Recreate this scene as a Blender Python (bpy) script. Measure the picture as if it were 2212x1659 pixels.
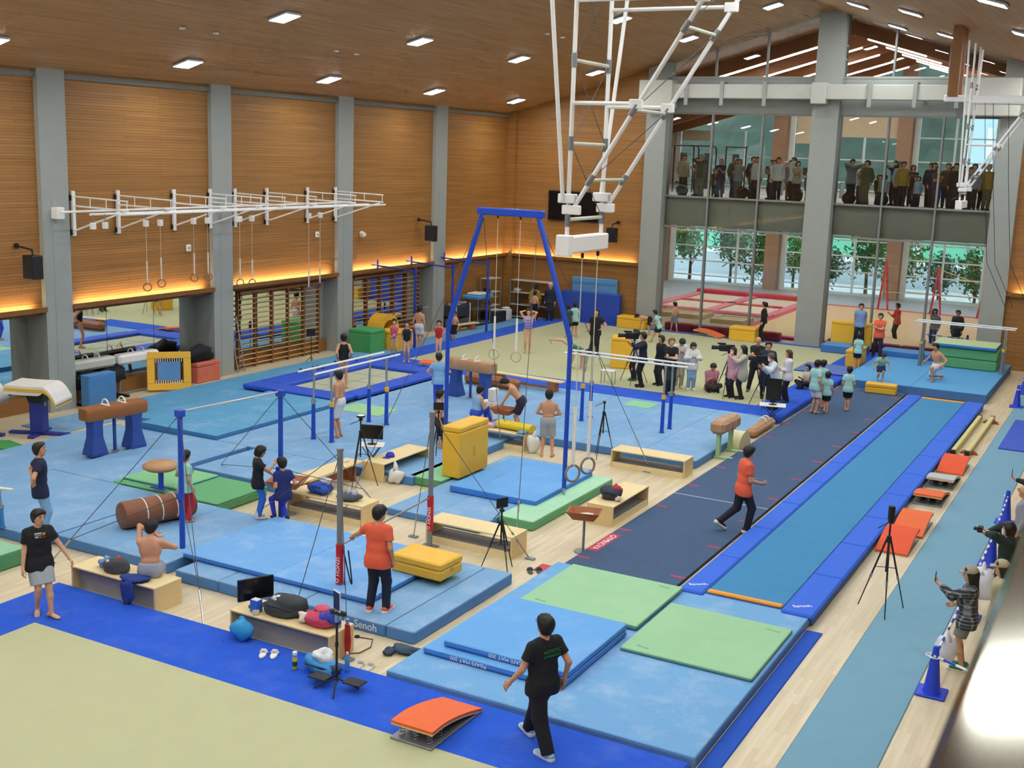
import bpy, math, random
import numpy as np
from mathutils import Vector, Matrix
random.seed(7); np.random.seed(7)
for _o in list(bpy.data.objects): bpy.data.objects.remove(_o, do_unlink=True)
SC = bpy.context.scene
COL = SC.collection
pi = math.pi
def rad(a): return math.radians(a)

# ------------------------------------------------------------------ camera
YAW, PITCH, ROLL, FPX, HC = -28.353, 11.115, 1.971, 2550.3, 7.2
def _basis():
    a, p, r = rad(YAW), rad(PITCH), rad(ROLL)
    f = Vector((math.sin(a)*math.cos(p), math.cos(a)*math.cos(p), -math.sin(p)))
    rt = Vector((math.cos(a), -math.sin(a), 0)); up = rt.cross(f)
    return (math.cos(r)*rt + math.sin(r)*up, -math.sin(r)*rt + math.cos(r)*up, f)
CR, CU, CF = _basis()
cam_d = bpy.data.cameras.new('camera'); cam = bpy.data.objects.new('camera', cam_d); COL.objects.link(cam)
m = Matrix.Identity(4)
for i in range(3): m[i][0], m[i][1], m[i][2] = CR[i], CU[i], -CF[i]
m[0][3], m[1][3], m[2][3] = 0, 0, HC
cam.matrix_world = m
cam_d.sensor_width = 36.0; cam_d.lens = FPX*36.0/2212.0; cam_d.clip_start = .05; cam_d.clip_end = 400
cam_d.dof.use_dof = True; cam_d.dof.focus_distance = 24; cam_d.dof.aperture_fstop = 5.6
SC.camera = cam
# ------------------------------------------------------------------ world, exposure
wd = bpy.data.worlds.new('world'); SC.world = wd; wd.use_nodes = True
nt = wd.node_tree; nt.nodes.clear()
_o = nt.nodes.new('ShaderNodeOutputWorld'); _b = nt.nodes.new('ShaderNodeBackground')
_s = nt.nodes.new('ShaderNodeTexSky'); _s.sky_type = 'HOSEK_WILKIE'; _s.turbidity = 8; _s.ground_albedo = .5
_s.sun_direction = Vector((.3, -.6, .75)).normalized()
_mx = nt.nodes.new('ShaderNodeMix'); _mx.data_type = 'RGBA'; _mx.inputs[0].default_value = .75
_mx.inputs[7].default_value = (.80, .90, 1.0, 1)
nt.links.new(_s.outputs[0], _mx.inputs[6]); nt.links.new(_mx.outputs[2], _b.inputs[0]); nt.links.new(_b.outputs[0], _o.inputs[0])
_b.inputs[1].default_value = 3.0
SC.view_settings.view_transform = 'Standard'; SC.view_settings.look = 'None'
SC.view_settings.exposure = 0.0; SC.view_settings.gamma = 1.0; SC.view_settings.use_curve_mapping = False
SC.cycles.use_denoising = True
SC.cycles.max_bounces = 5; SC.cycles.diffuse_bounces = 2; SC.cycles.glossy_bounces = 3; SC.cycles.transparent_max_bounces = 10
SC.cycles.use_adaptive_sampling = True; SC.cycles.adaptive_threshold = .12; SC.cycles.adaptive_min_samples = 12; SC.cycles.caustics_reflective = False; SC.cycles.caustics_refractive = False
SC.cycles.sample_clamp_indirect = 6.0
LAMP_L, COVE_L, STRIP_L, FILL_L = 91.0, 46.0, 15.0, 26.0     # radiance of hall lamps, warm cove tubes, strip lights beyond the glass, added fill panels

# ------------------------------------------------------------------ helpers
def lin(h):
    h = h.lstrip('#'); v = [int(h[i:i+2], 16)/255 for i in (0, 2, 4)]
    return tuple(x/12.92 if x <= .04045 else ((x+.055)/1.055)**2.4 for x in v)
_mc = {}
def _new(name):
    mt = bpy.data.materials.new(name); mt.use_nodes = True
    t = mt.node_tree; b = t.nodes['Principled BSDF']; return mt, t, b
def pm(hexc, rough=.6, var=.10, scale=6., metal=0., bump=0., chalk=0., spec=.5, detail=3., stretch=None):
    """procedural plain material: colour with noise variation, optional chalk smudges and fine relief"""
    key = (hexc, rough, var, scale, metal, bump, chalk, spec, stretch)
    if key in _mc: return _mc[key]
    mt, t, b = _new('m_'+hexc.strip('#')+'_%d' % len(_mc)); N, L = t.nodes, t.links
    c = lin(hexc)
    tc = N.new('ShaderNodeTexCoord'); mp = N.new('ShaderNodeMapping'); L.new(tc.outputs['Object'], mp.inputs[0])
    if stretch: mp.inputs['Scale'].default_value = stretch
    nz = N.new('ShaderNodeTexNoise'); nz.inputs['Scale'].default_value = scale; nz.inputs['Detail'].default_value = detail
    L.new(mp.outputs[0], nz.inputs[0])
    mx = N.new('ShaderNodeMix'); mx.data_type = 'RGBA'
    mx.inputs[6].default_value = tuple(x*(1-var) for x in c)+(1,); mx.inputs[7].default_value = tuple(min(1, x*(1+var)) for x in c)+(1,)
    L.new(nz.outputs[0], mx.inputs[0]); out = mx.outputs[2]
    if chalk:
        n2 = N.new('ShaderNodeTexNoise'); n2.inputs['Scale'].default_value = 1.7; n2.inputs['Detail'].default_value = 8; n2.inputs['Roughness'].default_value = .7
        L.new(tc.outputs['Object'], n2.inputs[0])
        rp = N.new('ShaderNodeValToRGB'); rp.color_ramp.elements[0].position = .5; rp.color_ramp.elements[1].position = .85
        rp.color_ramp.elements[1].color = (chalk,)*3+(1,)
        L.new(n2.outputs[0], rp.inputs[0])
        m2 = N.new('ShaderNodeMix'); m2.data_type = 'RGBA'; m2.inputs[7].default_value = (.75, .8, .85, 1)
        L.new(rp.outputs[0], m2.inputs[0]); L.new(out, m2.inputs[6]); out = m2.outputs[2]
    L.new(out, b.inputs['Base Color'])
    b.inputs['Roughness'].default_value = rough; b.inputs['Metallic'].default_value = metal
    b.inputs['Specular IOR Level'].default_value = spec
    if bump:
        n3 = N.new('ShaderNodeTexNoise'); n3.inputs['Scale'].default_value = 60; L.new(tc.outputs['Object'], n3.inputs[0])
        bp = N.new('ShaderNodeBump'); bp.inputs['Strength'].default_value = bump; bp.inputs['Distance'].default_value = .01
        L.new(n3.outputs[0], bp.inputs['Height']); L.new(bp.outputs[0], b.inputs['Normal'])
    _mc[key] = mt; return mt
def emit(name, col, s):
    mt = bpy.data.materials.new(name); mt.use_nodes = True; t = mt.node_tree; t.nodes.clear()
    o = t.nodes.new('ShaderNodeOutputMaterial'); e = t.nodes.new('ShaderNodeEmission')
    e.inputs[0].default_value = tuple(col)+(1,); e.inputs[1].default_value = s; t.links.new(e.outputs[0], o.inputs[0]); return mt
def boards(name, c1, c2, cgap, width, length, axis, rough=.45, gap=.03, nscale=(1, 18, 18), bump=.15, con=.24):
    """long boards: axis = coordinate across the boards ('x','y','z'); grain runs along them"""
    mt, t, b = _new(name); N, L = t.nodes, t.links
    tc = N.new('ShaderNodeTexCoord'); sp = N.new('ShaderNodeSeparateXYZ'); L.new(tc.outputs['Object'], sp.inputs[0])
    order = {'x': (1, 0), 'y': (0, 1), 'z': (None, 2)}[axis]
    cb = N.new('ShaderNodeCombineXYZ')
    if axis == 'z':
        ad = N.new('ShaderNodeMath'); ad.operation = 'ADD'; L.new(sp.outputs[0], ad.inputs[0]); L.new(sp.outputs[1], ad.inputs[1]); L.new(ad.outputs[0], cb.inputs[0])
    else: L.new(sp.outputs[order[0]], cb.inputs[0])
    L.new(sp.outputs[order[1]], cb.inputs[1])
    br = N.new('ShaderNodeTexBrick'); br.offset = .37; br.offset_frequency = 2
    br.inputs['Scale'].default_value = 1; br.inputs['Brick Width'].default_value = length; br.inputs['Row Height'].default_value = width
    br.inputs['Mortar Size'].default_value = gap*width; br.inputs['Mortar Smooth'].default_value = .3
    br.inputs['Color1'].default_value = lin(c1)+(1,); br.inputs['Color2'].default_value = lin(c2)+(1,); br.inputs['Mortar'].default_value = lin(cgap)+(1,)
    L.new(cb.outputs[0], br.inputs[0])
    mp = N.new('ShaderNodeMapping'); mp.inputs['Scale'].default_value = nscale; L.new(cb.outputs[0], mp.inputs[0])
    nz = N.new('ShaderNodeTexNoise'); nz.inputs['Scale'].default_value = 1.; nz.inputs['Detail'].default_value = 6; L.new(mp.outputs[0], nz.inputs[0])
    rp = N.new('ShaderNodeValToRGB'); rp.color_ramp.elements[0].color = (1-con,)*3+(1,); rp.color_ramp.elements[1].color = (1+con*.7,)*3+(1,)
    rp.color_ramp.elements[0].position = .3; rp.color_ramp.elements[1].position = .7
    L.new(nz.outputs[0], rp.inputs[0])
    mu = N.new('ShaderNodeMix'); mu.data_type = 'RGBA'; mu.blend_type = 'MULTIPLY'; mu.inputs[0].default_value = 1
    L.new(br.outputs['Color'], mu.inputs[6]); L.new(rp.outputs[0], mu.inputs[7]); L.new(mu.outputs[2], b.inputs['Base Color'])
    b.inputs['Roughness'].default_value = rough
    bp = N.new('ShaderNodeBump'); bp.inputs['Strength'].default_value = bump; bp.inputs['Distance'].default_value = .004; bp.invert = True
    L.new(br.outputs['Fac'], bp.inputs['Height']); L.new(bp.outputs[0], b.inputs['Normal'])
    return mt
def glassmat(name, tint, refl=1.0):
    mt = bpy.data.materials.new(name); mt.use_nodes = True; t = mt.node_tree; t.nodes.clear(); N, L = t.nodes, t.links
    o = N.new('ShaderNodeOutputMaterial'); tr = N.new('ShaderNodeBsdfTransparent'); gl = N.new('ShaderNodeBsdfGlossy')
    tr.inputs[0].default_value = tuple(tint)+(1,); gl.inputs['Roughness'].default_value = .01
    fr = N.new('ShaderNodeFresnel'); fr.inputs[0].default_value = 1.5
    ml = N.new('ShaderNodeMath'); ml.operation = 'MULTIPLY'; ml.inputs[1].default_value = refl; L.new(fr.outputs[0], ml.inputs[0])
    mx = N.new('ShaderNodeMixShader'); L.new(ml.outputs[0], mx.inputs[0]); L.new(tr.outputs[0], mx.inputs[1]); L.new(gl.outputs[0], mx.inputs[2]); L.new(mx.outputs[0], o.inputs[0])
    return mt

class MB:
    """collects shapes; build() links them as ONE mesh object"""
    def __init__(s): s.v = []; s.f = []
    def add(s, v, f):
        n = len(s.v); s.v += [tuple(x) for x in v]; s.f += [tuple(i+n for i in q) for q in f]; return s
    def box(s, x0, x1, y0, y1, z0, z1, M=None):
        v = [Vector((x, y, z)) for z in (z0, z1) for y in (y0, y1) for x in (x0, x1)]
        if M: v = [M @ p for p in v]
        return s.add(v, [(0, 2, 3, 1), (4, 5, 7, 6), (0, 1, 5, 4), (2, 6, 7, 3), (0, 4, 6, 2), (1, 3, 7, 5)])
    def rbox(s, x0, x1, y0, y1, z0, z1, r=.02, M=None):
        """box with chamfered edges"""
        r = min(r, (x1-x0)/2.01, (y1-y0)/2.01, (z1-z0)/2.01)
        v, idx = [], {}
        for iz, z in enumerate((z0, z1)):
            for iy, y in enumerate((y0, y1)):
                for ix, x in enumerate((x0, x1)):
                    dx, dy, dz = (r if ix == 0 else -r), (r if iy == 0 else -r), (r if iz == 0 else -r)
                    for ax, p in enumerate(((x, y+dy, z+dz), (x+dx, y, z+dz), (x+dx, y+dy, z))):
                        idx[(ix, iy, iz, ax)] = len(v); v.append(Vector(p))
        f = []
        for s_ in (0, 1):
            a = [idx[(s_, iy, iz, 0)] for iy, iz in ((0, 0), (1, 0), (1, 1), (0, 1))]; f.append(a if s_ else a[::-1])
            a = [idx[(ix, s_, iz, 1)] for ix, iz in ((0, 0), (0, 1), (1, 1), (1, 0))]; f.append(a if s_ else a[::-1])
            a = [idx[(ix, iy, s_, 2)] for ix, iy in ((0, 0), (1, 0), (1, 1), (0, 1))]; f.append(a if s_ else a[::-1])
        for p in (0, 1):
            for q in (0, 1):
                f.append([idx[(0, p, q, 1)], idx[(1, p, q, 1)], idx[(1, p, q, 2)], idx[(0, p, q, 2)]])
                f.append([idx[(p, 0, q, 0)], idx[(p, 1, q, 0)], idx[(p, 1, q, 2)], idx[(p, 0, q, 2)]])
                f.append([idx[(p, q, 0, 0)], idx[(p, q, 1, 0)], idx[(p, q, 1, 1)], idx[(p, q, 0, 1)]])
                for w in (0, 1): f.append([idx[(p, q, w, 0)], idx[(p, q, w, 1)], idx[(p, q, w, 2)]])
        if M: v = [M @ p for p in v]
        s.fix = True
        return s.add(v, f)
    def cyl(s, a, b, r0, r1=None, n=10, cap=True):
        r1 = r0 if r1 is None else r1; a, b = Vector(a), Vector(b); d = (b-a).normalized()
        u = d.orthogonal().normalized(); w = d.cross(u)
        v = []
        for c, r in ((a, r0), (b, r1)):
            for i in range(n): t = 2*pi*i/n; v.append(c+r*(math.cos(t)*u+math.sin(t)*w))
        f = [(i, (i+1) % n, n+(i+1) % n, n+i) for i in range(n)]
        if cap: f += [tuple(range(n))[::-1], tuple(range(n, 2*n))]
        return s.add(v, f)
    def tube(s, pts, r, n=8, closed=False):
        pts = [Vector(p) for p in pts]; m_ = len(pts); v = []; u = None
        for i, p in enumerate(pts):
            if closed: d = pts[(i+1) % m_]-pts[i-1]
            else: d = pts[min(i+1, m_-1)]-pts[max(i-1, 0)]
            d = d.normalized() if d.length > 1e-9 else Vector((0, 0, 1))
            if u is None: u = d.orthogonal().normalized()
            u = (u-d*u.dot(d)); u = u.normalized() if u.length > 1e-6 else d.orthogonal().normalized()
            w = d.cross(u); rr = r[i] if isinstance(r, (list, tuple)) else r
            for k in range(n): t = 2*pi*k/n; v.append(p+rr*(math.cos(t)*u+math.sin(t)*w))
        f = []
        for i in range(m_ if closed else m_-1):
            j = (i+1) % m_
            for k in range(n): f.append((i*n+k, i*n+(k+1) % n, j*n+(k+1) % n, j*n+k))
        if not closed: f += [tuple(range(n))[::-1], tuple(range((m_-1)*n, m_*n))]
        return s.add(v, f)
    def lathe(s, prof, n=16, c=(0, 0, 0), M=None, sx=1., sy=1.):
        """prof: (radius, z) from bottom to top"""
        v = []; f = []; c = Vector(c)
        for r, z in prof:
            for k in range(n): t = 2*pi*k/n; v.append(c+Vector((r*math.cos(t)*sx, r*math.sin(t)*sy, z)))
        for i in range(len(prof)-1):
            for k in range(n): f.append((i*n+k, i*n+(k+1) % n, (i+1)*n+(k+1) % n, (i+1)*n+k))
        f += [tuple(range(n))[::-1], tuple(range((len(prof)-1)*n, len(prof)*n))]
        if M: v = [M @ p for p in v]
        return s.add(v, f)
    def prism(s, poly, a0, a1, axis='z', M=None):
        """extrude polygon along axis; poly in the two other coordinates (x,y | x,z | y,z)"""
        n = len(poly); v = []
        for a in (a0, a1):
            for p, q in poly: v.append(Vector({'z': (p, q, a), 'y': (p, a, q), 'x': (a, p, q)}[axis]))
        if M: v = [M @ p for p in v]
        s.fix = True
        return s.add(v, [tuple(range(n)), tuple(range(n, 2*n))]+[(i, (i+1) % n, n+(i+1) % n, n+i) for i in range(n)])
    def ball(s, c, r, n=10, m_=6, M=None):
        rx, ry, rz = r if isinstance(r, (tuple, list)) else (r, r, r); c = Vector(c); v = []
        for i in range(1, m_):
            t = pi*i/m_
            for k in range(n): p = 2*pi*k/n; v.append(c+Vector((rx*math.sin(t)*math.cos(p), ry*math.sin(t)*math.sin(p), -rz*math.cos(t))))
        v += [c-Vector((0, 0, rz)), c+Vector((0, 0, rz))]; q = len(v)
        f = [(i*n+k, i*n+(k+1) % n, (i+1)*n+(k+1) % n, (i+1)*n+k) for i in range(m_-2) for k in range(n)]
        f += [(q-2, (k+1) % n, k) for k in range(n)]+[(q-1, (m_-2)*n+k, (m_-2)*n+(k+1) % n) for k in range(n)]
        if M: v = [M @ p for p in v]
        return s.add(v, f)
    def blob(s, c, r, seed=0, amp=.25, n=14, m_=9, flat=None, freq=2.2):
        """lumpy soft shape (bags, cloth heaps)"""
        rng = random.Random(seed); ph = [(rng.uniform(1, freq*2), rng.uniform(0, 6.3), Vector((rng.gauss(0, 1), rng.gauss(0, 1), rng.gauss(0, 1))).normalized()) for _ in range(7)]
        k = MB().ball((0, 0, 0), 1., n, m_); out = []
        for p in k.v:
            p = Vector(p); d = 1+amp*sum(math.sin(a*2*p.dot(w)+b) for a, b, w in ph)/2.6
            p = Vector((p.x*r[0]*d, p.y*r[1]*d, p.z*r[2]*d))+Vector(c)
            if flat is not None: p.z = max(p.z, flat)
            out.append(p)
        return s.add(out, k.f)
    def mesh(s, name, smooth=False):
        me = bpy.data.meshes.new(name); me.from_pydata([tuple(p) for p in s.v], [], s.f)
        if getattr(s, 'fix', False):
            import bmesh
            b = bmesh.new(); b.from_mesh(me); bmesh.ops.recalc_face_normals(b, faces=b.faces); b.to_mesh(me); b.free()
        if smooth: me.shade_smooth() if smooth is True else None
        if smooth == 'auto':
            me.shade_smooth()
            try: me.set_sharp_from_angle(angle=rad(38))
            except Exception: pass
        me.update(); return me
    def build(s, name, mt, parent=None, smooth=False, loc=None, rz=0):
        me = s.mesh(name, smooth); me.materials.append(mt)
        o = bpy.data.objects.new(name, me); COL.objects.link(o)
        if parent is not None: o.parent = parent
        if loc is not None: o.location = loc; o.rotation_euler = (0, 0, rz)
        return o
def tag(o, label=None, cat=None, group=None, kind=None):
    if label: o['label'] = label
    if cat: o['category'] = cat
    if group: o['group'] = group
    if kind: o['kind'] = kind
    return o
def thing(name, label, cat, loc=(0, 0, 0), rz=0, group=None):
    o = bpy.data.objects.new(name, None); COL.objects.link(o); o.empty_display_size = .2
    o.location = loc; o.rotation_euler = (0, 0, rz); return tag(o, label, cat, group)
def struct(o): o['kind'] = 'structure'; return o
def link(me, name, parent, loc=None, rot=None, mt=None):
    """another object on shared mesh data"""
    o = bpy.data.objects.new(name, me); COL.objects.link(o); o.parent = parent
    if loc is not None: o.location = loc
    if rot is not None: o.rotation_euler = rot
    return o
def dup(root, loc, rz, label=None, group=None):
    r = root.copy(); COL.objects.link(r); r.location = loc; r.rotation_euler = (0, 0, rz)
    if label: r['label'] = label
    if group: r['group'] = group
    for ch in list(root.children):
        c = ch.copy(); COL.objects.link(c); c.parent = r
        for g in list(ch.children):
            d = g.copy(); COL.objects.link(d); d.parent = c
    return r
def _ray(px, py): return CF+(px-1106)/FPX*CR-(py-829.5)/FPX*CU
def G(px, py, z=0.):
    """place in the hall: the point at height z that the photograph shows at this pixel"""
    d = _ray(px, py); t = (z-HC)/d.z; return Vector((d.x*t, d.y*t, z))
def onX(px, py, x): d = _ray(px, py); t = x/d.x; return Vector((x, d.y*t, HC+d.z*t))
def onY(px, py, y): d = _ray(px, py); t = y/d.y; return Vector((d.x*t, y, HC+d.z*t))
_lc = {}
def lettering(txt, size, mt, parent, loc, rot, name='lettering', ext=.001):
    key = (txt, size, ext)
    if key not in _lc:
        cu = bpy.data.curves.new(name, 'FONT'); cu.body = txt; cu.size = size; cu.extrude = ext; cu.align_x = 'CENTER'; cu.align_y = 'CENTER'; cu.resolution_u = 3
        o = bpy.data.objects.new(name, cu); COL.objects.link(o); bpy.context.view_layer.update()
        me = bpy.data.meshes.new_from_object(o.evaluated_get(bpy.context.evaluated_depsgraph_get()))
        bpy.data.objects.remove(o, do_unlink=True); me.name = name; _lc[key] = me
    me = _lc[key].copy(); me.materials.clear(); me.materials.append(mt)
    o = bpy.data.objects.new(name, me); COL.objects.link(o); o.parent = parent; o.location = loc; o.rotation_euler = rot; return o
# ------------------------------------------------------------------ the hall
XL, XR, YF, YN = -25.35, 2.05, 46.0, -8.0
RX, RZ, SL = -11.65, 12.8, .29             # ridge line and roof pitch
def zc(x): return RZ-SL*abs(x-RX)
M_WALL = boards('wall_slats', '#ac7a3f', '#a07038', '#7c5228', .075, 3.6, 'z', rough=.5, gap=.07, nscale=(.35, 22, 1), bump=.3)
M_CEIL = boards('ceiling_boards', '#b88c5e', '#ac8152', '#8d683e', .09, 3.0, 'x', rough=.55, gap=.06, nscale=(.4, 14, 1), bump=.2)
M_FLOOR = boards('floor_boards', '#e2d3b2', '#d6c5a0', '#c0ae88', .075, .9, 'x', rough=.4, gap=.02, con=.08, nscale=(.5, 9, 1), bump=.05)
M_CONC = pm('#a3a8a2', .8, .06, 3, bump=.05)
M_CONC2 = pm('#8f9088', .85, .05, 2)
M_TRIM = pm('#80837f', .7); M_DARK = pm('#26241f', .8); M_WHITE = pm('#e6e8e2', .45, .03)
M_BEAMW = pm('#9c5a30', .6, .2, 3, stretch=(1, 12, 12)); M_LEDGE = pm('#8a5a2a', .6, .15)
M_MIRROR, _t, _bs = _new('mirror'); _bs.inputs['Metallic'].default_value = 1; _bs.inputs['Roughness'].default_value = .02
_nz = _t.nodes.new('ShaderNodeTexNoise'); _nz.inputs['Scale'].default_value = .8; _rp = _t.nodes.new('ShaderNodeValToRGB')
_rp.color_ramp.elements[0].color = (.80, .83, .80, 1); _rp.color_ramp.elements[1].color = (.86, .88, .86, 1)
_t.links.new(_nz.outputs[0], _rp.inputs[0]); _t.links.new(_rp.outputs[0], _bs.inputs['Base Color'])
M_GLASS = glassmat('window_glass', (.93, .97, .95)); M_GLASS2 = glassmat('far_glass', (.92, .96, .95), .5)
M_COVE = emit('cove_tube', (1.0, .74, .40), COVE_L); M_FILL = emit('fill_light', (1.0, .98, .94), FILL_L); M_LENS = emit('lamp_lens', (.94, .98, 1.0), LAMP_L); M_STRIP = emit('strip_tube', (1.0, .96, .95), STRIP_L)

struct(MB().box(XL-1.2, XR+.3, YN-.3, 67.2, -.25, 0).build('floor', M_FLOOR))
# roof of the hall and of the block beyond, two pitched planes
roof = MB(); E_ = XR+.3; W_ = XL-.3
for x0, x1 in ((W_, RX), (RX, E_)):
    p = [(x0, zc(x0)), (x1, zc(x1)), (x1, zc(x1)+.3), (x0, zc(x0)+.3)]
    roof.prism(p, YN-.3, 46.35, 'y')
struct(roof.build('ceiling', M_CEIL))
# left wall: upper timber field, ledge, recessed mirrors below
CY = [14.78+6.25*k for k in range(5)]            # near edges of the columns
CW = .86
wl = MB().box(XL-.9, XL, YN, YF+.3, 2.72, zc(XL)+.25)
struct(wl.build('wall_left', M_WALL))
struct(MB().box(XL-1.2, XL-.62, YN, YF+.3, 0, 2.72).build('wall_left_recess', M_CONC2))
struct(MB().box(XL-.01, XL+.07, YN, YF, zc(XL)-.17, zc(XL)-.05).build('trim_1', M_TRIM))
for i, y in enumerate(CY):
    c = MB().box(XL-.6, -25.2, y, y+CW, 0, zc(-25.2)+.03)
    c.box(-25.215, -25.19, y+.30, y+.32, 0, 5.6)
    struct(c.build('column_%d' % (i+1), M_CONC))
ysp = [YN]+CY+[YF]
for i in range(len(ysp)-1):
    a = ysp[i]+(CW if i else 0); b = ysp[i+1]
    le = struct(MB().box(XL-.02, XL+.21, a, b, 2.70, 2.79).box(XL+.18, XL+.21, a, b, 2.79, 2.83).build('trim_ledge_%d' % (i+1), M_LEDGE))
    MB().box(XL+.115, XL+.155, a+.25, b-.3, 2.792, 2.815).build('cove_tube', M_COVE, le)
    struct(MB().box(XL-.62, XL, a, b, 2.6, 2.72).build('soffit_%d' % (i+1), M_LEDGE))
    if i < 5:                                  # mirror panes above a low timber plinth
        base = struct(MB().box(XL-.62, XL-.35, a, b, 0, .42).build('baseboard_left_%d' % (i+1), pm('#9a6a38', .5, .2, 4, stretch=(8, 1, 8))))
        n = 3
        for k in range(n):
            w = (b-a)/n
            if i == 3 and k == n-1:
                struct(MB().box(XL-.61, XL-.5, b-1.0, b, .0, 2.6).build('wall_left_panel', M_CONC)); w2 = w-1.0
            else: w2 = w
            MB().box(XL-.60, XL-.58, a+k*w+.008, a+k*w+w2-.008, .43, 2.59).build('mirror_pane', M_MIRROR, base)
    else: struct(MB().box(XL-.3, XL-.02, a, b, 0, 2.6).build('wall_left_lower', M_WALL))
# right wall behind the gallery, wall behind the camera
struct(MB().box(XR, XR+.3, YN, YF+.3, 0, zc(XR)+.2).build('wall_right', M_WALL))
bk = MB().prism([(XL-.9, 0), (XR+.3, 0), (XR+.3, zc(XR)), (RX, RZ), (XL-.9, zc(XL-.9))], YN-.3, YN, 'y'); struct(bk.build('wall_back', M_WALL))
# far wall: timber fields left and right, columns, glazing between
FC = [(-18.9, -18.05), (-12.15, -11.15), (-5.45, -4.62)]
for nm, x0, x1 in (('wall_far_left', XL-.9, -18.9), ('wall_far_right', -4.62, XR+.3)):
    q = [(x0, 0), (x1, 0), (x1, zc(x1)+.1), (x0, zc(x0)+.1)]
    struct(MB().prism(q, YF, YF+.3, 'y').build(nm, M_WALL))
    le = struct(MB().box(x0, x1, YF-.21, YF, 2.70, 2.79).box(x0, x1, YF-.21, YF-.18, 2.79, 2.83).build('trim_'+nm, M_LEDGE))
    MB().box(max(x0, XL)+.3, min(x1, XR)-.3, YF-.155, YF-.115, 2.792, 2.815).build('cove_tube', M_COVE, le)
struct(MB().box(-25.35, -24.95, YF-.22, YF, 0, zc(-25)).build('wall_corner_pilaster', M_WALL))
for i, (x0, x1) in enumerate(FC):
    q = [(x0, 0), (x1, 0), (x1, zc(x1)+.1)]+([(RX, RZ+.1)] if i == 1 else [])+[(x0, zc(x0)+.1)]
    c = MB().prism(q, YF-.25, YF+.55, 'y'); struct(c.build('column_far_%d' % (i+1), M_CONC))
M_MULL = pm('#8c8e8a', .5, .03, metal=.3)
MULLX = [(-18.05, [-16.2, -14.15], -12.15), (-11.15, [-9.35, -7.4], -5.45)]
for i, (x0, ms, x1) in enumerate(MULLX):
    # concrete floor edge of the upper storey behind the glass
    struct(MB().box(x0-.2, x1+.2, YF+.42, YF+.62, 4.47, 5.66).build('slab_edge_%d' % (i+1), pm('#b8b5a6', .8, .05)))
    struct(MB().box(x0, x1, YF+.1, YF+.5, 9.0, 9.5).box(x0, x1, YF+.1, YF+.4, 9.5, 10.35).build('beam_%d' % (i+1), M_CONC))
    w = struct(MB().box(x0, x1, YF+.12, YF+.24, 8.93, 9.0).box(x0, x1, YF+.1, YF+.26, 5.62, 5.69).box(x0, x1, YF+.1, YF+.26, 4.38, 4.46).box(x0, x1, YF+.1, YF+.26, 0, .08).build('window_%d' % (i+1), M_MULL))
    xs = [x0]+ms+[x1]
    for xm in ms: MB().box(xm-.035, xm+.035, YF+.08, YF+.28, 0, 9.0).box(xm-.035, xm+.035, YF+.1, YF+.25, 10.35, zc(xm)).build('mullion', M_MULL, w)
    for a, b in zip(xs, xs[1:]):
        for z0, z1 in ((.08, 4.38), (4.46, 5.62), (5.69, 8.93)): MB().box(a+.03, b-.03, YF+.17, YF+.182, z0, z1).build('pane', M_GLASS, w)
        MB().prism([(a+.03, 10.37), (b-.03, 10.37), (b-.03, zc(b)-.03), (a+.03, zc(a)-.03)], YF+.17, YF+.182, 'y').build('pane', M_GLASS, w)
    struct(MB().box(x0, x1, YF+.08, YF+.28, 10.32, 10.4).build('trim_gable_%d' % (i+1), M_CONC))
# white service duct across the gable with hangers and end boxes
M_DUCT = pm('#c6c7bc', .6, .03)
dt = thing('air_duct', 'long white service duct across the glazed gable with hanger brackets', 'duct')
MB().rbox(-17.9, -5.5, YF-.75, YF-.28, 9.52, 10.06, .02).build('duct_body', M_DUCT, dt)
for x in (-17.05, -15.6, -13.9, -9.95, -8.35, -6.9): MB().box(x-.07, x+.07, YF-.82, YF-.76, 9.25, 10.15).box(x-.05, x+.05, YF-.8, YF-.25, 10.08, 10.16).build('hanger_bracket', M_CONC, dt)
for x0, x1, z0, z1, y0 in ((-19.0, -17.6, 9.15, 10.2, YF-.95), (-12.1, -11.55, 9.35, 10.12, YF-.85), (-6.6, -4.8, 9.0, 10.3, YF-.95)): MB().rbox(x0, x1, y0, YF-.26, z0, z1, .02).build('end_box', M_DUCT, dt)
# gallery on the right where the picture is taken from
struct(MB().box(-.35, XR, YN, 30, 5.3, 5.55).build('gallery_floor', M_CONC2))
# ceiling lamps
def make_lamp():
    t = thing('ceiling_lamp', 'square downlight', 'lamp')
    MB().rbox(-.32, .32, -.32, .32, -.07, 0, .03).build('housing', pm('#b9bac0', .5), t)
    ln = MB(); ln.add([(-.28, -.28, -.075), (-.28, .28, -.075), (.28, .28, -.075), (.28, -.28, -.075)], [(0, 1, 2, 3)]); ln.build('lens', M_LENS, t)
    return t
lamp0 = make_lamp(); first = True
rows = ((-23.73, 24.8), (-20.02, 24.35), (-16.03, 23.7), (-12.7, 22.9), (-9.03, 19.7), (-6.78, 22.6), (-3.4, 25.35), (-.45, 26.96))
names = ('nearest the left wall', 'second from the left wall', 'third from the left wall', 'left of the ridge', 'right of the ridge', 'third from the right wall', 'second from the right wall', 'nearest the right wall')
ordn = ('first second third fourth fifth sixth seventh eighth ninth tenth eleventh twelfth thirteenth fourteenth fifteenth sixteenth seventeenth eighteenth nineteenth twentieth twenty-first twenty-second twenty-third twenty-fourth').split()
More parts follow.
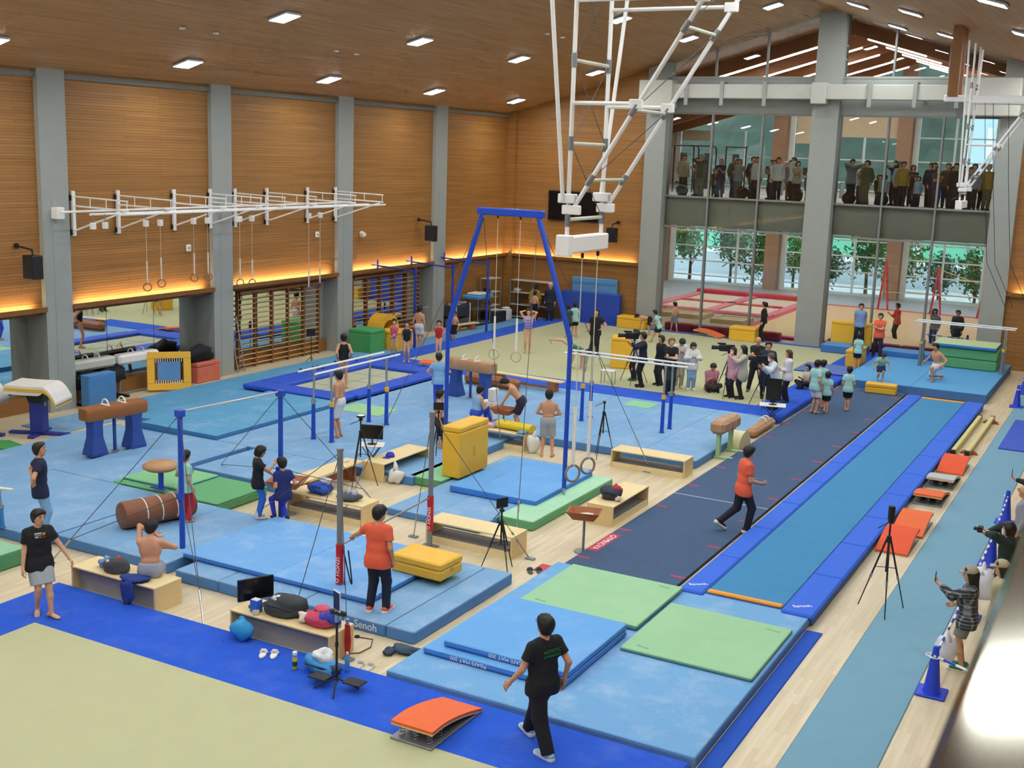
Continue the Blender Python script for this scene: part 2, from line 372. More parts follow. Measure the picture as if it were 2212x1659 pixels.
for (x, y), nm in zip(rows, names):
    ys = [y+6.22*k for k in range(-5, 5) if -6 < y+6.22*k < 45.2]
    for j, yy in enumerate(sorted(ys, reverse=True)):
        lb = 'square ceiling lamp in the row %s, %s from the gable' % (nm, ordn[j])
        o = lamp0 if first else dup(lamp0, (0, 0, 0), 0)
        first = False; o['label'] = lb; o['group'] = 'downlights on the timber ceiling'
        o.location = (x, yy, zc(x)); o.rotation_euler = (0, -math.atan(SL) if x < RX else math.atan(SL), 0)

for k, (px_, yy, xx) in enumerate(((300, 22.4, -21.6), (330, 23.6, -21.6), (800, 28.6, -21.6), (830, 29.6, -21.6), (1090, 34.9, -18.0), (1130, 36.0, -18.0))):
    t = thing('smoke_detector', 'small white ceiling sensor between the lamps, %s from the left' % ordn[k], 'sensor', (xx, yy, zc(xx)), 0, 'ceiling sensors'); MB().lathe([(.05, -.05), (.08, -.03), (.09, 0.)], 12).build('sensor_body', M_WHITE, t, True); MB().lathe([(.02, -.06), (.04, -.05)], 8).build('sensor_tip', M_TRIM, t)
# ------------------------------------------------------------------ the block beyond the glass
YB = 66.5
M_FAR = pm('#d8c39a', .6, .05); M_GREYF = pm('#b9bbbf', .5, .05)
struct(MB().box(-32, 2, YF+.5, YB+1.5, 5.3, 5.65).build('floor_upper', pm('#a9a296', .7)))
struct(MB().box(-32, 2, YF+.3, YB+1.5, -.25, 0.005).build('floor_far', M_GREYF))
rf = MB()
for x0, x1 in ((-32, RX), (RX, 6)):
    rf.prism([(x0, zc(x0)), (x1, zc(x1)), (x1, zc(x1)+.3), (x0, zc(x0)+.3)], 46.4, YB+1.5, 'y')
struct(rf.build('ceiling_far', boards('far_ceiling', '#b87a4c', '#aa6c40', '#7e4a28', .12, 3, 'x', gap=.08)))
for k, y in enumerate((49.5, 53.0, 56.5, 60.0, 63.5)):
    bm = MB()
    for s_ in (-1, 1):
        x1 = RX+s_*14
        bm.prism([(RX, RZ-.02), (x1, zc(x1)-.02), (x1, zc(x1)-.55), (RX, RZ-.55)], y-.12, y+.12, 'y')
    struct(bm.build('roof_beam_%d' % (k+1), M_BEAMW))
    st = thing('strip_light', 'thin white strip light under the sloping roof beyond the gable glass, %s from the hall' % ordn[k], 'lamp', group='strip lights beyond the gable')
    for s_ in (-1, 1):
        a, b = RX+s_*.5, RX+s_*(9.0 if s_ < 0 else 2.8)
        MB().prism([(a, zc(a)-.56), (b, zc(b)-.56), (b, zc(b)-.61), (a, zc(a)-.61)], y-.06, y+.06, 'y').build('tube', M_STRIP, st)
FD = ((-20, 51), (-16.8, 51), (-14, 54.8), (-17, 58.2), (-9.6, 51), (-7.6, 54.8), (-6.4, 51.2), (-8.2, 58.4))
for k, (x, y) in enumerate(FD):
    z = zc(x)-.02; d_ = dup(lamp0, (x, y, z), 0, 'downlight under the far roof beyond the gable glass, %s from the left' % ordn[sorted(range(8), key=lambda q: FD[q][0]/FD[q][1]).index(k)], 'downlights beyond the glass')
    d_.rotation_euler = (0, -math.atan(SL) if x < RX else math.atan(SL), 0)
for k, x in enumerate((-24, -20, -16, -12, -8, -4)):  # unseen glowing panels, added to brighten the dark lower hall
    for j, y in enumerate((50, 56, 62)): 
        pn = thing('added_fill_light', 'added fill light under the upper storey, %s row, %s from the left' % (ordn[j], ordn[k]), 'lamp', (x, y, 5.3), 0, 'added fill lights under the upper storey')
        MB().rbox(-.65, .65, -.35, .35, -.06, 0, .01).build('housing', M_WHITE, pn)
        q = MB(); q.add([(-.6, -.3, -.065), (-.6, .3, -.065), (.6, .3, -.065), (.6, -.3, -.065)], [(0, 1, 2, 3)]); q.build('diffuser', M_FILL, pn)
# far window wall: pillars, frames, rails, panes
M_PILLAR = pm('#b58d72', .7, .06); M_FRAMEW = pm('#eeeeea', .4, .03)
struct(MB().box(-32, 2, YB-.1, YB+.3, 4.3, 5.7).build('wall_far_band', M_CONC2))
struct(MB().box(-32.3, -32, YF+.3, YB, 0, 13).build('wall_far_block_left', M_FAR)); struct(MB().box(2, 2.3, YF+.3, YB, 0, 13).build('wall_far_block_right', M_FAR))
pil = [-25.9+6.7*k for k in range(5)]
for k, x in enumerate(pil): struct(MB().box(x-.38, x+.38, YB-.6, YB+.1, 0, zc(x)).build('pillar_%d' % (k+1), M_PILLAR))
pil = [-32.5]+pil+[2.2]
for k in range(len(pil)-1):
    a, b = pil[k]+.4, pil[k+1]-.4
    for s_, (z0, z1) in enumerate(((0, 4.3), (5.7, 12.0))):
        z1 = min(z1, min(zc(a), zc(b))) if s_ else z1
        w = struct(MB().box(a, a+.3, YB-.1, YB+.08, z0, z1).box(a, b, YB-.05, YB+.08, z0, z0+.1).build('window_far_%d%s' % (k+1, 'ab'[s_]), M_FRAMEW))
        for f in (.36, .7): MB().box(a+(b-a)*f-.05, a+(b-a)*f+.05, YB-.08, YB+.08, z0, z1).build('mullion', M_FRAMEW, w)
        z = z0+.45
        while z < z1-.2:
            MB().box(a, b, YB-.07, YB+.05, z-.035, z+.035).build('rail', M_FRAMEW, w); z += .86 if not s_ else 1.25
        MB().box(a, b, YB, YB+.012, z0, z1).build('pane', M_GLASS2, w)
        if s_ and k in (1, 2): 
            MB().box(a+.4, a+(b-a)*.36, YB-.16, YB-.14, 8.2, z1).build('roller_blind', pm('#e8cfae', .8), w)
            if k == 2: MB().box(a+(b-a)*.36+.1, b, YB-.16, YB-.14, 8.6, z1).build('roller_blind', pm('#e8cfae', .8), w)
# ------------------------------------------------------------------ materials of the equipment
BLUE_MAT = pm('#7aa9d2', .75, .06, 2.5, chalk=.35, bump=.08); BLUE_SIDE = pm('#4f86c6', .6, .06)
CYAN_MAT = pm('#56a0cc', .75, .06, 2.5, chalk=.3, bump=.08); SKY_MAT = pm('#62a6e4', .7, .05, 2, chalk=.15)
CARPET = pm('#1c57cf', .95, .12, 5, bump=.3, chalk=.08); BEIGE = pm('#bdbe95', .95, .06, 3, bump=.3)
NAVY = pm('#425b7c', .95, .12, 6, bump=.3); STRIP = pm('#326be0', .8, .07, 4); TEAL = pm('#3d8abb', .9, .07, 4)
GREEN_MAT = pm('#9acb9c', .7, .05, 3, chalk=.12); GREEN_D = pm('#62ad74', .7, .06); GREEN_P = pm('#8fcf9a', .7, .06)
YELLOW = pm('#f4be38', .45, .06, 3); YELLOW_D = pm('#caa01f', .5, .06)
ORANGE = pm('#ee6f3c', .8, .08, 8); BARWOOD = pm('#f0d9a2', .45, .14, 5, stretch=(2, 14, 14)); WOODEND = pm('#e8cb90', .5, .12, 6, stretch=(14, 14, 2))
WOODRED = pm('#a8653a', .5, .14, 5, stretch=(3, 12, 12)); LEATH = pm('#b98d62', .5, .15, 4, chalk=.35); LEATHD = pm('#9b6030', .45, .15, 5)
STEEL = pm('#b9bcbe', .3, .05, metal=.8); GREYMET = pm('#8f9499', .4, .05, metal=.5); BLUEMET = pm('#1f4fc4', .35, .05); BLUED = pm('#2c4f9e', .6, .08)
REDM = pm('#cf2430', .4, .06); BLACK = pm('#17181b', .5, .1); BLACKC = pm('#1d1f24', .9, .15); WHITEP = pm('#f2f3f0', .4, .03); WHITEC = pm('#eceae4', .85, .05)
GREYIN = pm('#85858a', .8, .05); TEXTW = pm('#ffffff', .6, .02); CABLE = pm('#55585c', .5, .05, metal=.4); ROPE = pm('#d8d2c2', .8)

def mat(name, label, x0, x1, y0, y1, z0, z1, top, side=None, cat='mat', r=.02, group=None, seams=()):
    """a gymnastics mat: foam body with a thinner cover on top"""
    cx, cy = (x0+x1)/2, (y0+y1)/2
    t = thing(name, label, cat, (cx, cy, z0), 0, group)
    h = z1-z0; hx, hy = (x1-x0)/2, (y1-y0)/2
    MB().rbox(-hx, hx, -hy, hy, 0, h-.012, min(r, h/3)).build('foam_body', side or BLUE_SIDE, t)
    xs = [-hx]+[s-cx for s in seams]+[hx]
    for a, b in zip(xs, xs[1:]):
        MB().rbox(a+.004, b-.004, -hy+.004, hy-.004, h-.03, h, .012).build('cover', top, t)
    return t

# near floor-exercise area
nf = thing('exercise_carpet', 'near floor exercise area, beige field with vivid blue border', 'carpet', (0, 0, 0))
MB().rbox(-15.02, -4.16, -6, 12.55, .02, .10, .03).build('border', CARPET, nf)
MB().box(-13.96, -5.3, -6, 11.2, .06, .104).build('field', BEIGE, nf)
# far floor-exercise area
ff = thing('exercise_carpet', 'far floor exercise area where the athletes and camera crews stand', 'carpet', (0, 0, 0))
MB().rbox(-22.95, -8.68, 31.75, 45.4, 0, .20, .04).build('border', CARPET, ff)
MB().box(-21.85, -9.7, 33.0, 45.0, .1, .204).build('field', BEIGE, ff)

# high-bar landing platform: mats side by side
for i, (a, b, lb) in enumerate(((-13.68, -12.75, 'narrow light blue platform mat at the foot of the near blue post'), (-12.74, -11.1, 'light blue platform mat behind the bench with the monitor'),
        (-11.09, -9.45, 'light blue platform mat with the white maker lettering on its front'), (-9.44, -8.93, 'narrow light blue platform mat at the right corner of the high bar platform'))):
    t = mat('platform_mat', lb, a, b, 13.78, 16.8, 0, .2, BLUE_MAT, group='high bar platform mats')
    if i == 2:
        hx, hy = (b-a)/2, 1.51
        lettering('Senoh', .17, TEXTW, t, (.46, -hy-.001, .10), (rad(90), 0, 0)); MB().tube([(.13+.05*math.cos(k*pi/8), -hy-.002, .10+.05*math.sin(k*pi/8)) for k in range(2, 15)], .009, 4).build('emblem', TEXTW, t)
mat('platform_mat', 'light blue platform mat behind the bench of the bare-backed gymnast', -16.72, -14.02, 13.93, 16.82, 0, .2, BLUE_MAT, seams=(-15.4,), group='high bar platform mats')
t = mat('landing_mat', 'thin bright blue landing mat lying under the near high bar', -14.0, -10.1, 14.27, 16.75, .2, .3, pm('#70ace6', .75, .05, 2.5, chalk=.4), pm('#3c80d2', .6, .05), seams=(-12.05,), r=.05)
# mats around the pommel horse on the left
for a, b, c, d, lb in ((-22.6, -20.2, 13.65, 17.2, 'light blue floor mat in the left corner beside the wooden strip'), (-22.6, -20.2, 17.2, 20.78, 'light blue floor mat under the brown pommel horse'),
        (-20.2, -16.76, 13.65, 16.84, 'light blue floor mat behind the boy in the black printed shirt'), (-20.2, -18.2, 16.84, 20.78, 'light blue floor mat between pommel horse and mushroom trainer')):
    mat('floor_mat', lb, a+.01, b-.01, c+.01, d-.01, 0, .14 if c > 17 else .2, BLUE_MAT, group='light blue floor mats on the left')
mat('crash_mat', 'thick green landing mat under the mushroom trainer', -18.45, -15.6, 16.87, 18.4, 0, .22, GREEN_D, pm('#5b9c68', .7), r=.04)
mat('crash_mat', 'thin light green mat lying on the thicker green one', -18.4, -16.9, 17.1, 18.35, .22, .27, pm('#85c58b', .7, .06), r=.02)
mat('floor_mat', 'blue mat strip between the two parallel bar areas and the chalk tray', -17.95, -15.62, 18.7, 20.78, 0, .2, BLUE_MAT, seams=(-16.8,))
mat('floor_mat', 'big light blue mat field under the left parallel bars', -19.2, -13.6, 20.8, 31.74, 0, .2, BLUE_MAT, seams=(-17.3, -15.4))
mat('floor_mat', 'big light blue mat field under the right parallel bars', -13.59, -8.95, 25.85, 31.74, 0, .2, BLUE_MAT, seams=(-12.0, -10.4))
mat('crash_mat', 'saturated cyan mat field in front of the trampoline', -21.7, -19.22, 20.8, 25.7, 0, .3, CYAN_MAT, pm('#3f7fb4', .6), r=.04)
mat('floor_mat', 'cyan mat strip along the mirrored wall', -24.3, -21.72, 21.6, 33.2, 0, .16, CYAN_MAT, seams=(-23.0,))
mat('floor_mat', 'blue mat lane along the climbing bars by the left wall', -24.4, -22.97, 33.22, 45.2, 0, .06, pm('#6aa0cc', .8, .06), r=.01)
mat('floor_mat', 'narrow blue mat between the vaulting table and the mirror', -24.6, -23.2, 19.6, 21.5, 0, .03, BLUE_MAT, r=.01)
mat('floor_mat', 'small green thin mat beside the right parallel bars', -12.9, -12.1, 30.6, 31.4, .2, .215, GREEN_P, r=.005)
mat('floor_mat', 'small light green mat beneath the trampoline corner', -19.0, -17.6, 25.2, 26.2, .2, .215, pm('#9fd39a', .7), r=.005)
mat('crash_mat', 'green mat end at the left picture edge beside the blue padded post', -19.0, -16.35, 11.9, 13.0, 0, .3, pm('#8fc9a4', .7), pm('#4f9468', .7), r=.03)
# rings mats
mat('landing_mat', 'lower blue mat of the stack below the blue ring frame', -12.9, -10.75, 18.8, 23.9, 0, .15, BLUE_MAT, seams=(-11.9,))
mat('crash_mat', 'long pale green mat under the right side of the ring mats', -10.73, -9.95, 19.5, 23.3, 0, .2, pm('#a9dcb6', .7), pm('#63a878', .7), r=.03)
mat('landing_mat', 'upper sky blue mat on the stack below the blue ring frame', -12.45, -10.4, 20.45, 23.2, .15, .3, SKY_MAT, pm('#3c86dc', .6), r=.03)
mat('crash_mat', 'green mat under the tall yellow box', -13.75, -12.92, 20.9, 22.9, 0, .2, GREEN_P, pm('#5b9c68', .7), r=.03)
# landing area at the end of the runways
mat('landing_platform', 'large pale blue landing base at the near end of the runways', -8.6, -4.12, 12.57, 17.85, 0, .16, pm('#70a9da', .8, .05, 2, chalk=.4), pm('#6596c6', .6), r=.02)
for k, (y0, z0, nm) in enumerate(((13.30, .16, 'lower'), (13.47, .26, 'upper'))):
    x0 = -8.48 if k == 0 else -8.24
    t = mat('safety_mat', '%s of two sky blue safety mats stacked before the walking man in black' % nm, x0, -6.26, y0, 15.5, z0, z0+.10, SKY_MAT, pm('#3d86e0', .6), r=.03, group='stacked blue safety mats')
    lettering('PISAFE MAT 300', .085, TEXTW, t, (.05 if k else -.35, -(15.5-y0)/2-.001, .055), (rad(90), pi, 0))
for lb, x0, x1, y0, y1, z0, z1 in (('pale green mat overlapping the end of the dark runway', -8.22, -6.2, 15.72, 17.68, .17, .25), ('pale green mat beside the near end of the blue track', -6.15, -4.17, 14.95, 17.0, .16, .22)):
    t = mat('safety_mat', lb, x0, x1, y0, y1, z0, z1, GREEN_MAT, pm('#5f9a90', .7), r=.02, group='pale green safety mats')
    for a, b in ((-.7, -.85), (.75, .8)): lettering('Senoh', .09, pm('#6ea67a', .7), t, (a, b, z1-z0+.001), (0, 0, rad(-12)))
MB().rbox(-8.95, -8.55, 17.6, 17.95, .0, .02, .005).build('red_corner_patch', REDM, None)
tag(bpy.data.objects['red_corner_patch'], 'small red fabric corner at the end of the dark runway', 'patch')
# dark tumbling runway
rw = thing('runway', 'long dark navy vaulting runway with red marks and maker label', 'runway', (-7.54, 28.2, 0))
MB().rbox(-1.06, 1.06, -10.3, 10.4, .0, .05, .015).build('foam_body', BLACKC, rw)
MB().box(-1.045, 1.045, -10.28, 10.38, .045, .053).build('carpet', NAVY, rw)
for k in range(11):
    y = -9.6+k*1.9
    for s_ in (-1, 1): MB().box(min(s_*1.04, s_*.78), max(s_*1.04, s_*.78), y-.035, y+.035, .05, .0545).build('red_mark', pm('#c0405a', .9), rw)
MB().box(-1.045, 1.045, -4.72, -4.68, .05, .0542).build('chalk_line', pm('#a9b9c6', .9), rw)
MB().box(-1.05, -.83, -9.2, -8.05, .05, .055).build('label_band', pm('#c23a50', .8), rw)
lettering('GYMNOVA', .19, TEXTW, rw, (-.94, -8.62, .0555), (0, 0, rad(-90)))
# blue tumbling track
tr = thing('tumbling_track', 'long blue tumbling track with padded side strips and orange end bars', 'track', (-5.17, 27.8, 0))
MB().rbox(-1.1, 1.1, -10.0, 9.9, 0, .17, .03).build('foam_body', pm('#3a5fa6', .7), tr)
MB().box(-.68, .58, -9.85, 9.65, .15, .185).build('bed', TEAL, tr)
for k in range(10):
    y0, y1 = -10.1+k*2, -8.1+k*2
    MB().rbox(-1.12, -.7, y0+.008, y1-.008, .12, .21, .03).build('side_pad', STRIP, tr); MB().rbox(.60, 1.12, y0+.008, y1-.008, .12, .21, .03).build('side_pad', STRIP, tr)
for y in (-9.95, 9.6): MB().rbox(-.68, .58, y, y+.12, .16, .215, .02).build('end_bar', pm('#f2a030', .6), tr)
lettering('Spieth', .13, TEXTW, tr, (-.9, -9.75, .2115), (0, 0, rad(35))); lettering('Spieth', .13, TEXTW, tr, (.86, -9.75, .2115), (0, 0, rad(35)))
mat('floor_mat', 'blue carpet strip lying along the right foot of the landing base', -4.11, -3.85, 12.6, 17.6, 0, .02, pm('#1d55c0', .9), pm('#1d55c0', .9), r=.005)
mat('landing_platform', 'cyan blue platform at the far end of the runways', -8.6, -4.12, 38.65, 45.3, 0, .3, pm('#5aa6dc', .8, .05, 2), pm('#3f6fae', .7), r=.03, seams=(-6.4,))
mat('floor_mat', 'flat violet blue mat beside the seated girl near the far floor', -10.42, -8.42, 39.5, 41.3, .2, .26, pm('#5a74b8', .8), pm('#3c57a0', .8), r=.02)
mat('crash_mat', 'blue block mat at the far edge of the floor beside the big yellow pad', -10.7, -9.1, 44.2, 45.2, .2, .5, pm('#5a9ad6', .7), pm('#3c78c2', .7), r=.03)
mat('crash_mat', 'blue block mat behind the coach in orange beside the far platform', -8.55, -6.6, 44.3, 45.25, .3, .5, pm('#5a9ad6', .7), pm('#3c78c2', .7), r=.03)
# pale blue floor runner on the right
mat('floor_runner', 'pale blue runner carpet along the spectators on the right', -3.3, -2.22, -5, 43, 0, .012, pm('#78a6bc', .95, .05, 3), pm('#78a6bc', .95), cat='carpet', r=.004)
mat('floor_mat', 'royal blue mat on the runner beside the far cones', -3.05, -2.2, 32.5, 36.6, .013, .05, pm('#3a5cc8', .8), pm('#3a5cc8', .8), r=.01)
# green stack with top mat under the far bars
t = thing('mat_stack', 'stack of green mats with a pale blue rimmed top mat under the far bars', 'mat stack', (-5.45, 44.0, .3))
for k in range(2): MB().rbox(-1.05, 1.05, -.75, .75, k*.36, k*.36+.35, .04).build('green_block', GREEN_D, t)
MB().rbox(-1.1, 1.0, -.85, .75, .73, .83, .02).build('top_mat', pm('#2f7fc4', .6), t); MB().box(-1.08, .98, -.83, .73, .82, .835).build('top_cover', pm('#c9e0a8', .7), t)

# ------------------------------------------------------------------ wooden box benches
def make_bench(open_front):
    t = thing('box_bench', 'bench', 'bench')
    MB().rbox(-.92, .92, -.29, .29, .39, .42, .006).build('seat_top', BARWOOD, t)
    for s_ in (-1, 1): MB().rbox(min(s_*.92, s_*.885), max(s_*.92, s_*.885), -.285, .285, 0, .389, .004).build('end_panel', WOODEND, t)
    if open_front: MB().box(-.88, .88, -.14, -.12, 0, .385).build('back_panel', pm('#a3a4a8', .8, .05), t)
    else:
        for s_ in (-1, 1): MB().box(-.88, .88, s_*.27-.012, s_*.27+.012, 0, .13).build('lower_rail', BARWOOD, t)
        MB().box(-.88, .88, -.25, .25, .10, .12).build('shelf', GREYIN, t)
        MB().box(-.88, .88, .2, .27, .33, .385).build('upper_rail', BARWOOD, t)
    return t
bA, bB = make_bench(True), make_bench(False)
GB = 'wooden box benches'
bA.location = (-13.83, 12.86, 0); tag(bA, 'wooden box bench on which the bare-backed gymnast sits', 'bench', GB)
dup(bA, (-10.48, 12.86, 0), 0, 'wooden box bench carrying the computer monitor and grey bag', GB)
bB.location = (-13.72, 18.12, 0); tag(bB, 'wooden box bench with the blue bag and grey bag in the middle', 'bench', GB)
dup(bB, (-14.53, 21.55, 0), rad(90), 'wooden box bench with a blue cap and white plastic bag', GB)
dup(bB, (-10.44, 18.14, 0), 0, 'wooden box bench behind the small tablet tripod', GB)
dup(bB, (-9.06, 21.55, 0), rad(90), 'wooden box bench with the dark backpack beside the dark runway', GB)
dup(bB, (-9.79, 25.15, 0), 0, 'empty wooden box bench in front of the right parallel bars', GB)
dup(bB, (-13.95, 25.15, 0), 0, 'wooden box bench with a yellow bolster behind the tall yellow box', GB)
b5 = thing('step_bench', 'low wooden step bench with reddish leg behind the chalk tray', 'bench', (-15.05, 19.6, 0), rad(90))
MB().rbox(-1.1, 1.1, -.24, .24, .36, .40, .006).build('seat_top', BARWOOD, b5)
for x in (-.8, .8): MB().rbox(x-.03, x+.03, -.22, .22, 0, .36, .004).build('leg_panel', WOODRED, b5)
MB().box(-.77, .77, -.02, .02, .1, .22).build('stretcher', WOODRED, b5)
def low_bench(label, loc, rz, L=2.4):
    t = thing('gym_bench', label, 'bench', loc, rz)
    MB().rbox(-L/2, L/2, -.14, .14, .30, .34, .006).build('seat_top', BARWOOD, t)
    for x in (-L/2+.35, L/2-.35): MB().rbox(x-.14, x+.14, -.12, .12, 0, .30, .01).build('leg_panel', WOODRED, t)
    MB().box(-L/2+.4, L/2-.4, -.03, .03, .06, .12).build('stretcher', WOODRED, t); return t
low_bench('long narrow wooden bench at the front edge of the far floor', (-16.35, 31.2, .2), rad(-4), 2.6)
low_bench('narrow wooden bench by the equipment trolleys along the left wall', (-24.2, 40.6, 0), rad(80), 1.6)
# yellow boxes
def ybox(label, c, sx, sy, h, rz=0, mt=None, name='foam_box'):
    t = thing(name, label, 'foam block', c, rz); mt = mt or YELLOW
    MB().rbox(-sx/2, sx/2, -sy/2, sy/2, 0, h-.13, .025).build('block_body', mt, t)
    MB().rbox(-sx/2-.003, sx/2+.003, -sy/2-.003, sy/2+.003, h-.125, h, .025).build('lid', mt, t)
    for dx in (-.03, .03): MB().box(sx/2, sx/2+.006, dx-.008, dx+.008, h*.35, h*.55).build('grip_slot', YELLOW_D, t)
    return t
ybox('tall upright yellow foam box beside the blue ring frame', (-12.91, 21.86, .2), .45, 1.25, 1.14, 0)
t = ybox('flat yellow foam block on the landing mat beside the coach in orange', (-10.05, 15.85, .3), 1.0, .66, .30, rad(-2))
ybox('upright yellow foam block behind the television camera on the far floor', (-15.4, 36.3, .2), .75, .7, 1.05, rad(20))
ybox('wide yellow foam block in front of the far left column', (-18.75, 45.1, .2), 1.2, .6, .5)
ybox('yellow foam block at the far edge of the floor beside the woman in black', (-13.95, 45.0, .2), 1.05, .6, .55)
ybox('big yellow pad leaning against the glazing behind the coaches', (-9.85, 45.35, .3), 1.5, .3, 1.0)
ybox('yellow block standing beside the boy in mint on the far platform', (-8.95, 42.2, .2), .45, 1.3, .6)
ybox('low yellow block lying across the far end of the dark runway', (-7.2, 38.1, .055), .95, .35, .32, rad(3))
for nm, mt, x, y, sx, sy, h, lb in (('foam_box', pm('#4fa862', .6), -24.4, 34.2, .95, .9, .85, 'green foam box against the climbing bars'), ('foam_box', YELLOW, -23.9, 35.2, .9, .9, .75, 'yellow foam box behind the girl in pink'), ('foam_box', pm('#d8735c', .7), -25.2, 26.75, .5, 1.0, .62, 'salmon coloured box beside the upright small trampoline')):
    ybox(lb, (x, y, 0), sx, sy, h, 0, mt)
arch = thing('foam_arch', 'yellow foam half arch standing by the climbing bars', 'foam block', (-24.9, 35.9, 0), rad(90))
MB().prism([(.62*math.cos(a), .55+.62*math.sin(a)) for a in np.linspace(0, pi, 13)]+[(.4*math.cos(a), .55+.4*math.sin(a)) for a in np.linspace(pi, 0, 13)], -.3, .3, 'y').build('arch_body', YELLOW, arch)
MB().rbox(-.75, .75, -.32, .32, 0, .53, .03).build('base_block', YELLOW, arch)
# wall pads on the far wall
t = thing('wall_pad', 'big royal blue crash pad leaning at the far wall', 'mat', (-20.9, 45.6, 0)); MB().rbox(-1.35, 1.35, -.16, .16, .05, 1.45, .03).build('pad_body', pm('#2a4fb4', .7), t); MB().box(-1.3, 1.3, -.18, -.155, .1, .16).build('strap', BLUED, t)
t = thing('wall_pad', 'pale blue pad standing behind the big royal blue pad', 'mat', (-20.9, 45.86, 0)); MB().rbox(-1.05, 1.05, -.08, .08, .3, 2.05, .03).build('pad_body', pm('#5d97c4', .7), t); MB().box(-1.0, 1.0, -.1, -.08, 1.8, 1.86).build('piping', BLUE_SIDE, t)
mat('floor_mat', 'pale blue upright pad pair beside the nearest column', -25.1, -24.75, 21.95, 22.9, 0, .9, pm('#5b97d2', .7), pm('#4f8ac4', .7), r=.03)
# ------------------------------------------------------------------ apparatus
def pommel(label, loc, rz, body, legm, h=1.05, shield=True, L=1.6):
    t = thing('pommel_horse', label, 'pommel horse', loc, rz)
    z0, z1 = h-.30, h
    prof = [(-.16, z0), (.16, z0), (.185, z0+.06), (.185, z1-.05), (.15, z1), (-.15, z1), (-.185, z1-.05), (-.185, z0+.06)]
    b = MB(); n = len(prof); st = [(-L/2, .86), (-L/2+.05, 1.0), (L/2-.05, 1.0), (L/2, .86)]; v = []
    zm = (z0+z1)/2
    for x, s_ in st: v += [(x, p*s_, zm+(q-zm)*s_) for p, q in prof]
    f = [(i*n+k, i*n+(k+1) % n, (i+1)*n+(k+1) % n, (i+1)*n+k) for i in range(3) for k in range(n)]+[tuple(range(n)), tuple(range(3*n, 4*n))]
    b.add(v, f); b.fix = True; b.build('padded_body', body, t, 'auto')
    for x in (-.22, .22):
        MB().tube([(x, -.12, z1-.01)]+[(x, .12*-math.cos(a), z1+.02+.11*math.sin(a)) for a in np.linspace(0.15, pi-.15, 9)]+[(x, .12, z1-.01)], .018, 8).build('pommel_handle', WHITEP, t, True)
        MB().rbox(x-.035, x+.035, -.15, .15, z1-.005, z1+.012, .004).build('saddle_plate', WHITEP, t)
    for s_ in (-1, 1):
        lg = MB(); rows = ((0, .40, .30), (.06, .40, .30), (.40, .25, .22), (z0-.15, .24, .21), (z0+.02, .30, .22)); v = []; 
        for z, wx, wy in rows: v += [(s_*L*.32-wx/2*(1 if s_ > 0 else 1), -wy/2*1.3, z), (s_*L*.32+wx/2, -wy/2*1.3, z), (s_*L*.32+wx/2, wy/2*1.3, z), (s_*L*.32-wx/2, wy/2*1.3, z)]
        f = [(i*4+k, i*4+(k+1) % 4, (i+1)*4+(k+1) % 4, (i+1)*4+k) for i in range(4) for k in range(4)]+[(3, 2, 1, 0), (16, 17, 18, 19)]
        lg.add(v, f); o = lg.build('padded_leg', legm, t)
        if shield and s_ > 0: MB().prism([(s_*L*.32-.05, z0-.08), (s_*L*.32+.05, z0-.08), (s_*L*.32+.05, z0-.16), (s_*L*.32, z0-.22), (s_*L*.32-.05, z0-.16)], -.122, -.115, 'y').build('emblem', WHITEP, o)
    MB().cyl((0, 0, 0), (0, 0, z0), .04, n=10).build('tension_post', BLUED, t); MB().cyl((0, 0, 0), (0, 0, .02), .09, n=12).build('floor_plate', GREYMET, t)
    return t
pommel('brown leather pommel horse on padded blue legs in the left foreground', (-20.35, 18.72, .2), rad(82), LEATHD, BLUED, 1.1)
pommel('worn tan pommel horse behind the left leg of the blue ring frame', (-16.9, 28.8, .2), rad(-4), LEATH, BLUED, 1.1)
def horse_simple(label, loc, rz, body, h, L=1.5, legc=GREYMET):
    t = thing('pommel_horse', label, 'pommel horse', loc, rz)
    MB().rbox(-L/2, L/2, -.18, .18, h-.30, h, .07).build('padded_body', body, t)
    for x in (-.2, .2): MB().tube([(x, -.11, h)]+[(x, -.11*math.cos(a), h+.02+.1*math.sin(a)) for a in np.linspace(.1, pi-.1, 7)]+[(x, .11, h)], .016, 6).build('pommel_handle', WHITEP, t, True)
    for s_ in (-1, 1):
        MB().cyl((s_*L*.36, 0, h-.3), (s_*L*.44, 0, .05), .045, n=8).build('leg', legc, t); MB().rbox(s_*L*.44-.05, s_*L*.44+.05, -.4, .4, 0, .06, .01).build('foot_bar', BLACK, t)
    MB().cyl((-L*.44, 0, .05), (L*.44, 0, .05), .02, n=6).build('base_rail', GREYMET, t); return t
horse_simple('white pommel horse behind the upright small trampoline', (-25.5, 24.35, 0), rad(88), WHITEC, 1.18, 1.5)
horse_simple('pale grey pommel horse before the mirror', (-25.55, 22.75, 0), rad(88), pm('#c9cbbf', .6), 1.2, 1.5)
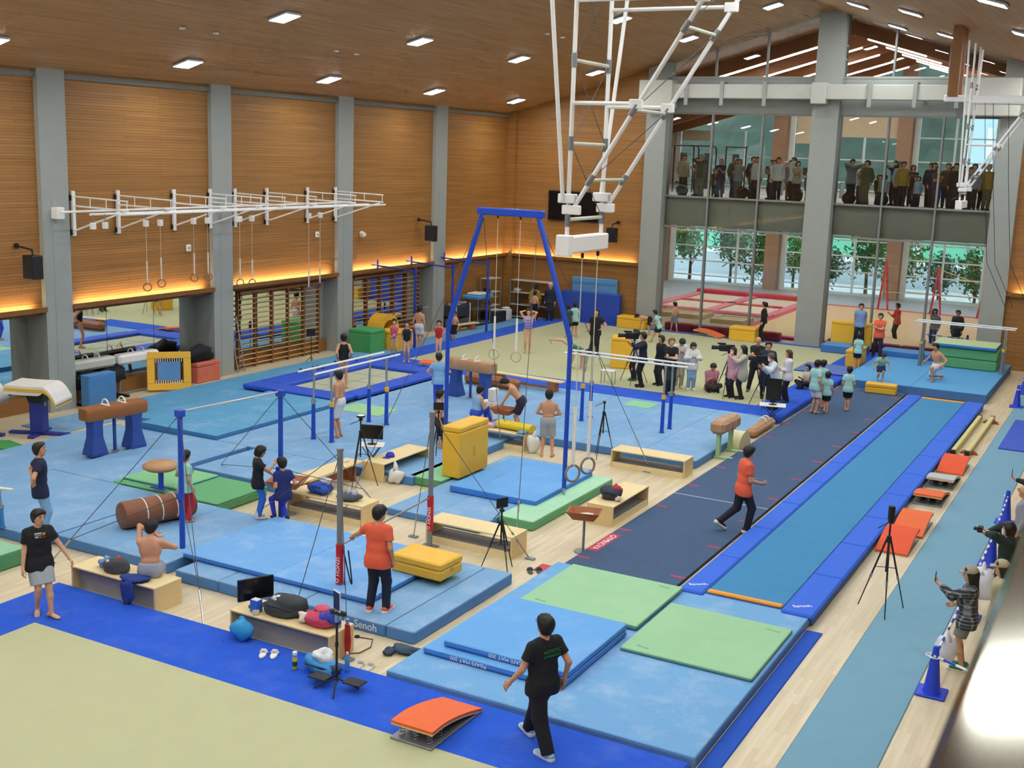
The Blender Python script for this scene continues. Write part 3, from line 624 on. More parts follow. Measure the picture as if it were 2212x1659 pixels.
# trainer horse on pale green legs, wooden roller parts
t = thing('vault_trainer', 'tan padded trainer on pale green metal legs beside the dark runway', 'trainer', (-8.85, 27.6, 0), rad(88))
MB().rbox(-.62, .62, -.19, .19, .62, .95, .08).build('padded_body', LEATH, t)
for x in (-.2, .2): MB().box(x-.012, x+.012, -.195, .195, .64, .955).build('seam_band', pm('#d8c8ac', .6), t)
LG = pm('#a5cf95', .5)
for x in (-.42, .42): MB().rbox(x-.06, x+.06, -.05, .05, .04, .62, .01).build('leg', LG, t); MB().rbox(x-.06, x+.06, -.38, .38, 0, .06, .01).build('foot_bar', LG, t)
t = thing('wooden_roller', 'pale half round wooden block lying under the tan trainer', 'block', (-8.8, 28.6, 0), rad(90)); MB().prism([(.5*math.cos(a), .42*math.sin(a)) for a in np.linspace(0, pi, 15)], -.16, .16, 'y').build('half_disc', pm('#e2d7a4', .6), t); MB().box(-.5, .5, -.17, .17, 0, .02).build('base_board', WOODRED, t)
t = thing('floor_pommel', 'low tan floor trainer with white handles beside the dark runway', 'trainer', (-8.83, 30.6, 0), rad(90)); MB().rbox(-.9, .9, -.16, .16, .02, .26, .08).build('padded_body', LEATH, t)
for x in (.1, .4): MB().tube([(x, -.11, .26)]+[(x, -.11*math.cos(a), .28+.1*math.sin(a)) for a in np.linspace(.1, pi-.1, 7)]+[(x, .11, .26)], .016, 6).build('pommel_handle', WHITEP, t, True)
t = thing('floor_pommel', 'brown horse body lying low on the mat behind the tan pommel horse', 'trainer', (-17.2, 30.6, .2), rad(-4)); MB().rbox(-.95, .95, -.18, .18, .03, .33, .08).build('padded_body', LEATHD, t); MB().box(-.9, .9, -.12, .12, 0, .04).build('base_board', WOODRED, t)
# mushroom and roller on the left
t = thing('mushroom_trainer', 'round tan mushroom trainer on a blue post', 'trainer', (-17.1, 16.9, .27))
MB().lathe([(.06, .40), (.28, .41), (.36, .46), (.36, .50), (.28, .56), (.12, .585), (.02, .59)], 24).build('padded_cap', LEATH, t, True); MB().cyl((0, 0, 0), (0, 0, .42), .055, n=12).build('post', BLUEMET, t); MB().rbox(-.25, .12, -.06, .06, 0, .02, .004).build('floor_plate', BLUEMET, t)
rl = thing('roller_trainer', 'brown leather roll with white straps lying on the blue mat', 'trainer', (-15.75, 15.45, .2), rad(72))
MB().tube([(x, 0, .26) for x in (-.72, -.70, -.66, .66, .70, .72)], [.18, .235, .255, .255, .235, .18], 20).build('roll_body', pm('#8a5638', .5, .15, 4), rl, 'auto')
for x in (-.3, 0, .3): MB().tube([(x, .262*math.cos(a), .26+.262*math.sin(a)) for a in np.linspace(-.6, pi+.6, 13)], .012, 5).build('strap', WHITEC, rl)

# vaulting table on the left
def vault(label, loc, rz, yel=True):
    t = thing('vaulting_table', label, 'vaulting table', loc, rz); h = 1.3; v = []; n = 13
    prof = []
    for k in range(n):
        u = k/(n-1); x = -.62+1.26*u; z = h-.02*math.sin(pi*u)+ (0 if u < .72 else -((u-.72)/.28)**2*.38); prof.append((x, z))
    low = [(x, z-.14-(.08 if k < 9 else .0)) for k, (x, z) in enumerate(prof)]
    MB().prism(prof+low[::-1], -.46, .46, 'y').build('padded_top', WHITEC, t)
    MB().prism([(x, z-.06) for x, z in prof]+[(x, z-.13) for x, z in prof][::-1], -.475, .475, 'y').build('side_band', YELLOW if yel else WHITEC, t)
    MB().lathe([(.24, .82), (.30, 1.0), (.42, 1.08)], 4, M=Matrix.Rotation(rad(45), 4, 'Z')).build('mount', BLACK, t)
    MB().rbox(-.17, .17, -.17, .17, .06, .86, .03).build('column', pm('#2b3a98', .5), t)
    for a in (0, 1): MB().rbox(-.75 if a == 0 else -.08, .75 if a == 0 else .08, -.08 if a == 0 else -.5, .08 if a == 0 else .5, 0, .07, .01).build('base_bar', pm('#2b3a98', .5), t)
    MB().box(.171, .175, -.05, .05, .72, .82).build('sticker', pm('#d8d030', .5), t); return t
vault('vaulting table with yellow rim on a dark blue column at the left edge', (-23.55, 19.3, 0), rad(25))
vault('second pale vaulting table partly behind the yellow rimmed one', (-24.75, 18.4, 0), rad(20), False)
t = thing('spring_ramp', 'green and yellow wedge ramp on the floor at the left edge', 'ramp', (-23.2, 17.3, 0), rad(80)); MB().prism([(-1.0, 0), (1.0, 0), (1.0, .05), (-1.0, .32)], -.5, .5, 'y').build('wedge', pm('#3f9a52', .7), t); MB().prism([(-.2, .225), (.2, .17), (.2, .18), (-.2, .235)], -.5, .5, 'y').build('stripe', YELLOW, t)
# upright small trampoline
t = thing('mini_trampoline', 'small trampoline with yellow pad tilted on edge by the mirror', 'trampoline', (-24.85, 24.98, 0), rad(46)); Mx = Matrix.Translation((0, 0, .60)) @ Matrix.Rotation(rad(-12), 4, 'X')
for a, b, c, d in ((-.62, .62, .36, .56), (-.62, .62, -.56, -.36), (-.62, -.40, -.36, .36), (.40, .62, -.36, .36)): MB().rbox(a, b, -.04, .04, c, d, .015, M=Mx).build('frame_pad', YELLOW, t)
MB().box(-.32, .32, -.012, .012, -.27, .27, M=Mx).build('bed', pm('#5f93c8', .8), t)
for k in range(12):
    for s_ in (-1, 1): MB().box(-.36+k*.065-.012, -.36+k*.065+.012, -.008, .008, min(s_*.26, s_*.37), max(s_*.26, s_*.37), M=Mx).build('elastic', WHITEC, t)
MB().cyl((0, .05, .6), (0, .45, .03), .02, n=6).build('prop', GREYMET, t)
# big trampoline sunk between blue pads
t = thing('trampoline', 'large trampoline with royal blue frame pads', 'trampoline', (-21.1, 28.75, 0))
for a, b, c, d in ((-1.75, 1.75, -2.9, -2.15), (-1.75, 1.75, 2.0, 2.9), (-1.75, -.75, -2.14, 1.99), (1.25, 1.85, -2.14, 1.99)): MB().rbox(a, b, c, d, .20, .33, .03).build('frame_pad', pm('#2557d2', .6, .05), t)
MB().box(-.74, 1.24, -2.14, 1.99, .20, .22).build('bed', pm('#b9bda4', .8, .05), t)
for k in range(1, 4): MB().box(-.74, 1.24, -2.14+k*1.03-.012, -2.14+k*1.03+.012, .221, .224).build('bed_seam', pm('#8c9080', .8), t)
MB().box(.2, .224, -2.14, 1.99, .221, .224).build('bed_seam', pm('#8c9080', .8), t)
for x in (-1.6, 1.7):
    for y in (-2.7, 2.7): MB().cyl((x, y, .0), (x, y, .2), .03, n=8).build('leg', BLACK, t)
for y in (-2, -.6, .8, 2): MB().box(1.70, 1.78, y-.5, y+.5, .0, .18).build('apron', pm('#39434f', .8), t)
# parallel bars
def pbars(label, loc, rz, h, mt=BLUEMET, L=3.5, w=.5, half=1.15):
    t = thing('parallel_bars', label, 'parallel bars', loc, rz)
    for s_ in (-1, 1):
        MB().cyl((-L/2, s_*w/2, h), (L/2, s_*w/2, h), .026, n=10).build('rail', WHITEP, t, 'auto')
        for x in (-half, half):
            MB().cyl((x, s_*w/2*1.1, .0), (x, s_*w/2*1.1, h*.52), .055, .045, n=10).build('upright', mt, t, 'auto'); MB().cyl((x, s_*w/2*1.1, h*.5), (x, s_*w/2, h-.08), .028, n=8).build('telescopic_tube', STEEL, t, 'auto')
            MB().rbox(x-.03, x+.03, s_*w/2-.03, s_*w/2+.03, h-.09, h-.02, .006).build('rail_clamp', STEEL, t); MB().cyl((x, s_*w/2*1.1, h*.50), (x, s_*w/2*1.1, h*.56), .06, n=10).build('collar', YELLOW if s_ < 0 else STEEL, t)
    for x in (-half, half):
        for s_ in (-1, 1): MB().cyl((x, s_*w/2*1.1, 0), (x, s_*w/2*1.1, .02), .075, n=10).build('foot_plate', mt, t)
    return t
pbars('left parallel bars with white rails and blue uprights beside the boy in white shorts', (-17.16, 23.4, .2), rad(90), 1.75)
pbars('right parallel bars with white rails in front of the camera crews', (-11.85, 28.35, .2), 0, 1.78)
pbars('far grey parallel bars at the green mat stack', (-5.55, 43.2, .3), 0, 1.55, GREYMET, 3.3, .5, 1.35)
pb = pbars('low parallel bars cut off at the left picture edge', (-18.6, 13.2, .2), rad(14), .75, pm('#3f8fd0', .5), 2.4, .45, .9)

# near high bar (blue posts)
AZ = 2.68
hb = thing('high_bar', 'near high bar with tall blue posts and steel cables', 'high bar', (0, 0, 0)); PA, PB = (-14.32, 14.62), (-14.05, 16.95)
pA = G(395, 1207, .0); pB = G(607, 1138, .0); PA = (pA.x, pA.y); PB = (pB.x, pB.y)
for p in (PA, PB):
    MB().cyl((p[0], p[1], 0), (p[0], p[1], AZ-.06), .05, .045, n=12).build('post', BLUEMET, hb, 'auto'); MB().rbox(p[0]-.08, p[0]+.08, p[1]-.06, p[1]+.06, AZ-.12, AZ, .01).build('post_head', BLUEMET, hb)
    MB().rbox(p[0]-.06, p[0]+.2, p[1]-.1, p[1]+.1, .0, .05, .01).build('foot_plate', GREYMET, hb); MB().rbox(p[0]-.05, p[0]+.05, p[1]-.09, p[1]-.04, 1.1, 1.2, .005).build('cable_lug', BLUEMET, hb)
MB().cyl((PA[0], PA[1], AZ-.03), (PB[0], PB[1], AZ-.03), .018, n=8).build('bar', STEEL, hb, 'auto')
def cable(par, a, b, ch=.0, r=.007, mt=None, chain=True):
    a, b = Vector(a), Vector(b); e = b+(a-b)*ch
    MB().cyl(a, e, r, n=5).build('cable', mt or CABLE, par)
    if ch:
        MB().cyl(e, b, r*1.9, n=5).build('chain', STEEL, par); MB().cyl(e+(a-e)*.0, e+(a-e).normalized()*.22, r*2.6, n=6).build('turnbuckle', STEEL, par)
def anchor(par, p): MB().rbox(p[0]-.09, p[0]+.09, p[1]-.05, p[1]+.05, 0, .03, .005).build('floor_anchor', GREYMET, par)
an1 = G(107, 1217, 0); an2 = G(440, 1357, .0); an3 = G(815, 1092, 0); an4 = G(545, 1040, .2)
TA, TB = (PA[0], PA[1], AZ-.08), (PB[0], PB[1], AZ-.08); MA, MBp = (PA[0], PA[1], 1.15), (PB[0], PB[1], 1.15)
for T_, M_, A_ in ((TA, MA, an1), (TA, MA, an2), (TB, MBp, an3)):
    k = Vector(A_)+(Vector(T_)-Vector(A_))*.16; cable(hb, T_, k); cable(hb, M_, k); MB().cyl(k, A_, .013, n=5).build('chain', STEEL, hb); MB().cyl(k, k+(Vector(A_)-k)*.3, .02, n=6).build('turnbuckle', STEEL, hb); anchor(hb, A_)
an5 = G(530, 1253, .2); cable(hb, (PB[0], PB[1], .1), an5, 0, .006, pm('#7a2f3a', .6))
A6 = (-17.6, 19.2, .2); cable(hb, TB, A6); cable(hb, MBp, A6)
# second bar with grey and red posts, bar set low
h2 = thing('high_bar', 'adjustable bar with grey posts, red sleeves and a low steel bar', 'high bar', (0, 0, 0)); QA, QB = (-10.85, 14.9), (-11.05, 17.6)
pa = G(733, 1300, .0); QA = (pa.x, pa.y); pb_ = G(928, 1181, 0); QB = (pb_.x, pb_.y)
for i, p in enumerate((QA, QB)):
    MB().cyl((p[0], p[1], .0), (p[0], p[1], 2.52), .048, n=12).build('post', GREYMET, h2, 'auto'); MB().cyl((p[0], p[1], .32), (p[0], p[1], .98), .062, n=12).build('red_sleeve', REDM, h2, 'auto'); MB().cyl((p[0], p[1], 2.5), (p[0], p[1], 2.55), .055, n=10).build('post_cap', GREYMET, h2)
    lettering('SENOH', .10, TEXTW, h2, (p[0]+.01, p[1]-.066, .62), (rad(90), rad(90), 0)); MB().tube([(p[0]+.03*math.cos(k*pi/4), p[1]-.066, .38+.03*math.sin(k*pi/4)) for k in range(8)], .006, 4, True).build('emblem', TEXTW, h2)
    MB().rbox(p[0]-.15, p[0]+.15, p[1]-.1, p[1]+.1, 0, .03, .005).build('foot_plate', GREYMET, h2)
MB().cyl((QA[0], QA[1], .95), (QB[0], QB[1], .95), .018, n=8).build('bar', STEEL, h2, 'auto')
s_ = Vector((QA[0]+.07, QA[1], .9)); MB().tube([s_+Vector((.05*k/6+.12*math.sin(pi*k/12), 0, -.55*math.sin(pi*k/12))) for k in range(13)], .012, 5).build('strap_loop', BLACK, h2); MB().tube([s_+Vector((.0, .02, .05)), s_+Vector((.02, .02, -.3)), s_+Vector((.01, .02, -.6))], .01, 5).build('hanging_strap', pm('#6a2c38', .7), h2)
TQA, TQB = (QA[0], QA[1], 2.48), (QB[0], QB[1], 2.48)
for a, b in ((TQA, G(752, 1425, 0)), (TQA, G(566, 1100, .2)), (TQB, G(893, 1160, 0)), (TQB, G(1145, 1208, 0)), (TQA, (QA[0]+.1, QA[1]-1.4, .0))): cable(h2, a, b, .12); anchor(h2, b)
# ring frame (blue)
rg = thing('ring_frame', 'tall blue ring frame with slanting legs', 'ring frame', (0, 0, 0)); RY = 21.51
for x0, x1 in ((-13.22, -12.42), (-10.29, -11.14)):
    MB().tube([(x0, RY, .35), (x0, RY, 3.42)], .048, 12).build('lower_post', BLUEMET, rg, 'auto'); MB().tube([(x0, RY, 3.40), (x0*.97+x1*.03, RY, 3.55), (x1, RY, 5.98)], .058, 10).build('slanted_leg', BLUEMET, rg, 'auto')
    MB().cyl((x0, RY, .05), (x0, RY, 1.55), .035, n=10).build('steel_sleeve', STEEL, rg); MB().cyl((x0, RY, .0), (x0, RY, .06), .14, n=14).build('foot_plate', BLUED, rg)
    MB().tube([(x1+(.06 if x1 < -12 else -.06), RY-.08, 5.85+.05*math.sin(k)) for k in range(3)], .02, 6).build('hook', STEEL, rg)
    for yy in (RY-3.0, RY+3.4):
        b = (x0+(-.5 if x1 < -12 else .5), yy, .0 if yy < RY else .2); cable(rg, (x1, RY, 5.9), b, .1, .007); anchor(rg, b)
MB().rbox(-12.55, -11.0, RY-.07, RY+.07, 5.9, 6.05, .02).build('top_beam', BLUEMET, rg)
def rings(par, pts, ztop, zr, axis, R=.105, rmt=None, strap=.7):
    for x, y in pts:
        MB().cyl((x, y, ztop), (x, y, zr+R+strap), .006, n=5).build('ring_cable', ROPE, par); MB().cyl((x, y, ztop), (x, y, ztop-.06), .02, n=6).build('swivel', BLACK, par)
        MB().box(x-.022, x+.022, y-.006, y+.006, zr+R-.02, zr+R+strap).build('strap', WHITEC, par)
        a = rad(axis); MB().tube([(x+R*math.cos(t)*math.cos(a), y+R*math.cos(t)*math.sin(a), zr+R*math.sin(t)) for t in np.linspace(0, 2*pi, 21)[:-1]], .016, 8, True).build('ring', rmt or pm('#c9bda0', .5), par, True)
rings(rg, ((-12.07, RY), (-11.54, RY)), 5.9, 2.99, 20)
# ------------------------------------------------------------------ white folding trusses under the roof
def truss(label, loc, rz, ztop, H=6.16):
    t = thing('ceiling_truss', label, 'truss', loc, rz)     # local: beam along y, braces rising to +x
    P = WHITEP; R_ = .027
    MB().rbox(-.07, .07, -.58, .58, H-.12, H+.08, .015).build('bottom_beam', P, t); MB().rbox(-.09, .09, -.60, -.48, H-.15, H+.10, .01).build('beam_end_plate', P, t)
    bx_ = lambda z: .04+(z-H-.38)*.625
    for s_ in (-1, 1):
        y = s_*.485
        MB().tube([(0, y, H+.07), (0, y, ztop)], R_, 10).build('hanger_tube', P, t, 'auto')
        MB().tube([(-.05, s_*.53, H+.50), (-.05, s_*(.53+.215*(ztop-H-.5)), ztop)], R_*.95, 10).build('outer_tube', P, t, 'auto')
        MB().tube([(.06, y, H+.40), (bx_(ztop), y, ztop)], R_, 10).build('brace_tube', P, t, 'auto')
        MB().rbox(-.07, .16, y-.035, y+.035, H+.34, H+.45, .01).build('joint_plate', P, t); MB().rbox(-.12, .10, y-.05, y+.05, H+.47, H+.58, .01).build('joint_plate', P, t)
        for z in (H+.28, H+1.16, H+2.1, H+3.2): MB().cyl((0, y, z-.08), (0, y, z+.08), R_+.008, n=10).build('clamp', GREYMET, t)
        for z in (H+.75, H+1.55, H+2.45): MB().cyl((bx_(z)-.04, y, z-.06), (bx_(z)+.04, y, z+.06), R_+.008, n=10).build('clamp', GREYMET, t)
        for z in (H+1.62, H+2.76): MB().cyl((0, y, z), (bx_(z), y, z), R_*.85, n=8).build('cross_tube', P, t, 'auto'); MB().rbox(bx_(z)-.1, bx_(z)+.06, y-.03, y+.03, z-.06, z+.05, .01).build('joint_plate', P, t)
    RG = pm('#c9ccb8', .5)
    for z in (H+.28, H+1.16, H+2.1, H+3.2): MB().cyl((0, -.485, z), (0, .485, z), .022, n=8).build('rung', RG, t)
    for z in (H+.75, H+1.55, H+2.45, H+3.4): MB().cyl((bx_(z), -.485, z), (bx_(z), .485, z), .02, n=8).build('rung', RG, t)
    zz = [H+.28, H+1.16, H+2.1, H+3.2]
    for i in range(3):
        for q in (-1, 1): MB().cyl((0, q*.485, zz[i]), (0, -q*.485, zz[i+1]), .005, n=4).build('tie_wire', CABLE, t)
    zz = [H+.75, H+1.55, H+2.45, H+3.4]
    for i in range(3): MB().cyl((bx_(zz[i]), -.485, zz[i]), (bx_(zz[i+1]), .485, zz[i+1]), .005, n=4).build('tie_wire', CABLE, t)
    return t
t = truss('white folding truss hanging from the roof over the near landing area', (-6.15, 13.12, 0), 0, 10.95)
rings(t, ((0, -.03), (0, .42)), 6.02, 3.24, 60, .105, pm('#8f8378', .5), .75)
tf = truss('second white truss hanging from the roof at the far right', (-5.0, 35.5, 0), 0, 10.5, 6.2)
for y in (-.35, .35): MB().box(-.62, -.36, y-.10, y+.10, 9.1, 11.0).build('timber_hanger', pm('#8a5c30', .6), tf)
MB().rbox(-.75, 3.2, -.10, .10, 8.98, 9.16, .02).build('carrier_beam', WHITEP, tf)
for dx, y in ((.5, .2), (.75, -.1), (1.1, .3)): MB().tube([(dx-.2, y, 9.0), (dx, y, 7.0), (dx+.3, y, 4.6), (dx+.9, y, 3.4)], .008, 5).build('hanging_cable', BLACK, tf)
# folded white ring gantry on the left wall
gy = thing('wall_gantry', 'white folding gantry of triangular brackets on the left timber wall', 'gantry', (0, 0, 0)); WX = XL+.04
ys = [22.08, 23.62, 25.74, 27.25, 28.33, 29.83, 31.9, 33.45]
for k, y in enumerate(ys):
    zt, zb = 5.74, 4.72; reach = 1.95
    MB().rbox(WX, WX+.09, y-.05, y+.05, zb-.1, zt+.06, .01).build('wall_post', P_ if False else WHITEP, gy)
    for z in (zb, zt-.12): MB().rbox(WX-.02, WX+.05, y-.08, y+.02, z-.07, z+.07, .01).build('wall_bracket', BLACK, gy)
    MB().cyl((WX+.1, y, zt-.08), (WX+.1+reach, y, zt-.12), .02, n=8).build('upper_arm', WHITEP, gy); MB().cyl((WX+.1, y, zt-.33), (WX+.1+reach, y, zt-.36), .024, n=8).build('lower_arm', WHITEP, gy)
    MB().cyl((WX+.1, y, zb+.05), (WX+.1+reach*.95, y, zt-.38), .024, n=8).build('strut', WHITEP, gy)
    for q in (.3, .6, .98): MB().cyl((WX+.1+reach*q, y, zt-.1), (WX+.1+reach*q, y, zt-.36), .012, n=6).build('spindle', WHITEP, gy)
for dx, z, a, b in ((.6, 5.30, 21.2, 33.6), (1.2, 5.26, 21.6, 33.8), (1.9, 5.28, 21.9, 33.8)): MB().cyl((WX+dx, a, z), (WX+dx, b, z), .03, n=8).build('long_rail', WHITEP, gy)
MB().rbox(WX+.1, WX+.35, 21.3, 21.55, 5.1, 5.4, .02).build('winch_box', WHITEP, gy)
for y in (21.5, 21.9, 23.3, 23.82, 25.09, 25.65, 27.0, 27.54, 30.25, 30.83): MB().rbox(-23.97, -23.83, y-.05, y+.05, 4.90, 5.07, .01).build('pulley_block', WHITEP, gy); MB().cyl((-23.9, y, 5.07), (-23.9, y, 5.28), .012, n=5).build('pulley_hanger', GREYMET, gy)
for y, z0, zr in ((23.3, 5.25, 3.27), (23.82, 5.25, 3.33), (25.09, 5.25, 3.39), (25.65, 5.25, 3.37), (27.0, 5.25, 3.1), (27.54, 5.25, 3.05), (30.25, 5.25, 2.6), (30.83, 5.25, 2.7)):
    rings(gy, ((-23.9, y),), z0, zr, 60, .105, pm('#8a6a50', .5), .6)
# wall-mounted blue chin-up frames
for k, (px, py) in enumerate(((895, 755), (975, 740), (1050, 725))):
    p = G(px, py, 0); t = thing('wall_frame', 'blue pipe frame fixed to the left wall, %s from the stall bars' % ('first', 'second', 'third')[k], 'bar frame', (p.x, p.y, 0), 0, 'blue pipe frames on the left wall')
    w = XL-p.x+.05
    MB().cyl((0, 0, 0), (0, 0, 3.0), .05, n=10).build('post', pm('#2a3fae', .4), t, 'auto'); MB().cyl((0, 0, 2.85), (w, 0, 2.95), .03, n=8).build('beam', pm('#2a3fae', .4), t, 'auto'); MB().rbox(-.08, .08, -.08, .08, 0, .03, .01).build('foot_plate', pm('#2a3fae', .4), t)
    MB().cyl((w+.25, 0, 2.8), (w+.25, 0, 3.15), .035, n=8).build('wall_bracket', pm('#2a3fae', .4), t); MB().cyl((0, 0, 1.5), (0, .9, 1.5), .016, n=6).build('grab_bar', STEEL, t)
# stall bars
def stall(label, y0, y1, n, h, x):
    t = thing('stall_bars', label, 'stall bars', (x, y0, 0)); L = y1-y0
    DW = pm('#8a5a36', .5, .2, 5, stretch=(10, 10, 1)); RW = pm('#cfa873', .5, .15)
    for k in range(n+1):
        y = L*k/n; MB().rbox(-.10, .02, y-.03, y+.03, 0, h, .006).build('upright', DW, t)
    MB().rbox(-.12, .10, 0, L, h-.1, h, .01).build('top_rail', DW, t)
    seg = MB().cyl((0, 0, 0), (0, L/n-.06, 0), .02, n=6).mesh('rung'); seg.materials.append(RW)
    for k in range(n):
        z = .12
        while z < h-.12: link(seg, 'rung', t, (.0, L*k/n+.03, z)); z += .165
    return t
stall('brown stall bars before the mirror between the second and third column', 28.75, 32.9, 5, 2.55, -25.55)
stall('brown stall bars before the mirror between the third and fourth column', 34.9, 39.3, 5, 2.55, -25.55)
t = thing('step_ladder', 'small aluminium ladder leaning by the second column', 'ladder', (-25.25, 28.55, 0))
for y in (-.16, .16): MB().cyl((0, y, 0), (-.35, y, 1.75), .022, n=6).build('rail', STEEL, t)
for k in range(6): MB().cyl((-.05*k-.03, -.16, .2+.27*k), (-.05*k-.03, .16, .2+.27*k), .016, n=6).build('rung', STEEL, t)
# screen, loudspeakers, wall devices
t = thing('wall_screen', 'large black flat screen on the far timber wall', 'screen', (-22.1, YF-.02, 5.0)); MB().rbox(-1.2, 1.2, -.09, -.03, -.64, .64, .01).build('frame', BLACK, t); MB().box(-1.15, 1.15, -.095, -.089, -.59, .59).build('display', pm('#0c0d12', .15, .05), t); MB().box(-.3, .3, -.03, .0, -.2, .2).build('wall_mount', GREYMET, t)
def speaker(label, p, n):
    t = thing('loudspeaker', label, 'loudspeaker', p); n = Vector(n); e = -n*.55
    MB().rbox(-.2, .2, -.16, .16, -.3, .3, .02).build('cabinet', BLACK, t); MB().cyl((0, 0, .3), (0, 0, .45), .02, n=6).cyl((0, 0, .43), (e.x, e.y, .5), .025, n=6).cyl((e.x, e.y, .5), (e.x*1.15, e.y*1.15, .5), .07, n=8).build('arm', BLACK, t); MB().rbox(-.17, .17, -.168, -.16, -.27, .27, .003).build('grille', BLACKC, t)
speaker('black loudspeaker on the left wall at the left picture edge', (-24.75, 20.3, 3.95), (1, 0, 0)); speaker('black loudspeaker on the left wall beside the fourth column', (-24.75, 38.85, 4.0), (1, 0, 0)); speaker('black loudspeaker on the far wall beside the screen', (-20.0, 45.35, 3.95), (0, -1, 0))
t = thing('wall_device', 'small white wall speaker on the timber wall beside the third column', 'wall device', (XL+.02, 35.1, 4.1)); MB().cyl((0, 0, 0), (.2, -.1, 0), .12, .07, n=10).build('horn', WHITEC, t); MB().box(0, .04, -.05, .05, -.08, .08).build('bracket', WHITEC, t)
for y, z, lb in ((26.35, 4.07, 'small white box above the hanging wall rings'), (32.5, 4.2, 'small white square socket on the timber wall')): 
    t = thing('wall_socket', lb, 'wall device', (XL+.01, y, z)); MB().rbox(0, .05, -.1, .1, -.1, .1, .02).build('cover_plate', WHITEC, t); MB().box(.05, .055, -.03, .03, -.03, .03).build('button', GREYMET, t)
# gallery rail right beside the camera
t = thing('gallery_rail', 'brushed metal parapet top of the gallery in the lower right corner', 'parapet', (0, 0, 0)); MB().rbox(-.145, .22, -3, 14, 6.52, 6.60, .012).build('metal_cap', pm('#857f6e', .09, .05, metal=.9), t); MB().box(-.10, .02, -3, 14, 5.55, 6.52).build('parapet_panel', M_CONC2, t)
# ------------------------------------------------------------------ people: bodies grown as one continuous surface from tapered limbs
def surfnet(F, org, h):
    """naive surface nets on a signed-distance grid -> verts, quads"""
    ins = F < 0
    c = np.zeros(tuple(n-1 for n in F.shape), np.int16)
    for dx in (0, 1):
        for dy in (0, 1):
            for dz in (0, 1):
                c += ins[dx:F.shape[0]-1+dx, dy:F.shape[1]-1+dy, dz:F.shape[2]-1+dz]
    mix = (c > 0) & (c < 8); ijk = np.argwhere(mix)
    if len(ijk) == 0: return np.zeros((0, 3)), np.zeros((0, 4), int)
    idx = -np.ones(mix.shape, np.int64); idx[mix] = np.arange(len(ijk))
    acc = np.zeros((len(ijk), 3)); cnt = np.zeros(len(ijk)); I, J, K = ijk.T
    cor = [(a, b, d) for a in (0, 1) for b in (0, 1) for d in (0, 1)]
    for p in cor:
        for ax in range(3):
            if p[ax]: continue
            q = list(p); q[ax] = 1
            f0 = F[I+p[0], J+p[1], K+p[2]]; f1 = F[I+q[0], J+q[1], K+q[2]]
            m_ = (f0 < 0) != (f1 < 0); t = np.where(m_, f0/np.where(m_, f0-f1, 1), 0)
            for d in range(3): acc[:, d] += m_*(p[d]+(t if d == ax else 0))
            cnt += m_
    V = org+h*(ijk+acc/cnt[:, None]); Q = []
    for ax in range(3):
        a1, a2 = (ax+1) % 3, (ax+2) % 3
        s0 = [slice(None)]*3; s1 = [slice(None)]*3; s0[ax] = slice(0, -1); s1[ax] = slice(1, None)
        for a in (a1, a2): s0[a] = slice(1, -1); s1[a] = slice(1, -1)
        A, B = ins[tuple(s0)], ins[tuple(s1)]; e = np.argwhere(A != B)
        if len(e) == 0: continue
        e2 = e.copy(); e2[:, a1] += 1; e2[:, a2] += 1
        fl = A[tuple(e.T)]
        def cell(d1, d2):
            k = e2.copy(); k[:, a1] -= d1; k[:, a2] -= d2; return idx[tuple(k.T)]
        q = np.stack([cell(0, 0), cell(1, 0), cell(1, 1), cell(0, 1)], 1)
        q[~fl] = q[~fl][:, ::-1]; Q.append(q)
    Q = np.concatenate(Q); return V, Q[(Q >= 0).all(1)]
class SDF:
    def __init__(s): s.p = []; s.cut = []
    def cone(s, a, b, r0, r1=None, k=.03, cuts=()):
        """tapered limb a->b; cuts: list of (point, normal) half-spaces that trim it"""
        s.p.append((np.array(a, float), np.array(b, float), r0, r0 if r1 is None else r1, k, cuts)); return s
    def mesh(s, h, inflate=0., bounds=None):
        lo = np.min([np.minimum(a, b)-max(r0, r1) for a, b, r0, r1, k, c in s.p], 0)-inflate-2.5*h
        hi = np.max([np.maximum(a, b)+max(r0, r1) for a, b, r0, r1, k, c in s.p], 0)+inflate+2.5*h
        n = np.ceil((hi-lo)/h).astype(int)+1; F = np.full(n, 1.0, np.float32)
        ax = [lo[i]+h*np.arange(n[i]) for i in range(3)]
        for a, b, r0, r1, k, cuts in s.p:
            m_ = max(r0, r1)+inflate+k+2*h
            i0 = np.maximum(((np.minimum(a, b)-m_-lo)/h).astype(int), 0); i1 = np.minimum(((np.maximum(a, b)+m_-lo)/h).astype(int)+2, n)
            X = ax[0][i0[0]:i1[0], None, None]; Y = ax[1][None, i0[1]:i1[1], None]; Z = ax[2][None, None, i0[2]:i1[2]]
            d = b-a; L2 = max(d@d, 1e-9)
            t = np.clip(((X-a[0])*d[0]+(Y-a[1])*d[1]+(Z-a[2])*d[2])/L2, 0, 1)
            D = np.sqrt((X-a[0]-t*d[0])**2+(Y-a[1]-t*d[1])**2+(Z-a[2]-t*d[2])**2)-(r0+t*(r1-r0))-inflate
            for cp, cn in cuts: D = np.maximum(D, (X-cp[0])*cn[0]+(Y-cp[1])*cn[1]+(Z-cp[2])*cn[2])
            sl = tuple(slice(i0[i], i1[i]) for i in range(3)); f = F[sl]
            hh = np.maximum(k-np.abs(f-D), 0)/max(k, 1e-6); F[sl] = np.minimum(f, D)-hh*hh*k*.25
        for cp, cn in s.cut:
            F = np.maximum(F, (ax[0][:, None, None]-cp[0])*cn[0]+(ax[1][None, :, None]-cp[1])*cn[1]+(ax[2][None, None, :]-cp[2])*cn[2])
        return surfnet(F, lo, h)
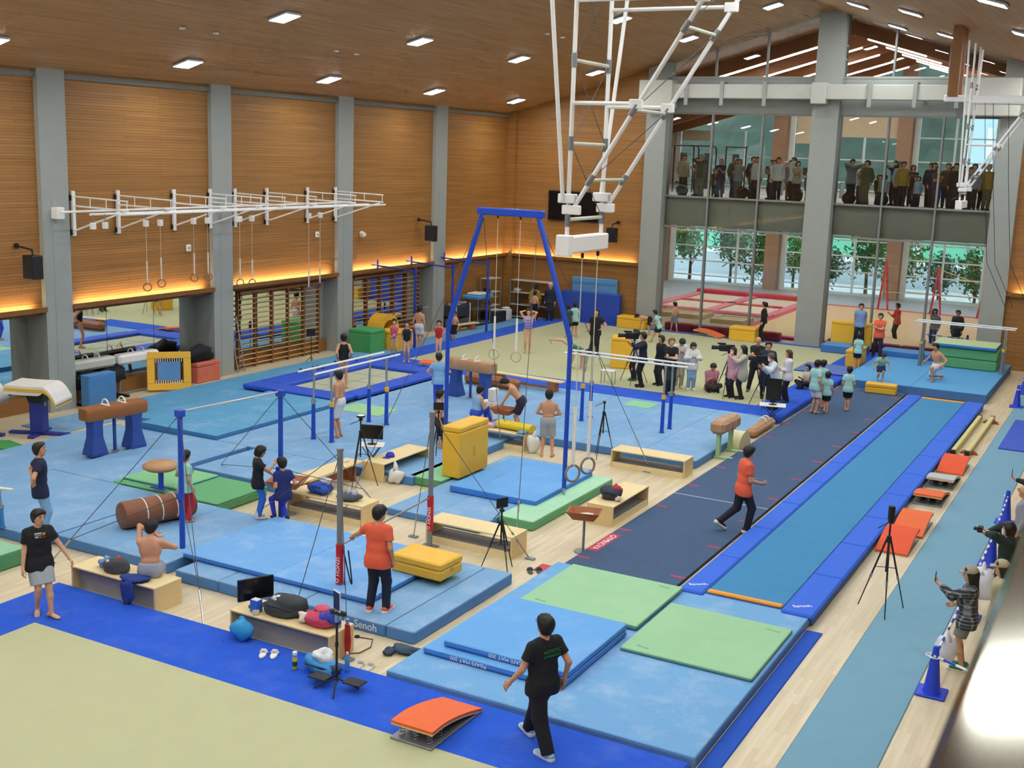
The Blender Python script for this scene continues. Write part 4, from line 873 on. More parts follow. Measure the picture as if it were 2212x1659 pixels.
def nmesh(name, parts, mt, parent, smooth=True):
    """join (verts, quads) pairs into one mesh object"""
    V = []; Fc = []; o = 0
    for v, f in parts:
        V.append(np.asarray(v)); Fc.append(np.asarray(f)+o); o += len(v)
    V = np.concatenate(V); Fc = np.concatenate(Fc)
    me = bpy.data.meshes.new(name); me.vertices.add(len(V)); me.vertices.foreach_set('co', V.astype(np.float32).ravel())
    me.loops.add(Fc.size); me.loops.foreach_set('vertex_index', Fc.ravel().astype(np.int32)); me.polygons.add(len(Fc))
    me.polygons.foreach_set('loop_start', np.arange(0, Fc.size, 4, dtype=np.int32)); me.polygons.foreach_set('loop_total', np.full(len(Fc), 4, np.int32))
    me.update(calc_edges=True)
    if smooth: me.shade_smooth()
    me.materials.append(mt); ob = bpy.data.objects.new(name, me); COL.objects.link(ob); ob.parent = parent; return ob
def _hand(h, curl, side):
    """hand with palm and five bent fingers: wrist at origin, fingers along -z, thumb to +y, palm to side*x"""
    s = SDF(); sx = side
    for y in (-.028, -.008, .012, .03): s.cone((0, y*.7, -.005), (0, y, -.085), .013, .013, .02)
    lens = ((-.030, .068), (-.010, .082), (.011, .088), (.031, .078))
    for y, L in lens:
        a1 = rad(curl); p0 = np.array((0, y, -.085)); p1 = p0+np.array((sx*math.sin(a1*.6), (y-.0)*.12/L*L, -math.cos(a1*.6)))*L*.5
        p2 = p1+np.array((sx*math.sin(a1*1.5), 0, -math.cos(a1*1.5)))*L*.5; s.cone(p0, p1, .0095, .009, .006); s.cone(p1, p2, .009, .0075, .006)
    q0 = np.array((sx*.006, .03, -.03)); q1 = q0+np.array((sx*.02, .032, -.035)); q2 = q1+np.array((sx*.012, .008, -.034)); s.cone(q0, q1, .014, .011, .012); s.cone(q1, q2, .011, .0085, .008)
    s.cone((0, 0, .03), (0, 0, -.02), .026, .024, .02); return s.mesh(h)
_hands = {}
def hand(h, curl, side):
    k = (h, curl, side)
    if k not in _hands: _hands[k] = _hand(h, curl, side)
    return _hands[k]
def ik(a, b, l1, l2, pole):
    a, b, pole = np.array(a, float), np.array(b, float), np.array(pole, float); d = b-a; L = np.linalg.norm(d)
    if L > (l1+l2)*.999: b = a+d/L*(l1+l2)*.999; d = b-a; L = np.linalg.norm(d)
    L = max(L, abs(l1-l2)+.02); u = d/np.linalg.norm(d); x = (l1*l1-l2*l2+L*L)/(2*L); y = math.sqrt(max(l1*l1-x*x, 0))
    p = pole-u*(pole@u); p = p/(np.linalg.norm(p)+1e-9); return a+u*x+p*y, b
def rotm(ax, deg):
    c, s = math.cos(rad(deg)), math.sin(rad(deg))
    return np.array({'x': ((1, 0, 0), (0, c, -s), (0, s, c)), 'y': ((c, 0, s), (0, 1, 0), (-s, 0, c)), 'z': ((c, -s, 0), (s, c, 0), (0, 0, 1))}[ax])
SKINS = {'a': '#e0ac8a', 'b': '#d49c78', 'c': '#c88d68'}
def cloth(c): return pm(c, .85, .08, 14, bump=.12)
def person(label, loc, face, H=1.7, top=None, bot=None, shoes=None, hair=('short', '#15130f'), skin='b', fl=(-.09, 0, 0), fr=(.09, 0, 0), ft=(8, -8), hl=None, hr=None,
           lean=0, side=0, twist=0, pel=None, head=(0, 0), el=None, er=None, kl=(0, 1, 0), kr=(0, 1, 0), res=None, curl=28, wide=1., group='people in the hall', pelxy=(0, 0), extra=None, sole=None):
    """face: heading in degrees, 0 = away from the camera side (+y), 90 = -x, 180 = -y. Lengths below are for 1.70 m and scale with H."""
    loc = Vector(loc); dist = math.sqrt(loc.x**2+loc.y**2+(loc.z-HC)**2)
    h = res or (.0125 if dist < 21 else .017 if dist < 29 else .022 if dist < 45 else .03)
    s = H/1.70; h = h/s; kid = max(0, 1.62-H)
    t = thing('person', label, 'person', loc, rad(face), group); t.scale = (s, s, s)
    hs = 1.06+kid*.40; w = wide*(1-kid*.12)
    A3 = lambda v: np.array(v, float)
    ph = pel if pel is not None else .895
    P = A3((pelxy[0], pelxy[1], ph)); Rt = rotm('z', 0) @ rotm('x', -lean) @ rotm('y', side); Ru = Rt @ rotm('z', twist)
    T = lambda x, y, z: P+Rt @ A3((x, y, z)); U = lambda x, y, z: P+Ru @ A3((x, y, z))
    hipL, hipR = T(-.078, 0, -.02), T(.078, 0, -.02)
    shL, shR = U(-.160*w, -.01, .448), U(.160*w, -.01, .448); neck0, neck1 = U(0, -.01, .50), U(0, .015, .575)
    Rh = Ru @ rotm('z', head[0]) @ rotm('x', -head[1]); HC_ = neck1+Rh @ A3((0, .012, .095*hs)); Hd = lambda x, y, z: HC_+Rh @ (A3((x, y, z))*hs)
    ankL, ankR = A3((fl[0], fl[1], fl[2]+.075)), A3((fr[0], fr[1], fr[2]+.075))
    kneL, ankL = ik(hipL, ankL, .42, .405, kl); kneR, ankR = ik(hipR, ankR, .42, .405, kr)
    hl = U(-.235*w, .03, -.05) if hl is None else A3(hl); hr = U(.235*w, .03, -.05) if hr is None else A3(hr)
    elL, wrL = ik(shL, hl, .285, .25, el or Rt @ A3((-.35, -1, -.2))); elR, wrR = ik(shR, hr, .285, .25, er or Rt @ A3((.35, -1, -.2)))
    Sk = pm(SKINS[skin], .55, .05, 9)
    B = SDF()
    def torso(S, g=0., wa=0.):
        S.cone(U(-.085*w, .005, .39), U(.085*w, .005, .39), .098+g, None, .05); S.cone(U(-.075*w, .01, .29), U(.075*w, .01, .29), .094+g, None, .06)
        S.cone(T(-(.055+wa)*w, .0, .15), T((.055+wa)*w, .0, .15), .088+g*1.2+wa*.5, None, .06); S.cone(T(-.07*w, -.012, .0), T(.07*w, -.012, .0), .096+g, None, .06)
        S.cone(U(-.05*w, -.01, .455), U(.05*w, -.01, .455), .062+g*.8, None, .05)
    torso(B)
    for q, (sh, e_, wr) in enumerate(((shL, elL, wrL), (shR, elR, wrR))):
        B.cone(U((-1, 1)[q]*.035*w, -.01, .485), sh, .046, .048, .04); B.cone(sh, e_, .050, .039, .03); B.cone(e_, wr, .039, .025, .02)
    for hp, kn, an in ((hipL, kneL, ankL), (hipR, kneR, ankR)):
        B.cone(hp, kn, .083, .052, .05); B.cone(kn, kn+(an-kn)*.35, .05, .052, .02); B.cone(kn+(an-kn)*.3, an, .052, .032, .02)
    B.cone(neck0, neck1+Rh @ A3((0, .0, .03)), .052, .050, .04)
    B.cone(Hd(0, -.018, .025), Hd(0, .005, .03), .083*hs, .080*hs, .03); B.cone(Hd(0, .012, -.015), Hd(0, .038, -.068), .070*hs, .042*hs, .03)
    B.cone(Hd(0, .082, .012), Hd(0, .100, -.022), .008*hs, .013*hs, .014)
    for q in (-1, 1): B.cone(Hd(q*.080, -.004, .012), Hd(q*.078, .0, -.025), .012*hs, .009*hs, .01)
    feet = []
    for q, (an, foot, fa) in enumerate(((ankL, fl, ft[0]), (ankR, fr, ft[1]))):
        R_ = rotm('z', fa); o = A3((an[0], an[1], foot[2])); pt = (foot[3] if len(foot) > 3 else 0)
        Rf = R_ @ rotm('x', -pt)
        k_ = an-A3((0, 0, .075)); f_ = lambda x, y, z, k_=k_, Rf=Rf: k_+A3((0, 0, .075))+Rf @ A3((x, y, z-.075))
        feet.append(f_)
        B.cone(an, f_(0, -.045, .038), .034, .034, .02); B.cone(f_(0, -.045, .036), f_(0, .12, .026), .034, .026, .02)
        for d in (-.028, 0, .026): B.cone(f_(d*.6, .06, .026), f_(d, .165-.02*abs(d)/.03, .016), .024, .014, .015)
    body = [B.mesh(h)]
    hh = .0045 if dist < 22 else .0065 if dist < 30 else .010
    for q, (e_, wr) in enumerate(((elL, wrL), (elR, wrR))):
        d = wr-e_; d = d/np.linalg.norm(d); side_ = (1, -1)[q]; z = -d; fw = Rt @ A3((0, 1, .25)); y = fw-z*(fw@z)
        if np.linalg.norm(y) < .25: fw = Rt @ A3((side_, 0, .5)); y = fw-z*(fw@z)
        y /= np.linalg.norm(y); x = np.cross(y, z); v, f = hand(hh, curl, side_); body.append((v @ np.stack([x, y, z])+wr, f))
    nmesh('body', body, Sk, t)
    up = Rt @ A3((0, 0, 1)); upU = Ru @ A3((0, 0, 1))
    # clothing
    if top:
        kind, c = top[0], top[1]; S = SDF()
        if kind in ('tee', 'long', 'loose', 'coat'):
            g = {'tee': .018, 'long': .02, 'loose': .034, 'coat': .030}[kind]; torso(S, g, .016)
            S.cone(T(-.075*w, -.006, -.07), T(.075*w, -.006, -.07), .104+g, None, .06); S.cone(T(-.07*w, .0, -.14), T(.07*w, .0, -.14), .108+g, None, .05)
            if kind == 'coat':
                S.cone(T(-.07*w, -.01, -.2), T(.07*w, -.01, -.2), .112+g, None, .06)
            fr_ = .55 if kind == 'tee' else .62
            for q, (sh, e_, wr) in enumerate(((shL, elL, wrL), (shR, elR, wrR))):
                S.cone(U((-1, 1)[q]*.045*w, -.01, .475), sh, .046+g*.8, .048+g, .04)
                if kind in ('tee', 'loose') and len(top) < 3:
                    e = sh+(e_-sh)*(fr_+.15); d = (e_-sh)/np.linalg.norm(e_-sh); S.cone(sh, e, .050+g, .050+g*1.1, .03, [(sh+(e_-sh)*(fr_+.05), d)])
                else:
                    d = (wr-e_)/np.linalg.norm(wr-e_); S.cone(sh, e_, .055+g, .043+g, .03); S.cone(e_, wr, .042+g, .030+g*.7, .03, [(wr-d*.01, d)])
            hem = {'tee': -.16, 'long': -.13, 'loose': -.18, 'coat': -.34}[kind]; S.cut = [(T(0, 0, hem), -up)]; S.p = [(a, b, r0+(.012 if (a[2]+b[2])/2 < T(0, 0, .06)[2] and lean < 50 else 0), r1+(.012 if (a[2]+b[2])/2 < T(0, 0, .06)[2] and lean < 50 else 0), k, c_) if i_ < 8 else (a, b, r0, r1, k, c_) for i_, (a, b, r0, r1, k, c_) in enumerate(S.p)]
        elif kind == 'tank':
            torso(S, .012); S.cut = [(T(0, 0, -.10), -up), (U(0, 0, .47), upU)]
            for q in (-1, 1): S.cone(U(q*.07, -.01, .42), U(q*.085, -.01, .515), .05, .04, .02)
            S.cut[1] = (U(0, 0, .535), upU)
        elif kind == 'leo':
            torso(S, .010)
            for q in (-1, 1): S.cone(U(q*.06, -.01, .42), U(q*.09, -.01, .50), .05, .035, .02)
            S.cut = [(U(0, 0, .52), upU), (T(.10, 0, -.03), (Rt @ A3((.72, 0, -.69)))), (T(-.10, 0, -.03), (Rt @ A3((-.72, 0, -.69))))]
        nmesh({'tee': 'tshirt', 'long': 'long_sleeved_top', 'loose': 'loose_shirt', 'coat': 'jacket', 'tank': 'sleeveless_top', 'leo': 'leotard'}[kind], [S.mesh(h*.95)], cloth(c), t)
    if bot:
        kind, c = bot[0], bot[1]; S = SDF(); g = {'shorts': .026, 'pants': .022, 'tights': .008, 'wide': .038, 'skirt': .05}[kind]
        wc = [(T(0, 0, .0 if top and top[0] in ('tee', 'long', 'loose', 'coat') else .11), up)]
        S.cone(T(-.07*w, -.012, .0), T(.07*w, -.012, .0), .099+g, None, .06, wc); S.cone(T(-.06*w, -.004, .08), T(.06*w, -.004, .08), .094+g, None, .05, wc)
        fr_ = bot[2] if len(bot) > 2 else .75
        for hp, kn, an in ((hipL, kneL, ankL), (hipR, kneR, ankR)):
            d1 = (kn-hp)/np.linalg.norm(kn-hp); d2 = (an-kn)/np.linalg.norm(an-kn)
            if kind in ('shorts', 'skirt'): S.cone(hp, hp+(kn-hp)*(fr_+.25), .088+g, .066+g*1.5, .04, [(hp+(kn-hp)*fr_, d1)])
            else:
                S.cone(hp, kn, .088+g, .056+g, .05); S.cone(kn, an+d2*.03, .056+g, .038+g*(1.1 if kind != 'tights' else 1), .03, [(an+d2*(.015 if kind != 'tights' else -.01), d2)])
        S.cut = []
        nmesh({'shorts': 'shorts', 'pants': 'trousers', 'tights': 'tights', 'wide': 'wide_trousers', 'skirt': 'skirt'}[kind], [S.mesh(h*.95)], cloth(c), t)
    if shoes:
        sc = shoes.split(':')[-1]; hs_ = min(h, .011)
        for f_ in feet:
            S = SDF(); S2 = SDF()
            if not shoes.startswith('sock'):
                S.cone(f_(0, -.05, .05), f_(0, .02, .055), .046, .044, .03); S.cone(f_(0, .0, .045), f_(0, .165, .03), .046, .036, .03)
                S2.cone(f_(0, -.055, .014), f_(0, .03, .014), .05, .045, .02); S2.cone(f_(0, .03, .014), f_(0, .18, .014), .045, .042, .02)
                o_ = nmesh('shoe', [S.mesh(hs_)], pm(sc, .7, .06), t)
                if dist < 30: nmesh('sole', [S2.mesh(hs_)], pm(sole or '#e8e8e6', .6), o_)
            else:
                S.cone(f_(0, -.045, .04), f_(0, .14, .03), .040, .034, .02); S.cone(f_(0, -.04, .05), f_(0, -.01, .13), .04, .04, .02); nmesh('sock', [S.mesh(hs_)], pm(sc, .7, .06), t)
    if hair:
        kind, c = hair; S = SDF(); Hm = pm(c, .55, .25, 40); nrm = lambda v: Rh @ (A3(v)/np.linalg.norm(v))
        if kind == 'bald': pass
        else:
            cut = [(Hd(0, .052, .045), nrm((0, .9, -.5)))]; g = .017
            S.cone(Hd(0, -.022, .028), Hd(0, .006, .036), (.083+g)*hs, (.080+g)*hs, .02, cut)
            if kind != 'buzz':
                S.cone(Hd(0, -.03, -.02), Hd(0, -.025, .0), (.074+g*.6)*hs, .08*hs, .02, [(Hd(0, -.012, 0), nrm((0, 1, -.25)))])
                S.cone(Hd(-.05, .05, .082), Hd(.05, .05, .080), .026*hs, .026*hs, .03)
                for k, (a, b) in enumerate(((-.04, -.03), (.035, .0), (0, .02), (-.02, .045), (.03, -.05))): S.cone(Hd(a, b, .10), Hd(a*1.3, b+.01, .112), .022*hs, .014*hs, .02)
            if kind == 'long': S.cone(Hd(0, -.05, .0), Hd(0, -.085, -.20), .075*hs, .055*hs, .04); [S.cone(Hd(q*.06, -.02, .0), Hd(q*.065, -.035, -.17), .035*hs, .03*hs, .04) for q in (-1, 1)]
            if kind == 'bob': [S.cone(Hd(q*.062, -.015, .02), Hd(q*.066, -.012, -.075), .036*hs, .03*hs, .04) for q in (-1, 1)]; S.cone(Hd(0, -.06, .0), Hd(0, -.06, -.07), .06*hs, .05*hs, .04)
            if kind in ('bun', 'pony'): S.cone(Hd(0, -.105, .065), Hd(0, -.115, .07), .035*hs, .032*hs, .02)
            if kind == 'pony': S.cone(Hd(0, -.12, .06), Hd(0, -.15, -.09), .024*hs, .015*hs, .02)
            nmesh('hair', [S.mesh(min(h, .013))], Hm, t)
        if kind == 'bald':
            S.cone(Hd(0, -.05, -.01), Hd(0, -.045, .0), .064*hs, None, .02, [(Hd(0, 0, .012), nrm((0, .1, 1)))]); nmesh('hair', [S.mesh(min(h, .013))], Hm, t)
    if extra and 'cap' in extra:
        S = SDF(); S.cone(Hd(0, -.018, .045), Hd(0, .004, .05), .100*hs, .098*hs, .02, [(Hd(0, 0, .035), nrm_ := Rh @ A3((0, -.1, -1)))]); o_ = nmesh('cap', [S.mesh(min(h, .013))], cloth(extra['cap']), t)
        S = SDF(); [S.cone(Hd(a, .07, .042), Hd(a*.8, .155, .03), .012, .009, .02) for a in (-.06, -.03, 0, .03, .06)]; nmesh('brim', [S.mesh(.009)], cloth(extra['cap']), o_)
    if dist < 30:                      # face details
        for q in (-1, 1):
            e = Hd(q*.031, .078, .018); MB().ball(e, .0095*hs, 8, 5).build('eye', BLACK, t, True)
            MB().tube([Hd(q*.015, .089, .042), Hd(q*.032, .086, .046), Hd(q*.048, .074, .042)], .0045*hs, 5).build('eyebrow', pm('#1c1712', .8), t)
        MB().tube([Hd(-.022, .076, -.054), Hd(0, .084, -.052), Hd(.022, .076, -.054)], .005*hs, 5).build('mouth', pm('#a85a50', .6), t)
    if extra and 'mask' in extra:
        S = SDF(); S.cone(Hd(0, .035, -.03), Hd(0, .05, -.07), .062*hs, .045*hs, .02, [(Hd(0, .03, 0), Rh @ A3((0, -1, 0))), (Hd(0, .0, .0), Rh @ A3((0, 0, 1)))]); nmesh('face_mask', [S.mesh(.011)], WHITEC, t)
    if extra and 'glasses' in extra:
        g = MB()
        for q in (-1, 1): g.tube([Hd(q*.033+.021*math.cos(a), .098, .018+.017*math.sin(a)) for a in np.linspace(0, 2*pi, 9)[:-1]], .003, 5, True); g.tube([Hd(q*.054, .095, .02), Hd(q*.086, .0, .022)], .003, 5)
        g.build('glasses', BLACK, t)
    t['_wr'] = [float(x) for x in list(wrL)+list(wrR)]
    info = dict(wrL=wrL, wrR=wrR, elL=elL, elR=elR, T=T, U=U, Hd=Hd, s=s, obj=t, Rt=Rt, Ru=Ru, Rh=Rh)
    del t['_wr']; return info
def wpt(I, p): 
    """local point of a person -> hall coordinates"""
    o = I['obj']; return Matrix.LocRotScale(o.location, o.rotation_euler, o.scale) @ Vector(p)
def loc_of(p, loc, face, H):
    """hall point -> local coordinates of a person (1.70 m units)"""
    v = Matrix.Rotation(-rad(face), 3, 'Z') @ (Vector(p)-Vector(loc)); return tuple(x/(H/1.70) for x in v)
BK, DK = '#191a1e', '#22242c'; MINT = '#a6dcd6'; ORG = '#f4694a'
def put(px, py, z=.2, dx=0, dy=0): p = G(px, py, z); return (p.x+dx, p.y+dy, z)
HIPS = dict(hl=(-.17, .02, .97), hr=(.17, .02, .97), el=(-1, -.3, 0), er=(1, -.3, 0))
FOLD = dict(hl=(.11, .22, 1.14), hr=(-.11, .24, 1.10), el=(-1, .2, -.5), er=(1, .2, -.5))
PHONE = dict(hl=(-.05, .30, 1.18), hr=(.07, .30, 1.18), el=(-1, -.2, -.6), er=(1, -.2, -.6))
# --- foreground
I1 = person('man in black T-shirt and glasses walking along the near blue carpet', put(1166, 1614, .104), 66, 1.74, ('tee', BK), ('wide', '#17181c'), '#a7ccd4', ('short', '#0e0d0c'), 'b', fl=(-.10, -.27, .0), fr=(.09, .33, .0), hl=(-.36, .16, .86), hr=(.27, -.08, .84), head=(4, -14), wide=1.14, extra={'glasses': 1}, pel=.865)
for k, (tx, sz) in enumerate((('ARTISTIC', .062), ('GYMNASTICS', .042))): lettering(tx, sz, pm('#2f9a58', .7), I1['obj'], (.03, -.122, 1.255-.055*k), (rad(90), 0, 0), 'shirt_print')
I2 = person('boy in black printed T-shirt and grey shorts standing barefoot at the left', put(90, 1328, .104), 246, 1.67, ('tee', BK), ('shorts', '#aeb6bd', .85), None, ('short', '#14110f'), 'a', fl=(-.10, .17, 0), fr=(.04, -.08, .03, 20), ft=(25, -20), hl=(-.42, .14, .86), hr=(.26, .06, .80), head=(22, 6), curl=40)
for x, z, w_, h_, c in ((-.05, 1.33, .05, .045, '#c98a30'), (.035, 1.345, .10, .02, '#cfd2d2'), (.035, 1.315, .10, .02, '#8c9092'), (-.055, 1.265, .035, .04, '#e8707c'), (-.005, 1.27, .03, .03, '#dcdcdc'), (.05, 1.275, .05, .04, '#dcdcdc'), (-.02, 1.215, .08, .02, '#b8bcbc')):
    MB().box(x-w_/2, x+w_/2, .119, .124, z-h_/2, z+h_/2).build('shirt_print', pm(c, .8), I2['obj'])
person('man in navy T-shirt seen from behind at the left edge', put(92, 1158, .2), -38, 1.72, ('tee', '#1c2448'), ('pants', '#7fb0e2'), 'sock:#7fb0e2', ('short', '#1c1512'), 'b', hr=(.17, -.10, .99), er=(1, -.3, 0), hl=(-.2, -.12, .97), el=(-1, -.4, 0), head=(-22, -6))
person('bare-backed gymnast in grey shorts sitting on the left bench', (-13.35, 12.92, .0), 34, 1.7, None, ('shorts', '#9fa6b8', .7), None, ('short', '#17130f'), 'b', pel=.53, fl=(-.13, .42, 0), fr=(.12, .46, 0), hl=(.02, .22, 1.06), el=(-1, .1, .55), hr=(.17, .36, .78), er=(1, -.4, 0), head=(-18, 12), lean=6)
person('child in mint T-shirt and red trousers behind the near blue post', put(402, 1127, .2), -10, 1.36, ('tee', '#9fd8c8'), ('pants', '#c42c3e'), None, ('short', '#15120f'), hl=(-.2, .2, 1.1))
I6 = person('boy in black T-shirt and bright blue tights looking at his hands', put(558, 1120, .2), -42, 1.42, ('tee', '#1b1d24'), ('tights', '#2f74d8'), 'sock:#d8d8e0', ('bob', '#14100e'), hl=(-.05, .36, .98), hr=(.05, .34, 1.26), er=(1, -.4, -.5), head=(-6, 22))
person('child in navy shirt and violet blue tights leaning by the blue post', put(612, 1128, .2), 62, 1.40, ('tee', '#232c6c'), ('tights', '#3146c8'), 'sock:#20222c', ('short', '#14110f'), fl=(-.10, .28, .0), fr=(.08, -.06, 0), pel=.70, hl=(-.14, .16, .80), hr=(.22, .12, .80), kl=(-.2, 1, 0), lean=4)
L8 = put(815, 1322, .2); I8 = person('coach in orange T-shirt and dark trousers holding the grey red post', L8, 14, 1.70, ('tee', ORG), ('pants', '#1f2438'), '#f4603c', ('short', '#181412'), 'b', fl=(-.13, .02, 0), fr=(.12, .06, 0), hl=loc_of((QA[0]+.02, QA[1]-.05, 1.0), L8, 14, 1.7), el=(-.6, .3, -1), head=(-42, 4), curl=62)
person('coach in orange T-shirt walking across the dark runway', put(1600, 1147, .056), -52, 1.74, ('tee', ORG), ('pants', '#20232e'), '#23242a', ('short', '#131110'), 'b', fl=(-.07, -.40, .12, 36), fr=(.05, .10, 0), hl=(-.16, .20, .96), hr=(.14, .28, .98), head=(10, 0), lean=3, curl=60, pel=.88)
# --- middle
person('bare-chested gymnast in grey shorts seen from behind beside the bench', put(1181, 986, 0), 22, 1.64, None, ('shorts', '#a9adb6', .85), None, ('short', '#0f0d0c'), 'b', hl=(-.12, .22, 1.02), hr=(.12, .22, 1.02), el=(-1, -.6, -.2), er=(1, -.6, -.2), fl=(-.13, .0, 0), fr=(.13, 0, 0))
person('bare-chested gymnast bending over the white chalk tray', put(1124, 935, .2), 112, 1.62, None, ('shorts', '#2a2740', .8), None, ('short', '#13100e'), 'b', lean=38, hl=(-.10, .55, .72), hr=(.10, .52, .74), head=(0, 20), pel=.86)
person('boy in light blue sleeveless top sitting with his back to the hall', put(1026, 918, .2), -20, 1.55, ('tank', '#8db8de'), ('tights', '#3a58c8'), None, ('short', '#12100e'), pel=.34, fl=(-.1, .5, 0), fr=(.12, .5, 0), lean=12, hl=(-.1, .35, .55), hr=(.15, .35, .55))
person('bare-chested boy with dark shorts behind the far grey post', put(947, 985, 0), -48, 1.62, None, ('shorts', '#1c1e26', .8), None, ('short', '#12100e'))
person('boy in light blue top and blue tights with hands on his hips', put(946, 880, .2), 34, 1.52, ('tee', '#86b6e2'), ('tights', '#3a52d0'), None, ('short', '#12100e'), **HIPS)
person('bare-chested boy in white shorts at the left parallel bars', put(732, 944, .2), 96, 1.66, None, ('shorts', '#e4e6e6', .9), None, ('short', '#12100e'), hr=(.26, .22, .92))
person('woman in black and gold leotard standing on the trampoline', put(742, 838, .24), 42, 1.6, ('leo', '#1a1a1c'), None, None, ('bun', '#14100e'), hl=(-.2, .0, .95), hr=(.2, .0, .95))
person('girl in pink leotard beside the yellow foam box', put(851, 770, .2), 205, 1.28, ('leo', '#d9647e'), None, None, ('bun', '#1c1410'), 'a', hl=(.05, .18, .95), hr=(-.05, .18, .97))
person('girl in black green leotard beside the girl in pink', put(878, 782, .2), 208, 1.36, ('leo', '#1e2a26'), None, None, ('bun', '#15110f'), 'a')
person('bare-chested boy in white shorts by the first blue pipe frame', put(905, 754, .06), 10, 1.58, None, ('shorts', '#e8e8ea', .7), None, ('short', '#17120f'))
person('girl in red leotard with arms bent behind the ring frame leg', put(947, 771, .2), 206, 1.25, ('leo', '#c4243a'), None, None, ('bun', '#15110f'), 'a', hl=(-.25, .0, 1.35), hr=(.25, .0, 1.35))
person('small boy in black shorts right of the ring frame leg', put(980, 742, .06), 190, 1.22, None, ('shorts', '#17181c', .9), None, ('short', '#15110f'))
I22 = person('girl in striped lilac leotard with both hands on her head', put(1139, 762, .2), 206, 1.58, ('leo', '#b3a2d6'), None, None, ('bun', '#20160f'), 'a', hl=(-.08, .02, 1.64), hr=(.08, .02, 1.64), el=(-1, .3, .2), er=(1, .3, .2))
for z in (.06, .16, .26, .36): MB().tube([(.165*math.cos(a)*(.95 if z < .2 else 1.1), .005+.112*math.sin(a), .895+z) for a in np.linspace(0, 2*pi, 17)[:-1]], .016, 5, True).build('stripe', pm('#5a68c0', .8), I22['obj'])
person('gymnast in green leotard bending to the floor with one leg raised', put(1232, 796, .2), -58, 1.5, ('leo', '#3f7a5e'), None, None, ('bun', '#1a130f'), 'a', lean=112, pel=.86, fl=(-.05, 0, 0), fr=(.05, -.78, 1.02, 60), kr=(0, .2, 1), hl=(-.14, .40, .10), hr=(.14, .42, .10), head=(0, -30))
person('man all in black with a hand on his hip before the blue wall pads', put(1284, 767, .2), 200, 1.66, ('tee', BK), ('pants', BK), '#20222a', ('bob', '#151210'), 'a', hl=(-.19, .02, .97), el=(-1, -.3, 0))
# --- far left group
person('person in mustard jacket walking by the grey shelves', (-23.3, 45.0, 0), 25, 1.65, ('long', '#a8862c'), ('pants', '#2c2823'), '#222222', ('short', '#2a2018'), fl=(-.08, -.2, 0), fr=(.08, .2, 0))
person('white-haired person in dark jacket before the royal blue pad', (-22.45, 44.75, .2), 200, 1.6, ('long', '#252a40'), ('pants', '#23252c'), '#222222', ('short', '#d6d6d2'))
person('bare-chested boy next to the person in the mustard jacket', (-22.75, 43.9, .2), 20, 1.3, None, ('shorts', '#1c1e26', .7), None, ('short', '#15110f'))
person('boy in mint T-shirt and black shorts seen from behind at the far left', put(1240, 726, .2), 24, 1.32, ('tee', MINT), ('shorts', BK, .8), None, ('short', '#15110f'))
person('smaller boy in dark top beside the ring frame leg at the far floor', put(1226, 729, .2), 40, 1.26, ('tee', '#2a4a52'), ('shorts', BK, .8), None, ('short', '#15110f'))
person('running boy in mint T-shirt near the far left column', put(1421, 741, .2), 100, 1.28, ('tee', MINT), ('shorts', BK, .8), None, ('short', '#15110f'), lean=18, fl=(-.07, .35, 0), fr=(.07, -.35, .12, 30), hl=(-.2, .3, 1.0), hr=(.2, -.15, 1.0))
person('boy bending forward behind the running boy in mint', put(1402, 724, .2), 105, 1.25, None, ('shorts', BK, .8), None, ('short', '#15110f'), lean=80, hl=(-.12, .5, .45), hr=(.12, .5, .45))
person('bare-chested boy in grey shorts walking at the far edge', (-17.0, 45.3, .2), 60, 1.2, None, ('shorts', '#7a7f88', .9), None, ('short', '#15110f'), fl=(-.07, .2, 0), fr=(.07, -.2, 0))
person('woman in black standing at the glazing beside a yellow block', (-13.3, 45.35, .2), 100, 1.55, ('long', '#17181c'), ('pants', '#1b1b20'), '#15151a', ('pony', '#15110f'))
# --- camera crews on the far floor
person('cameraman in dark sweater operating the television camera', put(1385, 836, .2), 118, 1.72, ('long', '#1d2230'), ('pants', BK), BK, ('short', '#15110f'), hl=(-.16, .38, 1.38), hr=(.1, .36, 1.28), el=(-1, 0, -.6), er=(1, 0, -.6))
person('helper in white T-shirt half hidden behind the cameraman', put(1370, 822, .2), 100, 1.65, ('tee', '#d8dcdc'), ('pants', BK), '#3c6a3c', ('bob', '#15110f'))
person('woman in black beside the blond man with folded arms', put(1424, 832, .2), 150, 1.58, ('long', '#1b1c22'), ('pants', '#2a2d34'), BK, ('bob', '#241a14'))
person('blond man in black T-shirt with folded arms', put(1444, 851, .2), 214, 1.72, ('tee', BK), ('wide', '#2b332f'), BK, ('short', '#8d6d40'), 'a', **FOLD)
person('man in white jacket bowing his head', put(1464, 838, .2), 215, 1.66, ('long', '#dcdad2'), ('pants', '#b9ae96'), '#d8d0c0', ('short', '#101010'), lean=10, head=(0, 50), **PHONE)
person('woman in white shirt and jeans reading a phone', put(1491, 842, .2), 212, 1.5, ('loose', '#e4e6e4', 1), ('pants', '#8fb0d2'), '#e8e8e8', ('bob', '#1a1410'), 'a', head=(0, 30), **PHONE)
person('man in pink shirt sitting cross-legged on the beige floor', put(1535, 843, .2), 212, 1.66, ('long', '#c98696'), ('pants', '#453c34'), BK, ('short', '#15110f'), pel=.13, fl=(.16, .26, 0), fr=(-.16, .30, 0), kl=(-1, .5, .45), kr=(1, .5, .45), hl=(-.06, .28, .42), hr=(.08, .28, .42), head=(0, 30), lean=8)
person('woman in pink apron half hidden behind the beige jacket', put(1578, 858, .2), 150, 1.52, ('coat', '#dba2ac'), ('pants', '#26262c'), BK, ('long', '#2c2018'), 'a', extra={'mask': 1})
